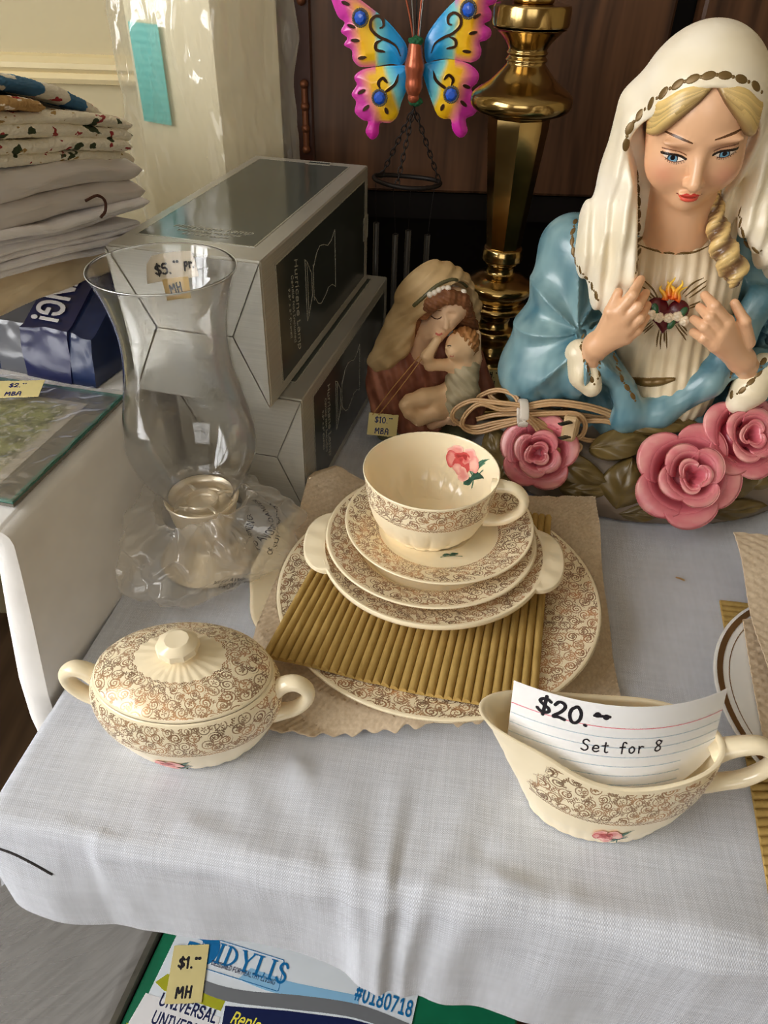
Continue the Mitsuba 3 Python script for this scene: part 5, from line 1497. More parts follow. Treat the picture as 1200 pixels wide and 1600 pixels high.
for c in (at(650, 64, CHY - .010), at(650, 159, CHY - .006)):
    part(ch, 'thread_knot', sdf_mesh(lambda p: ell(p, c, (.0070, .005, .0040)) + .0022 * (meshkit.noise(p * 420) - .5), c - .012, c + .012, .0008), 'green_thread', True, label='green thread')
ringc = at(636, 283, CHY)
rr = np.array([ringc + [.036 * math.cos(q), .024 * math.sin(q), .001 * math.cos(2 * q) - .002 * math.cos(q)] for q in np.linspace(0, 2 * PI, 60, endpoint=False)])
part(ch, 'ring', tube(rr, .0024, 10, closed=True), 'black_iron', True)
top = at(647, 168, CHY)
part(ch, 'hanging_cord', tube(np.array([at(649, 156, CHY - .005), (at(649, 156, CHY - .005) + top) / 2, top]), .0012, 6), 'black_iron', True)
for q in (.25, 2.5, 4.4):
    e = ringc + [.036 * math.cos(q), .024 * math.sin(q), 0]
    d = e - top; L = np.linalg.norm(d); d /= L; nl = int(L / .0062)
    s1 = np.cross(d, [0, 1, 0]); s1 /= np.linalg.norm(s1); s2 = np.cross(d, s1); links = []
    for k in range(nl):
        s_ = s1 if k % 2 else s2; c = top + d * (k + .5) * L / nl
        links.append(tube(np.array([c + d * .0044 * math.cos(w) + s_ * .0022 * math.sin(w) for w in np.linspace(0, 2 * PI, 14, endpoint=False)]), .00065, 6, closed=True))
    part(ch, 'chain', cat_(links), 'black_iron', True, kind='stuff')
for x, y in ((588, 348), (618, 366), (638, 360), (668, 367)):
    c = at(x, y, CHY + (.008 if x in (588, 668) else -.010)); e = np.array([c[0], c[1], .012])
    tb_ = lathe_m([(.0026, 0), (.0034, 0), (.0034, c[2] - .012), (.0026, c[2] - .012), (.0026, 0)], 20); tb_.apply_translation(e)
    tk = part(ch, 'tube', tb_, 'chime_steel', 30)
    k = np.argmin(np.linalg.norm(rr[:, :2] - c[:2], axis=1))
    part(tk, 'thread', tube(np.array([rr[k] - [0, 0, .002], (rr[k] + c) / 2, c - [0, 0, .004]]), .0004, 5), 'black_iron')
# ------------------------------------------------------------------ tan power cord, bundled
mat('cord_tan', lin(182, 146, 104), 0.4, spec=0.5)
mat('plug_tan', lin(196, 166, 124), 0.45)
mat('prong_metal', lin(60, 58, 52), 0.35, metal=0.8)
mat('tie_white', lin(214, 206, 194), 0.5)
pc = thing('power_cord', 'bundled tan power cord with plug lying on the statue base above the rose', 'power cord')
Z6 = lambda x, y: (700 + x / 4, 560 + y / 4)
def cpath(L, Ys):
    Ys = np.interp(np.linspace(0, 1, len(L)), np.linspace(0, 1, len(Ys)), Ys)
    return spline(np.array([at(*Z6(x, y), Y) for (x, y), Y in zip(L, Ys)]), 90)
def twin(path):
    t = np.gradient(path, axis=0); t /= np.linalg.norm(t, axis=1, keepdims=True)
    v = path - CAM; v /= np.linalg.norm(v, axis=1, keepdims=True)
    s = np.cross(t, v); s /= np.linalg.norm(s, axis=1, keepdims=True) + 1e-9
    return cat_([tube(path + s * .00105, .00130, 9), tube(path - s * .00105, .00130, 9)])
for L, Ys in (([(480, 296), (300, 275), (150, 265), (42, 320), (40, 390), (150, 432), (300, 402), (470, 375)], (.590, .606, .606, .590)),
              ([(480, 310), (330, 318), (200, 285), (112, 350), (92, 425), (180, 462), (330, 425), (470, 388)], (.592, .600, .600, .588)),
              ([(460, 305), (405, 225), (300, 198), (205, 232), (185, 262)], (.592, .612, .622)), ([(470, 330), (330, 282), (262, 232), (300, 205)], (.594, .612, .620)),
              ([(180, 380), (300, 352), (470, 345)], (.610, .594)),
              ([(480, 296), (650, 268), (850, 290), (1010, 335), (1038, 372), (960, 372), (760, 345), (480, 330)], (.590, .586, .594, .590)),
              ([(480, 310), (660, 285), (860, 308), (1000, 350), (1028, 380), (900, 390), (700, 360), (490, 345)], (.587, .583, .592, .588)),
              ([(490, 352), (680, 342), (810, 350), (858, 410), (838, 480), (790, 500), (770, 470)], (.586, .580, .577)),
              ([(480, 340), (600, 440), (800, 530), (825, 560), (780, 588), (680, 570), (600, 500), (540, 420), (480, 360)], (.585, .576, .574, .585)),
              ([(480, 360), (580, 400), (680, 480), (720, 510)], (.587, .580)),
              ([(640, 400), (820, 392), (980, 392), (1066, 430), (1070, 480), (1000, 515), (880, 512), (790, 480)], (.590, .584, .588, .582))):
    part(pc, 'wire', twin(cpath(L, Ys)), 'cord_tan', True)
c0, c1 = at(*Z6(475, 275), .586), at(*Z6(460, 405), .580)
tie = []
for q in np.linspace(0, 2 * PI, 40, endpoint=False):
    tie.append((c0 + c1) / 2 + (c0 - c1) / 2 * math.cos(q) * 1.02 + np.array([.0, .0110, .002]) * math.sin(q))
part(pc, 'tie', tube(np.array(tie), .0042, 10, closed=True, flat=(.22, 1.0), up=(c0 - c1)), 'tie_white', True, label='white twist tie')
pcn = at(*Z6(758, 435), .572)
pm = trimesh.convex.convex_hull(np.vstack([box(.0120, .0140, .0225, (0, 0, 0), .002).vertices, box(.009, .006, .013, (.0045, .010, 0), .002).vertices]))
part(pc, 'plug', xf(pm, -.25, pcn, rx=-.35), 'plug_tan', 20, label='tan two pin plug')
for y in (405, 492):
    b0 = at(*Z6(765, y - 8), .566); b1 = at(*Z6(700, y + 8), .556)
    part(pc, 'prong', tube(np.array([b0, (b0 + b1) / 2, b1]), .0027, 10, flat=(.30, 1.0), up=(0, 0, 1)), 'prong_metal', 30)
# ------------------------------------------------------------------ grey tote and the green carton under the table
mat('tote_grey', mikit.proc(lambda p, n, uv: mikit.mix(lin(120, 118, 116), lin(150, 148, 146), mikit.fbm(p.x * 30 + p.y * 14, p.y * 200 - p.x * 200, p.z * 30))), 0.45, spec=0.4)
TZ = -.372
e0, e1 = at_z(246, 1452, TZ), at_z(172, 1610, TZ)
ty = (e0 - e1) / np.linalg.norm(e0 - e1); tx = np.array([ty[1], -ty[0], 0])
to = thing('storage_tote', 'scuffed grey plastic storage tote with lid on the floor beside the green carton', 'storage tote')
def tplace(m, z): return place(m, np.array([e0[0], e0[1], z]), tx, ty)
lidp = Polygon([(-.0, .06), (-.0, -.40), (-.52, -.40), (-.52, .06)]).buffer(-.03).buffer(.03, quad_segs=12)
ls = []
for off, z in ((0, 0), (.0, .012), (-.004, .017), (-.010, .019), (-.014, .0195), (-.026, .016), (-.034, .0155)):
    ls.append((lidp.buffer(off, quad_segs=12), z))
rings_ = []
for g, z in ls:
    c = np.array([g.exterior.interpolate(x, normalized=True).coords[0] for x in np.linspace(0, 1, 160, endpoint=False)]); rings_.append(np.c_[c, np.full(160, z)])
G = np.array(rings_); G = np.concatenate([G[:1].mean(1, keepdims=True) * np.ones((1, 160, 1)), G, G[-1:].mean(1, keepdims=True) * np.ones((1, 160, 1))], 0)
part(to, 'lid', tplace(tm(grid_mesh(G, wrap_u=True)), TZ - .0175), 'tote_grey', 30)
part(to, 'bin', tplace(extrude(lidp.buffer(-.015), .42), TZ - .0175 - .4205), 'tote_grey', 30)

mat('carton_green', mikit.proc(lambda p, n, uv: mikit.mix(lin(8, 96, 66), lin(16, 112, 78), mikit.fbm(p.x * 60, p.y * 60, p.z * 60))), 0.4)
mat('print_pale', lin(222, 230, 238), 0.3)
mat('print_blue', lin(22, 108, 168), 0.35)
mat('print_navy', lin(24, 34, 76), 0.3)
mat('print_olive', lin(166, 168, 40), 0.35)
mat('print_grey', lin(132, 136, 142), 0.3, metal=0.3)
mat('print_yellow', lin(232, 220, 80), 0.4)
mat('print_sky', lin(140, 190, 226), 0.35)
KZ = -.380
g0, g1 = at_z(282, 1456, KZ), at_z(652, 1571, KZ)
gx_ = (g1 - g0) / np.linalg.norm(g1 - g0); gy_ = np.array([-gx_[1], gx_[0], 0])
gc = thing('green_carton', 'green carton with pale blue printed top, standing below the front of the tablecloth', 'carton')
def gl2(px, py):
    d = at_z(px, py, KZ) - g0
    return (d @ gx_, d @ gy_)
GW = np.linalg.norm(g1 - g0)
def gput(m, lift): return place(m, np.array([g0[0], g0[1], KZ + lift]), gx_, gy_)
part(gc, 'carton_body', gput(box(GW + .112, .27, .355, (GW / 2 + .0390, -.045, -.178), .002), -.0008), 'carton_green')
def gpoly(px, name, m, lift, label=None, parent=None):
    return part(parent or gc, name, gput(extrude(Polygon([gl2(*q) for q in px]).buffer(0), .0003), lift), m, label=label)
tl_ = (0, .10); 
lab = part(gc, 'top_label', gput(extrude(Polygon([(0, .085), (GW, .085), (GW - .004, -.16), (-.006, -.16)]), .0008), -.0004), 'print_pale', label='pale printed label')
sp = lambda L, n=30: [tuple(q) for q in spline(np.array(L, float), n)]
gpoly(sp([(392, 1513), (440, 1530), (470, 1538), (560, 1556)]) + sp([(560, 1572), (480, 1562), (420, 1549), (372, 1530)]), 'sky_print', 'print_sky', .0005, parent=lab)
gpoly(sp([(286, 1506), (320, 1532), (380, 1548), (470, 1556), (560, 1570), (640, 1600)]) + sp([(600, 1605), (540, 1588), (450, 1577), (360, 1566), (310, 1548), (280, 1528)]), 'swoosh_print', 'print_grey', .0006, label='grey metallic swoosh', parent=lab)
gpoly([(243, 1535), (262, 1522), (285, 1530), (353, 1562), (345, 1580), (256, 1548)], 'olive_print', 'print_olive', .0005, parent=lab)
gpoly([(352, 1572), (450, 1580), (545, 1592), (600, 1606), (590, 1700), (330, 1700)], 'navy_print', 'print_navy', .0005, parent=lab)
gpoly([(228, 1552), (344, 1590), (330, 1640), (200, 1600)], 'white_print', 'print_white', .0007, parent=lab)
gpoly([(198, 1598), (330, 1640), (320, 1700), (170, 1680)], 'olive_print', 'print_olive', .0005, parent=lab)
def gtext(txt, px, h, m, lift=.0009, name='lettering', bold=False, shear=0.0, label=None, track=1.0, rot=0.0):
    mm = meshkit.text_mesh(txt, h, .0002, bold)
    mm.vertices[:, 0] *= track
    mm.vertices[:, 0] += mm.vertices[:, 1] * shear
    if rot: mm.apply_transform(trimesh.transformations.rotation_matrix(rot, [0, 0, 1]))
    x, y = gl2(*px); mm.apply_translation((x, y, 0))
    return part(lab, name, gput(mm, lift), m, label=label)
# brand word built from strokes with serifs
def serif_word(word, h):
    out, x = [], 0.0; w = .15 * h; t = .06 * h
    R = lambda a, b, c, d: Polygon([(a, b), (c, b), (c, d), (a, d)])
    for chh in word:
        g = []
        if chh == 'I': g = [R(.1 * h, 0, .1 * h + w, h), R(0, 0, .2 * h + w, t), R(0, h - t, .2 * h + w, h)]; adv = .45
        elif chh == 'D': g = [Polygon(np.r_[[(.1 * h, 0)], [(.1 * h + .62 * h * math.sin(q) * 1, h / 2 - h / 2 * math.cos(q)) for q in np.linspace(.35, PI - .35, 20)], [(.1 * h, h)]]).difference(Polygon(np.r_[[(.1 * h + w, t)], [(.1 * h + (.62 * h - w) * math.sin(q), h / 2 - (h / 2 - t) * math.cos(q)) for q in np.linspace(.45, PI - .45, 20)], [(.1 * h + w, h - t)]])), R(0, 0, .3 * h, t), R(0, h - t, .3 * h, h)]; adv = .88
        elif chh == 'Y': g = [LineString([(.08 * h, h), (.38 * h, .45 * h), (.38 * h, 0)]).buffer(w / 2, cap_style='flat'), LineString([(.70 * h, h), (.38 * h, .45 * h)]).buffer(t * .7, cap_style='flat'), R(.2 * h, 0, .56 * h, t), R(-.04 * h, h - t, .22 * h, h), R(.58 * h, h - t, .84 * h, h)]; adv = .88
        elif chh == 'L': g = [R(.1 * h, 0, .1 * h + w, h), R(0, 0, .62 * h, t), R(0, h - t, .35 * h, h), R(.56 * h, 0, .62 * h, .26 * h)]; adv = .74
        elif chh == 'S': g = [LineString(spline(np.array([(.50, .80), (.38, .95), (.18, .92), (.12, .72), (.30, .54), (.50, .38), (.48, .12), (.26, .04), (.08, .20)]) * h, 40)).buffer(w * .42)]; adv = .70
        g = shapely.union_all(g); out.append(affinity.translate(g, x, 0)); x += adv * h
    return shapely.union_all(out)
x, y = gl2(333, 1504)
wm = flat_mesh(affinity.translate(affinity.scale(serif_word('IDYLIS', .0185), 1.02, 1, origin=(0, 0)), x, y), .0002)
part(lab, 'brand_lettering', gput(wm, .0009), 'print_blue', label='blue serif capitals')
gtext('DESIGNED FOR HEALTHY LIVING', (329, 1508), .0046, 'print_navy', track=.66)
ln = Polygon([gl2(*q) for q in ((322, 1466), (441, 1503), (433, 1546), (312, 1508))]).buffer(.002)
part(lab, 'frame_line', gput(extrude(ln.difference(ln.buffer(-.0006)), .0002), .0009), 'print_blue')
cx_, cy_ = gl2(318, 1482)
disc = Point(cx_, cy_).buffer(.0165); cut = LineString(spline(np.array([(cx_ - .020, cy_ + .004), (cx_ - .004, cy_ + .004), (cx_ + .004, cy_ - .006), (cx_ + .006, cy_ - .020)]), 30)).buffer(.0018)
part(lab, 'emblem', gput(flat_mesh(disc.difference(cut), .0002), .0008), 'print_blue', label='blue disc emblem with a white curve')
gtext('#0180718', (552, 1562), .0135, 'print_blue', bold=True, track=.60)
gtext('UNIVERSAL', (246, 1570), .0105, 'print_navy', bold=True, track=.72)
gtext('UNIVERSEL', (234, 1598), .0105, 'print_navy', bold=True, track=.72)
gtext('Replacement', (358, 1598), .0100, 'print_yellow', bold=True, shear=.2, track=.8)
price_tag(at_z(293, 1521, KZ + .002), gx_ * .97 + gy_ * .3, gy_ - gx_ * .3, .035, .052, ['$1.^', 'MH'], 'beige tape tag with price on the printed label of the green carton', ink='ink_black', size=.0100, pen=.0020)
# ------------------------------------------------------------------ second plate pile at the right edge
mat('white_glaze', lin(226, 226, 224), 0.12, spec=0.5, clearcoat=0.4)
mat('rim_gold', lin(158, 124, 86), 0.22, metal=0.75)
rc = [at_z(1215, 1470, .004), at_z(1125, 936, .004), at_z(1420, 970, .004), at_z(1520, 1430, .004)]
corrugated(rc, 44, .0026, 'corrugated_cardboard', 'tan corrugated cardboard sheet under the white gold rimmed plate at the right', lambda P, s, t: -.0018 + 0 * s)
RP = at_z(1113, 1066, .0215) + [.1150, -.022, 0]
wp = prof_spline([(0, .0110), (.060, .0110), (.072, .0125), (.082, .0170), (.1125, .0215), (.1142, .0214), (.1138, .0200), (.084, .0145), (.070, .0085), (.064, .0068), (.060, .0068), (.056, .0085), (0, .0090)], 90)
v, q, s_, ph_ = lathe(wp, 160)
gp_ = thing('gold_rim_plate', 'white plate with gold rim bands lying on cardboard at the right edge', 'plate')
part(gp_, 'plate_body', (moved(v, [RP[0], RP[1], .0004]), q), 'white_glaze', True)
for r0, r1 in ((.1090, .1132), (.1042, .1048)):
    zz = lambda r: np.interp(r, [.082, .1125], [.0170, .0215]) + .0008
    a = np.linspace(0, 2 * PI, 161)
    rings4 = np.stack([np.stack([RP[0] + r * np.cos(a), RP[1] + r * np.sin(a), 0 * a + zz(r) + .0003], 1) for r in np.linspace(r1, r0, 4)])
    part(gp_, 'gold_band', grid_mesh(rings4, flip=True), 'rim_gold', True, label='brown gold rim band')
tq = [at_z(1205, 1205, .0250), at_z(1420, 1210, .025), at_z(1400, 950, .0265), at_z(1163, 962, .0275)]
def tz2(P):
    d = np.hypot(P[..., 0] - RP[0], P[..., 1] - RP[1])
    return np.where(d < .1142, np.interp(d, [0, .06, .082, .1142], [.0195, .0195, .0205, .0236]), np.maximum(.0236 - (d - .1142) * .25, .015))
towel(tq, tz2, .0085, 'paper_towel', 'lower brown quilted paper towel on the gold rimmed plate', n=90, m=90)
tq = [at_z(1216, 1066, .040), at_z(1430, 1090, .040), at_z(1420, 850, .050), at_z(1147, 829, .055)]
def tz3(P):
    u = (P[..., 1] - tq[0][1]) / (tq[3][1] - tq[0][1])
    w = (P[..., 0] - tq[3][0]) / .12
    return .0290 + .024 * np.clip(u, 0, 1) ** 1.2 * (1 - .3 * np.clip(w, 0, 1)) + .003 * np.sin(P[..., 1] * 60)
towel(tq, tz3, .0085, 'paper_towel', 'upper brown quilted paper towel whose edge rises at the right photo edge', n=90, m=90)
# ------------------------------------------------------------------ painted plaster bust of a veiled woman
mat('plaster_skin', VC, 0.30, spec=0.5, clearcoat=0.25)
mat('plaster_cream', VC, 0.28, spec=0.5, clearcoat=0.35)
mat('plaster_blue', VC, 0.26, spec=0.6, clearcoat=0.5)
mat('plaster_base', VC, 0.35, spec=0.5, clearcoat=0.3)
mat('painted', VC, 0.3, spec=0.5)
mat('old_gold', lin(112, 88, 48), 0.4, metal=0.35)
bust = thing('bust', 'large painted plaster bust of a veiled woman in a blue robe, roses around its base', 'statue')
HO = np.array([.2196, .6004, .3239]); HS = .829
HR = Rot.from_euler('ZXY', [-.1791, .255, -.0567]).as_matrix()
def hl_(p): return ((p - HO) @ HR) / HS                       # world -> head frame: x right, y back, z up
def hw_(q): return (np.asarray(q, float) * HS) @ HR.T + HO
CH = hw_([0, .012, .010])                                      # middle of the head


def head_f(p):
    q = hl_(p)
    d = ell(q, (0, .006, .014), (.0445, .052, .055))
    d = smin(d, ell(q, (0, -.006, -.022), (.0375, .0375, .034)), .016)
    d = smin(d, sph(q, (0, -.0285, -.0465), .0105), .014)
    for s in (-1, 1):
        ev = s * .0020
        d = smin(d, ell(q, (s * .0215, -.0215, -.0185), (.0170, .0180, .0180)), .012)
        d = smax(d, -ell(q, (s * .0190, -.0520, .0005 + ev), (.0125, .0115, .0066)), .0055)
        d = smin(d, ell(q, (s * .0205, -.0310, -.0008 + ev), (.0105, .0090, .0062)), .0018)      # lids and ball
        d = smin(d, ell(q, (s * .0190, -.0400, .0105 + ev), (.0130, .0050, .0028)), .006)
    d = smin(d, cone(q, (0, -.0395, .006), (0, -.0535, -.0195), .0044, .0052), .0055)
    d = smin(d, sph(q, (0, -.0545, -.0215), .0053), .003)
    for s in (-1, 1):
        d = smin(d, ell(q, (s * .0058, -.0485, -.0225), (.0036, .0050, .0038)), .0024)
    d = smax(d, -cone(q, (0, -.0485, -.0275), (0, -.0478, -.0305), .0016, .0016), .002)
    d = smin(d, ell(q, (0, -.0425, -.0345), (.0098, .0050, .0026)), .0022)
    d = smin(d, ell(q, (0, -.0415, -.0392), (.0078, .0052, .0029)), .0022)
    d = smax(d, -ell(q, (0, -.0490, -.0367), (.0105, .0022, .0007)), .0012)
    return d * HS


NB = at(1056, 420, .640)
def skin_f(p):
    d = head_f(p)
    d = smin(d, cone(p, hw_([0, .010, -.030]), at(1056, 375, .632), .0245, .0265), .012)
    d = smin(d, ell(p, NB, (.058, .030, .024)), .016)
    return d
lo_, hi_ = CH - [.085, .075, .110], CH + [.085, .075, .065]
skin = sdf_mesh(skin_f, lo_, hi_, .0011)
q = hl_(skin.vertices)
SK, SKD, BL = np.array(lin(226, 178, 138)), np.array(lin(206, 150, 110)), np.array(lin(214, 132, 104))
C = np.repeat(SK[None], len(q), 0)
for s in (-1, 1):
    w = np.exp(-(((q[:, 0] - s * .026) / .012) ** 2 + ((q[:, 2] + .019) / .011) ** 2))[:, None] * .55
    C = C * (1 - w) + BL * w
    w = np.exp(-(((q[:, 0] - s * .0195) / .013) ** 2 + ((q[:, 2] - .006) / .005) ** 2))[:, None] * (q[:, 1:2] < -.02) * .45
    C = C * (1 - w) + np.array(lin(168, 116, 84)) * w
part(bust, 'skin', skin, 'plaster_skin', True, color=C, label='painted head and neck with downcast face')
fdir = HR @ np.array([0, 1.0, 0])
def on_face(x, y, lift):
    P0 = hw_(np.stack([x, np.full_like(x, -.10), y], 1))
    pts, n_, ok = hit(skin, P0 + fdir * .3, np.repeat(fdir[None], len(x), 0))
    return pts - fdir * lift
def face_paint(name, items, label=None, step=.0006):
    V, Fc, Cc, o = [], [], [], 0
    for k, (poly, col) in enumerate(items):
        for g in getattr(poly, 'geoms', [poly]):
            if g.area <= 0: continue
            p, t = dense_poly(g, step); V.append(on_face(p[:, 0], p[:, 1], .00010 + .00006 * k)); Fc.append(t + o); o += len(p)
            Cc.append(np.repeat(np.array(col)[None], len(p), 0))
    part(bust, name, trimesh.Trimesh(np.vstack(V), np.vstack(Fc), process=False), 'painted', True, color=np.vstack(Cc), label=label)
def almond(cx, s, w=.0098, up=.0016, dn=.0040):
    t = np.linspace(-1, 1, 24)
    top = up * (1 - np.abs(t) ** 2.2); bot = -dn * (1 - np.abs(t) ** 2.0)
    tilt = .0009 * t * s
    return Polygon(np.vstack([np.stack([cx + t * w, -.0012 + top + tilt], 1), np.stack([cx + t * w, -.0012 + bot + tilt], 1)[::-1]])).buffer(0), np.stack([cx + t * w, -.0012 + top + tilt], 1), np.stack([cx + t * w, -.0012 + bot + tilt], 1)
for s in (-1, 1):
    cx = s * .0205
    al, topl, botl = almond(cx, s)
    iris = Point(cx - .0004, -.0030).buffer(.0044).intersection(al); iris2 = Point(cx - .0004, -.0032).buffer(.0036).intersection(al); pup = Point(cx - .0004, -.0022).buffer(.0020).intersection(al)
    items = [(al, lin(226, 208, 188)), (iris, lin(26, 40, 54)), (iris2, lin(100, 146, 170)), (pup, lin(8, 10, 16)), (Point(cx - .0016, .0004).buffer(.0006), lin(250, 250, 250)),
             (LineString(topl).buffer(.0009), lin(40, 26, 18)), (LineString(botl[4:-2]).buffer(.00028), lin(110, 66, 44)),
             (LineString(topl + [0, .0032]).buffer(.00045), lin(134, 88, 62))]
    for k in range(5, 22, 2):
        a = botl[k]; items.append((LineString([a, a + np.array([(a[0] - cx) * .12, -.0013])]).buffer(.00018), lin(70, 42, 28)))
    for k in range(2, 23, 2):
        a = topl[k]; items.append((LineString([a, a + np.array([(a[0] - cx) * .16, .0013])]).buffer(.00020), lin(40, 26, 18)))
    items = [(affinity.translate(g_, 0, s * .0020), c_) for g_, c_ in items]
    face_paint('eye', items, 'painted blue eye')
    bt = np.linspace(0, 1, 20)
    bx_ = s * (.0082 + .0290 * bt); by_ = .0122 + .0044 * np.sin(bt * 2.3) - .0016 * bt + s * .0016
    wd = .00075 * np.sin(np.clip(bt * .9 + .12, 0, 1) * PI) ** .6 + .00015
    brow = Polygon(np.vstack([np.stack([bx_, by_ + wd], 1), np.stack([bx_, by_ - wd], 1)[::-1]])).buffer(0)
    face_paint('eyebrow', [(brow, lin(92, 60, 36))], 'thin painted eyebrow')
lt = np.linspace(-1, 1, 30)
upl = Polygon(np.vstack([np.stack([lt * .0105, -.0366 + .0001 * lt + .0042 * (1 - lt ** 2) ** .8 * (1 - .28 * np.exp(-(lt / .16) ** 2))], 1), np.stack([lt * .0105, -.0366 - .0003 * (1 - lt ** 2)], 1)[::-1]])).buffer(0)
lol = Polygon(np.vstack([np.stack([lt * .0095, -.0366 + 0 * lt], 1), np.stack([lt * .0095, -.0366 - .0056 * (1 - lt ** 2) ** .7], 1)[::-1]])).buffer(0)
face_paint('lips', [(upl, lin(196, 60, 48)), (lol, lin(214, 84, 66)), (LineString([(-.0108, -.0364), (0, -.0370), (.0108, -.0364)]).buffer(.00035), lin(130, 44, 36))], 'small red painted lips')

# hair: swept strands under the veil and a twisted lock on the right
hv, hf, hc, ho = [], [], [], 0
r_ = np.random.default_rng(4)
def skull(u, v, k=1.0):
    """Point of the skull in the head frame at side u, height v."""
    y = .006 - .052 * np.sqrt(np.clip(1 - (u / .0445) ** 2 - ((v - .014) / .055) ** 2, .002, 1))
    return np.array([u * k, (y - .006) * k + .006, (v - .014) * k + .014])
strands = []
for s in (-1, 1):
    for k in range(9):
        f = k / 8
        a = (.006 * s * (.4 + f), .050 - .006 * f); 
        e = (s * (.0440 - .003 * f), .016 + .016 * (1 - f) - .010 * f)
        mid = (s * (.020 + .005 * f), .043 - .014 * f)
        m2 = (s * (.034), .031 - .015 * f)
        path = spline(np.array([skull(*a, 1.03), skull(*mid, 1.055), skull(*m2, 1.055), skull(*e, 1.03)]), 24)
        strands.append((hw_(path), .0048 * HS))
for P_, r0 in strands:
    t_ = np.linspace(0, 1, len(P_)); m = tube(P_, r0 * (.55 + .7 * np.sin(PI * t_) ** .7), 10)
    hv.append(m.vertices); hf.append(m.faces + ho); ho += len(m.vertices)
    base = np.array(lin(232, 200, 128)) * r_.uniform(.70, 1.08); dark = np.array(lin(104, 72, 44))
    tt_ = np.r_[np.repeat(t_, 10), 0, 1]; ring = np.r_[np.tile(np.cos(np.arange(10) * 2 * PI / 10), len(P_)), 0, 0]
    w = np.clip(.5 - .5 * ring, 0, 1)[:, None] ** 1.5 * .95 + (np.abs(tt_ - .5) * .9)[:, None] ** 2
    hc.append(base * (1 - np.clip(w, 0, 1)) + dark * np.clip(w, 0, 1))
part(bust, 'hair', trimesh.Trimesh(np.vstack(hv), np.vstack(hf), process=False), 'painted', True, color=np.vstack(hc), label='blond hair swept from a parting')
lockp = spline(np.array([at(1116, 285, .628), at(1117, 318, .612), at(1121, 352, .599), at(1131, 390, .588), at(1146, 418, .583), at(1148, 447, .582)]), 60)
def lock_f(p):
    d = None
    for k in range(0, 60, 1):
        pass
    i = np.argmin(np.linalg.norm(p[:, None] - lockp[None, ::3], axis=2), axis=1)
    c = lockp[::3][i]; t = i / 19.0
    rel = p - c
    ang = np.arctan2(rel[:, 2] * .3 + rel[:, 1], rel[:, 0])
    rad = np.linalg.norm(rel, axis=1)
    R = np.interp(t, [0, .3, .7, .9, 1], [.0052, .0066, .0098, .0100, .0046])
    along = (p - lockp[0]) @ ((lockp[-1] - lockp[0]) / np.linalg.norm(lockp[-1] - lockp[0]))
    return (rad - R * (1 + .16 * np.sin(ang * 2 + along * 380))) * .6
lk = sdf_mesh(lock_f, lockp.min(0) - .016, lockp.max(0) + .016, .0011)
al_ = (lk.vertices - lockp[0]) @ ((lockp[-1] - lockp[0]) / np.linalg.norm(lockp[-1] - lockp[0]))
i = np.argmin(np.linalg.norm(lk.vertices[:, None] - lockp[None, ::3], axis=2), axis=1); rel = lk.vertices - lockp[::3][i]
w = (.5 + .5 * np.sin(np.arctan2(rel[:, 2] * .3 + rel[:, 1], rel[:, 0]) * 2 + al_ * 380))[:, None] ** 1.3
part(bust, 'hair_lock', lk, 'painted', True, color=np.array(lin(104, 74, 48)) * (1 - w) + np.array(lin(226, 194, 128)) * w, label='twisted blond lock over the shoulder')

# ---- gown, robe, veil
def S3(L): return [at(*x) for x in L]
GN = at(1045, 500, .628)
def gown_f(p):
    d = ell(p, at(1050, 470, .634), (.052, .050, .062))
    d = smin(d, ell(p, at(1040, 590, .628), (.044, .054, .050)), .03)
    d = smin(d, ell(p, at(1056, 415, .640), (.056, .034, .030)), .02)
    x = p[:, 0]; wv = np.sin((x - GN[0]) * 640 + 1.2 * np.sin(p[:, 2] * 40)) * .0008
    d = d + wv * np.clip((p[:, 2] - .05) / .04, 0, 1)
    nk = at(1056, 345, .595)
    return smax(d, -ell(p, nk, (.0300, .045, .0200)), .004)
def arm_chain(p, S, E, W, rs): return smin(cone(p, S, E, rs[0], rs[1]), cone(p, E, W, rs[1], rs[2]), .020)
SL, EL, WL = S3([(897, 395, .648), (846, 572, .628), (925, 566, .588)])
SR, ER, WR = S3([(1205, 395, .645), (1275, 590, .625), (1185, 585, .588)])
def robe_f(p):
    d = arm_chain(p, SL, EL, WL, (.027, .035, .0215))
    d = smin(d, arm_chain(p, SR, ER, WR, (.028, .037, .0215)), .020)
    d = smin(d, cone(p, SL + [0, .012, 0], SR + [0, .012, 0], .026, .026), .02)
    d = smin(d, ell(p, at(1050, 480, .665), (.085, .045, .085)), .03)
    d = smin(d, ell(p, at(1050, 640, .640), (.105, .062, .045)), .03)
    # folds: radiating from the inner elbow, and down the sleeve
    for (A, sgn) in ((at(905, 520, .60), -1), (at(1210, 530, .60), 1)):
        r = p - A; ang = np.arctan2(r[:, 2], r[:, 0] * sgn); rad = np.linalg.norm(r, axis=1)
        d = d + (.0085 * np.abs(np.sin(ang * 4.0 + .6)) - .0045) * np.exp(-((rad - .042) / .034) ** 2)
    d = d + .0034 * (1 - 2 * np.abs(np.sin(p[:, 0] * 150 + p[:, 2] * 40 + .8 * np.sin(p[:, 2] * 60)))) * np.clip((.120 - p[:, 2]) / .04, 0, 1)
    lap = chain(p, S3([(1188, 470, .604), (1150, 530, .594), (1105, 595, .584), (1030, 643, .582), (975, 655, .586)]), [.013, .013, .0135, .013, .013], .01)
    d = smin(d, lap, .012)
    d = smin(d, chain(p, S3([(945, 520, .592), (962, 575, .584), (985, 640, .580)]), [.010, .011, .012], .008), .012)
    # the gown shows in front between the lapels
    n_ = smax(ell(p, at(1052, 455, .575), (.058, .048, .082)), -lap + .003, .004)
    d = smax(d, -n_, .006)
    return np.maximum(d, .058 - p[:, 2])
HAND_Y = .566
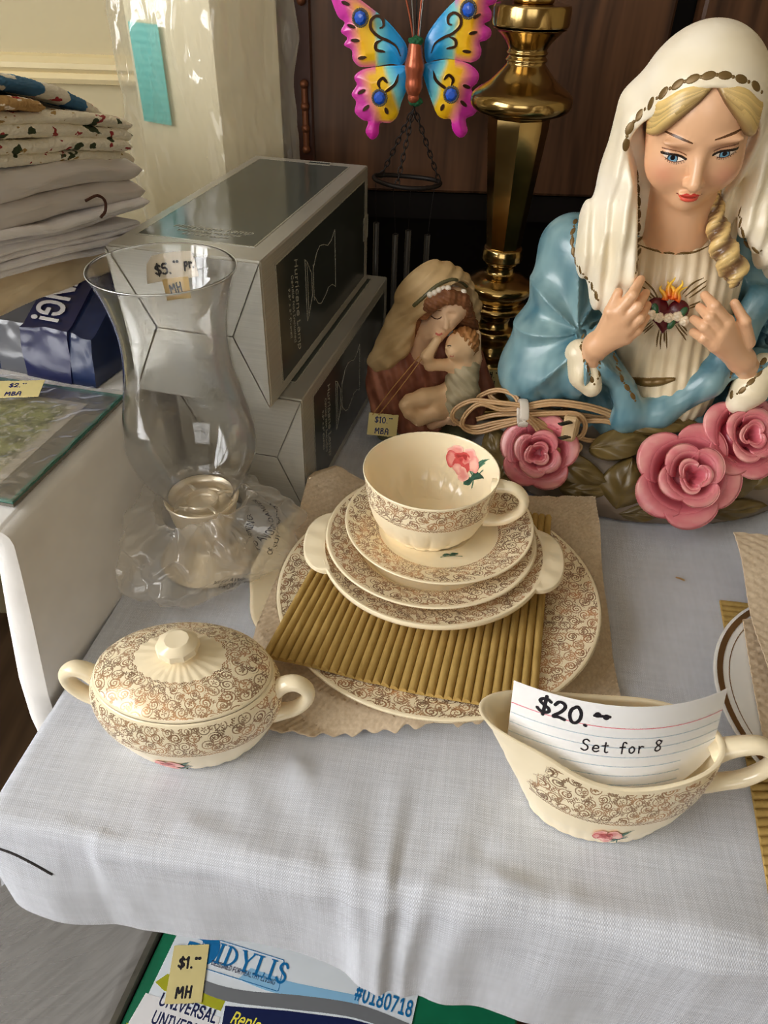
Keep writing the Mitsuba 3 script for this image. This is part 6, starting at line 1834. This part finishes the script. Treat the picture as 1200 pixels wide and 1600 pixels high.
def veil_f(p):
    q = hl_(p)
    d = ell(q, (0, .012, .016), (.0555, .062, .0640)) * HS
    d = smin(d, cone(p, hw_([0, .045, -.01]), at(1050, 420, .675), .040, .055), .03)
    # left fall
    L1 = chain(p, S3([(1000, 165, .622), (975, 270, .618), (948, 345, .612), (937, 395, .603), (950, 450, .594)]), [.016, .017, .018, .017, .015], .012)
    L2 = chain(p, S3([(992, 190, .604), (984, 280, .598), (978, 360, .590), (980, 430, .582)]), [.009, .0105, .0125, .0110], .010)
    L3 = chain(p, S3([(948, 340, .622), (940, 400, .602), (958, 470, .590), (975, 500, .583)]), [.009, .011, .011, .007], .010)
    # right fall
    R1 = chain(p, S3([(1165, 150, .620), (1196, 250, .618), (1200, 330, .612), (1222, 388, .606), (1260, 430, .612)]), [.014, .015, .017, .018, .022], .012)
    R2 = chain(p, S3([(1188, 190, .606), (1184, 290, .602), (1182, 350, .596), (1205, 388, .592)]), [.008, .009, .0105, .011], .008)
    d = smin(d, smin(smin(L1, L2, .008), L3, .010), .012)
    d = smin(d, smin(R1, R2, .008), .012)
    below = np.clip((hw_([0, 0, .03])[2] - p[:, 2]) / .05, 0, 1)
    d = d + below * .0016 * np.sin(p[:, 0] * 520 + 1.5 * np.sin(p[:, 2] * 30))
    # opening for the face and throat
    u, v = q[:, 0], q[:, 2]
    wu = .0430 + np.where(u < 0, .0135, .0065) * np.exp(-((v + .008) / .026) ** 2)
    hole = np.sqrt((u / wu) ** 2 + (np.where(v > 0, v / .0500, v / .150)) ** 2) - 1
    cut = np.maximum(hole * .0425 * HS, (q[:, 1] - .012) * HS)
    d = smax(d, -cut, .004)
    return smax(d, -(ell(q, (0, .010, .012), (.0470, .0545, .0575)) * HS), .003)
cream = lambda m, base=(238, 232, 216), shade=(206, 190, 158): None
robe = sdf_mesh(robe_f, [.09, .555, .05], [.395, .735, .262], .0017)
gown = sdf_mesh(gown_f, [.150, .565, .06], [.330, .690, .245], .0014)
veil = sdf_mesh(veil_f, CH - [.100, .075, .185], CH + [.085, .105, .080], .0013)
def tint(m, a, b, f, sd):
    w = (np.clip((np_noise(m.vertices, f, sd, 3) - .35) * 2.2, 0, 1))[:, None]
    return np.array(lin(*a)) * (1 - w) + np.array(lin(*b)) * w
rv_ = robe.copy(); rv_.vertices = rv_.vertices * [1.6, 1.6, .5]
C = tint(rv_, (70, 112, 126), (138, 170, 174), 40, 2)
part(bust, 'robe', robe, 'plaster_blue', True, color=C, label='pearly blue robe with gathered sleeves')
part(bust, 'gown', gown, 'plaster_cream', True, color=tint(gown, (206, 186, 150), (230, 215, 186), 30, 3), label='cream pleated gown')
part(bust, 'veil', veil, 'plaster_cream', True, color=tint(veil, (228, 215, 186), (242, 233, 214), 25, 4), label='cream white veil')

# ---- cuffs and hands
def cuff_f(pts, rads, A):
    def f(p):
        d = chain(p, pts, rads, .006)
        return smax(d, -cone(p, A[0], A[1], A[2], A[3]), .003)
    return f
for (pts, rads, A) in ((S3([(905, 552, .584), (914, 585, .578), (924, 604, .574)]), [.012, .0125, .0090], (at(935, 535, .560), at(922, 600, .562), .011, .0065)),
                       (S3([(1192, 575, .582), (1172, 608, .576), (1155, 628, .574)]), [.013, .0145, .0110], (at(1172, 555, .558), at(1158, 612, .560), .012, .007))):
    P_ = np.array(pts)
    cf = sdf_mesh(cuff_f(pts, rads, A), P_.min(0) - .022, P_.max(0) + .022, .0012)
    part(bust, 'cuff', cf, 'plaster_cream', True, color=tint(cf, (228, 214, 182), (240, 230, 206), 30, 5), label='cream sleeve cuff')
def hand_f(W, Wb, Ks, fing, thumb, rp=.0080):
    def f(p):
        d = cone(p, Wb, W, .0105, .0098)
        for K in Ks: d = smin(d, cone(p, W, K, .0080, .0056), .006)
        for a, b, c in fing: d = smin(d, smin(cone(p, a, b, .0050, .0044), cone(p, b, c, .0044, .0034), .001), .0016)
        a, b, c = thumb
        d = smin(d, smin(cone(p, a, b, .0062, .0046), cone(p, b, c, .0046, .0036), .002), .003)
        return d
    return f
hands = []
W, Wb = at(932, 540, .570), at(917, 575, .586)
Ks = S3([(966, 487, .558), (975, 500, .556), (980, 514, .557), (978, 528, .560)])
fing = [(Ks[0], at(988, 461, .556), at(1001, 437, .571)), (Ks[1], at(996, 479, .555), at(1009, 458, .571)), (Ks[2], at(999, 497, .556), at(1011, 477, .571)), (Ks[3], at(995, 516, .559), at(1009, 497, .572))]
hands.append((hand_f(W, Wb, Ks, fing, (at(942, 520, .566), at(953, 487, .560), at(966, 457, .565))), W))
W, Wb = at(1158, 562, .572), at(1178, 590, .586)
Ks = S3([(1136, 503, .560), (1128, 517, .557), (1121, 530, .557), (1117, 540, .559)])
fing = [(Ks[0], at(1116, 478, .558), at(1101, 461, .572)), (Ks[1], at(1109, 495, .556), at(1093, 480, .571)), (Ks[2], at(1100, 510, .556), at(1084, 499, .571)), (Ks[3], at(1099, 528, .558), at(1083, 519, .571))]
hands.append((hand_f(W, Wb, Ks, fing, (at(1168, 535, .568), at(1163, 502, .563), at(1148, 474, .568))), W))
for f, c in hands:
    hm_ = sdf_mesh(f, c - [.062, .030, .050], c + [.062, .035, .075], .0009)
    w = np.clip(np_noise(hm_.vertices, 60, 6, 2) * 1.5 - .5, 0, 1)[:, None] * .4
    part(bust, 'hand', hm_, 'plaster_skin', True, color=SK * (1 - w) + SKD * w, label='hand holding the edge of the veil')

# ---- gold trim: long and round beads painted along the hems
front = cat_([robe, gown, veil] + [trimesh.Trimesh(v, f, process=False) for v, f in []])
cuffs = [k for k in scene if k.startswith('bust__cuff')]
for k in cuffs:
    v, f = meshkit.WRITTEN[scene[k]['filename']][:2]; front = cat_([front, trimesh.Trimesh(v, f, process=False)])
def trim_beads(px, n, Y, big=(.0043, .0023), small=.0012):
    """Flattened gold beads, alternately long and round, along a line."""
    q = spline(np.array(px, float), 400); s = np.linspace(.01, .99, n * 2)
    idx = (s * 399).astype(int); pts = np.array([at(x, y, Y) for x, y in q])
    hp_, hn, ok = hit(front, pts[idx]); tang = np.gradient(pts, axis=0)[idx]
    ms = []
    for k in range(len(idx)):
        if not ok[k]: continue
        nrm = hn[k] if hn[k] @ (CAM - hp_[k]) > 0 else -hn[k]
        t = tang[k] - nrm * (tang[k] @ nrm); t /= np.linalg.norm(t) + 1e-9
        e = trimesh.creation.icosphere(2, 1.0)
        sz = np.array([big[0], big[1], .0007]) if k % 2 == 0 else np.array([small, small, .0006])
        e.vertices = (e.vertices * sz) @ np.stack([t, np.cross(nrm, t), nrm]) + hp_[k]
        ms.append(e)
    return cat_(ms)
tr_ = [([(978, 228), (982, 204), (998, 181), (1021, 158), (1049, 137), (1083, 123), (1123, 117), (1160, 124), (1182, 135), (1192, 146)], 11, .57, (.0046, .0027), .0012),
       ([(996, 272), (998, 300), (998, 350), (997, 400), (993, 428)], 8, .56, (.0044, .0019), .0010),
       ([(899, 345), (894, 371), (897, 401), (905, 420), (923, 444), (935, 470)], 9, .58, (.0036, .0018), .0010),
       ([(1156, 330), (1158, 355), (1170, 387), (1190, 392)], 5, .56, (.0040, .0016), .0010),
       ([(957, 544), (962, 562), (968, 582), (975, 598), (986, 614), (993, 627)], 6, .55, (.0040, .0020), .0010),
       ([(910, 526), (910, 549), (917, 570), (922, 588), (929, 601)], 5, .55, (.0034, .0020), .0010), ([(936, 565), (937, 580), (934, 592)], 2, .55, (.0034, .0016), .0010),
       ([(1193, 564), (1186, 582), (1171, 599), (1154, 614), (1142, 616), (1140, 595), (1147, 570)], 7, .55, (.0040, .0022), .0010)]
part(bust, 'gold_trim', cat_([trim_beads(px, n, Y, b, s) for px, n, Y, b, s in tr_]), 'old_gold', True, label='gold beaded trim painted along the hems', kind='stuff')
def stroke_on(mesh, px, Y, rad):
    pts = np.array([at(x, y, Y) for x, y in spline(np.array(px, float), 26)])
    hp_, hn, ok = hit(mesh, pts); hp_ = hp_[ok]
    return tube(hp_, rad * np.sin(np.linspace(.12, PI - .12, len(hp_))) ** .6, 6) if len(hp_) > 3 else None
rays = []
for L in ([(1004, 436), (1020, 452), (1030, 470)], [(1001, 446), (1014, 456), (1026, 469)], [(1006, 456), (1018, 466)], [(1066, 460), (1082, 443), (1100, 434)], [(1070, 464), (1086, 451), (1105, 438)], [(1076, 466), (1092, 455), (1104, 446)],
          [(1077, 478), (1092, 472), (1094, 470)], [(1077, 482), (1092, 476)], [(1018, 502), (1004, 514), (993, 526)], [(1020, 505), (1008, 515), (998, 522)], [(1021, 508), (1006, 521)],
          [(1030, 515), (1027, 530), (1026, 542)], [(1034, 516), (1032, 532), (1032, 546)], [(1038, 516), (1038, 535)], [(1041, 516), (1042, 545)], [(1055, 508), (1064, 520), (1072, 532)], [(1059, 506), (1068, 518), (1074, 524)], [(1063, 505), (1074, 518)]):
    m = stroke_on(gown, L, .56, .00075)
    if m is not None: rays.append(m)
part(bust, 'heart_rays', cat_(rays), 'old_gold', True, label='dark gold painted rays around the heart', kind='stuff')
m = stroke_on(gown, [(996, 382), (1012, 388), (1035, 394), (1060, 396), (1085, 394), (1108, 384)], .57, .0011)
if m is not None: part(bust, 'neckline', m, 'old_gold', True, label='gold neckline')
hc0, hn0, ok = hit(gown, np.array([at(1042, 490, .56)]))
HC = hc0[0] + (CAM - hc0[0]) / np.linalg.norm(CAM - hc0[0]) * .0055
hx_, hz_ = np.array([1.0, -.20, 0]), np.array([.04, .30, .95])
tq_ = np.linspace(0, 2 * PI, 60, endpoint=False)
hs = np.stack([16 * np.sin(tq_) ** 3, 13 * np.cos(tq_) - 5 * np.cos(2 * tq_) - 2 * np.cos(3 * tq_) - np.cos(4 * tq_)], 1) * .00102 * [1.02, .98]
hp2, ht2 = dense_poly(Polygon(hs), .0012)
dd_ = shapely.distance(shapely.points(hp2), Polygon(hs).exterior)
V = np.c_[hp2, .0045 * np.clip(dd_ / .0075, 0, 1) ** .55]
hm_ = trimesh.Trimesh(np.vstack([V, V * [1, 1, 0] - [0, 0, .006]]), np.vstack([ht2, ht2[:, ::-1] + len(V)]), process=False)
heart = part(bust, 'heart', place(hm_, HC, hx_, hz_), 'painted', True, color=np.repeat(np.array(lin(84, 20, 28))[None], 2 * len(V), 0), label='dark red heart ringed with white roses')
fl = []
for k, (dx, dz, h, w, a) in enumerate(((0, 0, .014, .0058, .1), (-.0045, -.001, .011, .0046, .45), (.0044, -.001, .012, .0046, -.45), (-.0022, .002, .0155, .0042, .2), (.0026, .001, .0145, .0042, -.1))):
    t = np.linspace(0, 1, 12); pth = np.stack([dx + w * .8 * np.sin(t * 5 + k) * t + a * -.008 * t, .0115 + dz + h * t, .0035 + 0 * t + .0006 * k], 1)
    m = tube(pth, w * (1 - t) ** .8 + .0004, 10, flat=(1, .55)); fl.append((m, t))
colf = np.vstack([np.r_[np.repeat(np.array([np.array(lin(226, 84, 30)) * (1 - x) + np.array(lin(248, 206, 70)) * x for x in np.clip(t * 1.4, 0, 1)]), 10, 0), [lin(226, 84, 30)], [lin(250, 214, 90)]] for m, t in fl])
part(heart, 'flame', place(cat_([m for m, t in fl]), HC, hx_, hz_), 'painted', True, color=colf, label='yellow and orange flame')
for k, (x, z) in enumerate(((-.0125, -.0020), (-.0060, -.0035), (.0015, -.0030), (.0080, -.0010), (.0140, -.0040))):
    m = cat_([xf(trimesh.creation.icosphere(2, .0024), t=(x + .0019 * math.cos(q), z + .0019 * math.sin(q), .0042 + .0004 * math.sin(q * 2))) for q in np.linspace(0, 2 * PI, 5, endpoint=False)] + [xf(trimesh.creation.icosphere(2, .0022), t=(x, z, .0058))])
    part(heart, 'white_rose', place(m, HC, hx_, hz_), 'painted', True, color=np.repeat(np.array(lin(232, 218, 190))[None], len(m.vertices), 0))
for x, z, a in ((-.0105, .0030, .4), (.0115, .0028, -.5), (.0045, -.0075, 2.8), (-.0185, -.0010, 1.5)):
    m = trimesh.creation.icosphere(2, 1); m.vertices = m.vertices * [.0028, .0046, .0014]; m = xf(m, a, (x, z, .0040))
    part(heart, 'leaf', place(m, HC, hx_, hz_), 'painted', True, color=np.repeat(np.array(lin(40, 84, 50))[None], len(m.vertices), 0))
bpts, bn, ok = hit(gown, np.array([at(x, y, .56) for x, y in spline(np.array([(978, 590), (1000, 596), (1025, 597), (1055, 592)], float), 20)]))
if ok.sum() > 4: part(bust, 'belt', tube(bpts[ok], .0042 * np.sin(np.linspace(.35, PI - .35, ok.sum())), 10, flat=(1.0, 1.0)), 'old_gold', True, label='brown gold belt')

# ---- oval base with roses and bronze leaves
BC = np.array([.268, .640, 0])
def base_f(p):
    q = p - BC
    d = ell(q, (0, 0, .010), (.152, .098, .062))
    d = smin(d, ell(q, (-.01, .010, .045), (.115, .070, .036)), .02)
    d = d + .004 * (np_noise(p, 45, 8, 3) - .5)
    return np.maximum(d, .0012 - p[:, 2])
bm_ = sdf_mesh(base_f, [.10, .53, -.006], [.44, .75, .10], .0024)
part(bust, 'base', bm_, 'plaster_base', True, color=tint(bm_, (112, 98, 84), (146, 128, 112), 22, 9), label='brownish grey oval base')
ROSE_D, ROSE_M, ROSE_L = np.array(lin(168, 62, 80)), np.array(lin(212, 116, 124)), np.array(lin(236, 186, 172))
def rose(px, Y, R, face, seed, spin=0.0):
    c = at(*px, Y)
    r_ = np.random.default_rng(seed)
    w = np.asarray(face, float); w /= np.linalg.norm(w)
    x = np.cross([0, 0, 1], w); x /= np.linalg.norm(x); y = np.cross(w, x)
    core = trimesh.creation.icosphere(3, R * .5); core.apply_translation(c - w * R * .25)
    key = part(bust, 'rose', core, 'painted', True, color=np.repeat(ROSE_D[None], len(core.vertices), 0), label='pink rose in relief')
    for (n, r0, r1, h0, h1, half, lean) in ((3, .10, .34, .10, .62, 1.25, .05), (4, .22, .62, -.08, .55, 1.0, .16), (5, .42, .98, -.28, .28, .82, .34)):
        for k in range(n):
            f0 = spin + 2 * PI * k / n + r_.uniform(-.2, .2) + n
            a = np.linspace(-half, half, 22); b = np.linspace(0, 1, 16)
            A, Bv = np.meshgrid(a, b)
            e = np.cos(A / half * PI / 2) ** .5
            bb = Bv * (.55 + .45 * e)
            rr_ = R * (r0 + (r1 - r0) * bb ** 1.1 + lean * np.clip(bb - .7, 0, 1) * 1.4 + .03 * np.sin(A * 3 + k))
            hh = R * (h0 + (h1 - h0) * np.sin(np.clip(bb * 1.18, 0, 1.18) * PI / 2) - lean * .8 * np.clip(bb - .72, 0, 1) ** 1.2)
            L = np.stack([rr_ * np.cos(A + f0), rr_ * np.sin(A + f0), hh], -1)
            th = R * (.050 + .03 * (bb > .8))
            L2 = np.stack([(rr_ - th) * np.cos(A + f0), (rr_ - th) * np.sin(A + f0), hh - th * .3], -1)
            loop = np.concatenate([L, L2[::-1], L[:1]], 0)
            P = c + loop[..., 0:1] * x + loop[..., 1:2] * y + loop[..., 2:3] * w
            v, q = grid_mesh(P)
            bbl = np.concatenate([bb, bb[::-1], bb[:1]], 0).reshape(-1, 1)
            nz = np_noise(v, 120, seed, 2)[:, None]
            col = ROSE_D * (1 - bbl) + ROSE_M * bbl
            kk = np.clip((bbl - .68) * 2.6, 0, 1) * np.clip(nz * 2 - .5, 0, 1)
            part(key, 'petal', (v, q), 'plaster_cream', 50 if False else True, color=col * (1 - kk) + ROSE_L * kk)
def bleaf(px, Y, L, W, ang, face, bend=.25):
    c = at(*px, Y); w = np.asarray(face, float); w /= np.linalg.norm(w)
    x = np.cross([0, 0, 1], w); x /= np.linalg.norm(x); y = np.cross(w, x)
    u, v = np.meshgrid(np.linspace(0, 1, 40), np.linspace(-1, 1, 24))
    wd = W * np.sin(np.clip(u, .001, 1) ** .75 * PI) ** .8
    X = (u - .5) * L; Yv = v * wd
    ridge = .0012 * np.cos(np.clip(np.abs(v) * 6 - u * 14, -60, 60)) * np.sin(u * PI) - .0014 * np.exp(-(v / .10) ** 2)
    Z = ridge + .012 * (1 - (2 * u - 1) ** 2) * bend * 2 - np.abs(v) ** 1.6 * W * .35
    Xr, Yr = X * math.cos(ang) - Yv * math.sin(ang), X * math.sin(ang) + Yv * math.cos(ang)
    P = c + Xr[..., None] * x + Yr[..., None] * y + Z[..., None] * w
    P2 = P - w * .006
    loop = np.concatenate([P, P2[::-1], P[:1]], 0)
    vv, q = grid_mesh(loop)
    n = np_noise(vv, 70, 12, 3)[:, None]
    part(bust, 'leaf', (vv, q), 'plaster_base', True, color=np.array(lin(72, 58, 30)) * (1 - n) + np.array(lin(122, 102, 56)) * n, label='bronze brown leaf in relief')
VW = np.array([-.25, -.80, .55])
rose((842, 706), .580, .0330, (-.30, -.85, .45), 1, .4)
rose((1068, 745), .546, .0430, (-.05, -.80, .60), 2, 1.3)
rose((1155, 684), .566, .0360, (.10, -.75, .65), 3, .2)
bleaf((975, 757), .553, .050, .021, 1.5, (-.25, -.92, .30))
bleaf((1160, 747), .556, .052, .018, .2, (.05, -.9, .45))
bleaf((1195, 735), .560, .040, .016, .9, (.1, -.9, .45))
bleaf((975, 693), .572, .060, .014, .25, (-.1, -.7, .72))
bleaf((1040, 662), .578, .070, .010, .02, (0, -.6, .8))
bleaf((905, 735), .566, .060, .013, -.25, (-.2, -.85, .5))
bleaf((915, 765), .560, .050, .010, .10, (-.2, -.9, .35))
bleaf((775, 700), .598, .046, .017, 2.2, (-.45, -.8, .4))
bleaf((790, 735), .588, .040, .014, 1.1, (-.4, -.85, .35))
bleaf((1150, 795), .545, .060, .010, .10, (.05, -.95, .3))
bleaf((1010, 800), .546, .050, .008, .15, (-.05, -.95, .3))
# ------------------------------------------------------------------ small painted mother and child figurine
fig = thing('figurine', 'small painted figurine of a mother in a tan veil holding a baby', 'figurine')
FY = .688
def F3(L): return [at(x, y, Y) for x, y, Y in L]
def fpart(name, f, cols, h, label, lo=None, hi=None, fr=60, sd=1, m='painted'):
    me = sdf_mesh(f, lo, hi, h); part(fig, name, me, m, True, color=tint(me, cols[0], cols[1], fr, sd), label=label); return me
mat('matte_paint', VC, 0.55, spec=0.35)
a, b = at(575, 690, FY), at(765, 400, FY)
LO, HI = np.array([a[0] - .012, FY - .045, -.004]), np.array([b[0] + .012, FY + .042, b[2] + .012])
# torso in a russet dress
def torso_f(p):
    d = ell(p, at(640, 600, .692), (.044, .026, .040))
    d = smin(d, ell(p, at(625, 565, .694), (.030, .022, .022)), .012)
    d = smin(d, ell(p, at(690, 562, .694), (.030, .016, .026)), .010)
    d = smin(d, chain(p, F3([(735, 560, .694), (752, 610, .684), (735, 650, .672)]), [.013, .013, .010], .008), .010)
    d = smin(d, chain(p, F3([(600, 580, .690), (605, 650, .676), (650, 668, .660), (682, 660, .657)]), [.016, .015, .0115, .0090], .008), .010)
    d = d + .0010 * np.sin(p[:, 0] * 480 + p[:, 2] * 160)
    return np.maximum(d, .0015 - p[:, 2])
fpart('dress', torso_f, ((128, 74, 54), (172, 112, 86)), .0014, 'russet brown dress', LO, HI, 70, 2, 'matte_paint')
def sbase_f(p):
    d = ell(p, at(662, 668, .690), (.056, .031, .020))
    d = smin(d, ell(p, at(610, 655, .684), (.024, .018, .016)), .008) + .0012 * np.sin(p[:, 0] * 300 + 40 * p[:, 2])
    return np.maximum(d, .0013 - p[:, 2])
fpart('base', sbase_f, ((96, 98, 72), (140, 140, 108)), .0016, 'greenish base', LO, HI, 50, 3, 'matte_paint')
# mother's head, face turned down to the right
HA, HB = at(708, 476, .676), at(679, 521, .672)
fwd = at(700, 500, .655) - at(690, 498, .672)
def mhead_f(p):
    d = cone(p, HA, HB, .0165, .0105)
    d = smin(d, cone(p, at(702, 484, .668), at(699, 508, .661), .0080, .0050), .010)
    d = smin(d, cone(p, at(698, 494, .6585), at(697, 512, .6545), .0018, .0026), .0022)
    d = smin(d, sph(p, at(684, 524, .662), .0060), .006)
    d = smin(d, ell(p, at(687, 519, .6590), (.0042, .0024, .0016)), .002)
    for x, y in ((683, 497), (705, 493)): d = smax(d, -ell(p, at(x, y, .6560), (.0050, .0034, .0026)), .003)
    d = smin(d, cone(p, at(672, 515, .682), at(655, 568, .690), .0125, .0150), .008)
    return d
mh = fpart('mother_head', mhead_f, ((214, 174, 138), (232, 196, 160)), .0009, 'pale painted face bent over the child', HA - [.05, .04, .075], HA + [.035, .035, .035], 40, 4, 'matte_paint')
def fstroke(px, Y, r, col, name, label=None, tgt=None):
    pts = np.array([at(x, y, Y) for x, y in spline(np.array(px, float), 16)]); hp_, hn, ok = hit(tgt or mh, pts)
    if ok.sum() > 3:
        m = tube(hp_[ok], r, 6); part(fig, name, m, 'painted', True, color=np.repeat(np.array(col)[None], len(m.vertices), 0), label=label)
fstroke([(674, 494), (680, 498), (686, 498), (690, 495)], .655, .00055, lin(84, 52, 40), 'eye', 'closed painted eye')
fstroke([(673, 488), (680, 485), (690, 486)], .655, .0004, lin(140, 96, 66), 'eyebrow')
fstroke([(681, 521), (686, 523), (691, 521)], .655, .0010, lin(196, 100, 84), 'lips')
# hair and veil
def fhair_f(p):
    d = chain(p, F3([(662, 490, .672), (676, 474, .662), (700, 463, .660), (722, 468, .666), (730, 490, .672)]), [.0060, .0066, .0066, .0060, .0050], .004)
    d = smin(d, chain(p, F3([(648, 495, .680), (645, 525, .684)]), [.007, .005], .004), .004)
    d = smin(d, chain(p, F3([(722, 480, .682), (730, 510, .690), (722, 545, .690)]), [.010, .010, .008], .004), .004)
    return d + .0007 * np.sin(p[:, 0] * 900 + p[:, 2] * 700) * np.sin(p[:, 2] * 800 - p[:, 0] * 300)
fh = fpart('hair', fhair_f, ((108, 66, 40), (150, 98, 60)), .0011, 'auburn curls', HA - [.06, .04, .085], HA + [.035, .04, .03], 90, 5, 'matte_paint')
def fveil_f(p):
    d = ell(p, at(682, 462, .690), (.0335, .030, .0330))
    d = smin(d, chain(p, F3([(650, 470, .690), (625, 520, .690), (604, 555, .686), (590, 565, .684)]), [.020, .0165, .0140, .0100], .010), .012)
    d = smin(d, chain(p, F3([(640, 510, .678), (625, 545, .672), (606, 566, .672)]), [.0085, .0090, .0060], .006), .008)
    d = smin(d, chain(p, F3([(712, 455, .700), (730, 480, .704), (728, 540, .704)]), [.018, .012, .012], .010), .010)
    d = d + .0008 * np.sin(p[:, 0] * 380 - p[:, 2] * 420)
    hole = chain(p, [at(716, 480, .640), at(690, 505, .640), at(672, 540, .640)], [.0235, .0215, .0180], .01)
    hole = np.minimum(hole, chain(p, [at(716, 480, .672), at(690, 505, .674), at(672, 540, .670)], [.0235, .0215, .0180], .01))
    return smax(d, -hole, .003)
fv = fpart('veil', fveil_f, ((176, 146, 102), (204, 176, 132)), .0012, 'tan veil', at(577, 600, FY) - [.012, .045, 0], HI + [0, .02, .01], 50, 6, 'matte_paint')
fstroke([(646, 478), (660, 466), (682, 447), (705, 437), (722, 441), (730, 448)], .655, .0018, lin(84, 80, 52), 'veil_band', 'olive band of the veil', fv)
fvh = cat_([fv, fh])
for px in ((672, 460), (679, 457), (686, 453), (693, 451), (700, 450), (707, 448), (713, 450), (719, 453), (724, 456)):
    c, n_, ok = hit(fvh, np.array([at(*px, .655)]))
    c = c[0] if ok[0] else at(*px, .662)
    m = trimesh.creation.icosphere(2, .0030); m.apply_translation(c + [0, -.001, 0])
    part(fig, 'blossom', m, 'painted', True, color=np.repeat(np.array(lin(226, 216, 200))[None], len(m.vertices), 0), label='white blossom on the veil')
# the child
CHH = at(720, 541, .660)
def child_f(p):
    d = ell(p, CHH, (.0148, .0150, .0150))
    d = smin(d, sph(p, at(708, 548, .650), .0072), .006)
    d = smin(d, sph(p, at(699, 543, .6470), .0020), .002)
    for (L, R) in ((F3([(698, 570, .656), (672, 570, .652), (667, 556, .650), (683, 531, .655)]), [.0060, .0056, .0052, .0040]),
                   (F3([(738, 576, .662), (744, 560, .664), (746, 522, .668)]), [.0060, .0050, .0036]),
                   (F3([(690, 618, .656), (662, 622, .648), (640, 627, .644), (632, 632, .643)]), [.0105, .0095, .0070, .0050]),
                   (F3([(712, 640, .656), (680, 642, .646), (655, 653, .642), (640, 645, .640), (632, 634, .640)]), [.0110, .0095, .0078, .0060, .0045])):
        d = smin(d, chain(p, L, R, .003), .005)
    d = smin(d, cone(p, at(725, 572, .660), at(712, 622, .658), .0130, .0145), .008)
    return d
ch_ = fpart('child', child_f, ((222, 184, 142), (236, 204, 164)), .0009, 'bare limbed baby with raised arms', at(620, 668, .665) - [.01, .035, 0], at(756, 508, .665) + [.01, .022, 0], 40, 7, 'matte_paint')
def chair_f(p): return smax(ell(p, CHH + [.003, .003, .0025], (.0152, .0152, .0150)), -ell(p, at(700, 550, .640), (.0165, .016, .0160)), .003) + .0010 * np.sin(p[:, 0] * 900) * np.sin(p[:, 2] * 900)
fpart('child_hair', chair_f, ((140, 92, 50), (176, 124, 74)), .0010, 'light brown curls of the baby', CHH - .022, CHH + .022, 90, 8, 'matte_paint')
def shirt_f(p):
    d = cone(p, at(726, 577, .660), at(710, 632, .6570), .0150, .0176)
    d = smin(d, chain(p, F3([(734, 585, .652), (735, 610, .648), (712, 622, .645)]), [.0070, .0085, .0075], .004), .005)
    return d + .0006 * np.sin(p[:, 0] * 500 + p[:, 2] * 600)
fpart('shirt', shirt_f, ((150, 138, 108), (192, 178, 146)), .0011, 'olive grey shirt of the baby', at(690, 660, .66) - [.01, .03, 0], at(750, 560, .66) + [.01, .03, 0], 60, 9, 'matte_paint')
def mhand_f(p):
    W = at(690, 658, .650); d = cone(p, at(675, 662, .652), W, .0062, .0056)
    for x, y, Y in ((712, 648, .644), (714, 653, .6435), (714, 658, .644), (711, 663, .646)): d = smin(d, chain(p, [W, at((690 + x) / 2, (658 + y) / 2 - 1, Y - .001), at(x, y, Y)], [.0034, .0026, .0019], .001), .0014)
    return smin(d, cone(p, W, at(703, 641, .645), .0032, .0021), .002)
fpart('mother_hand', mhand_f, ((214, 174, 138), (232, 196, 160)), .0008, 'hand of the mother under the baby', at(665, 675, .65) - [.006, .015, 0], at(725, 635, .65) + [.006, .018, 0], 40, 4, 'matte_paint')
fstroke([(699, 541), (702, 540), (705, 541)], .640, .0006, lin(74, 56, 50), 'child_eye', None, ch_)
fstroke([(703, 556), (706, 557), (709, 556)], .640, .0005, lin(190, 104, 84), 'child_lips', None, ch_)
tg = price_tag(at(598, 664, .640), np.array([1, .05, -.10]), np.array([.08, .35, .94]), .0300, .0225, ['$10.^', 'MBA'], 'tape tag with price hanging on rubber threads from the small figurine', size=.0062, pen=.00095)
mat('rubber_thread', lin(176, 128, 72), 0.5)
for x0, x1, y1 in ((582, 655, 557), (592, 668, 549)):
    part(tg, 'thread', tube(spline(np.array([at(x0, 648, .642), at((x0 + x1) / 2 - 4, 605, .648), at(x1, y1, .664)]), 20), .0006, 6), 'rubber_thread', True, label='tan rubber thread')
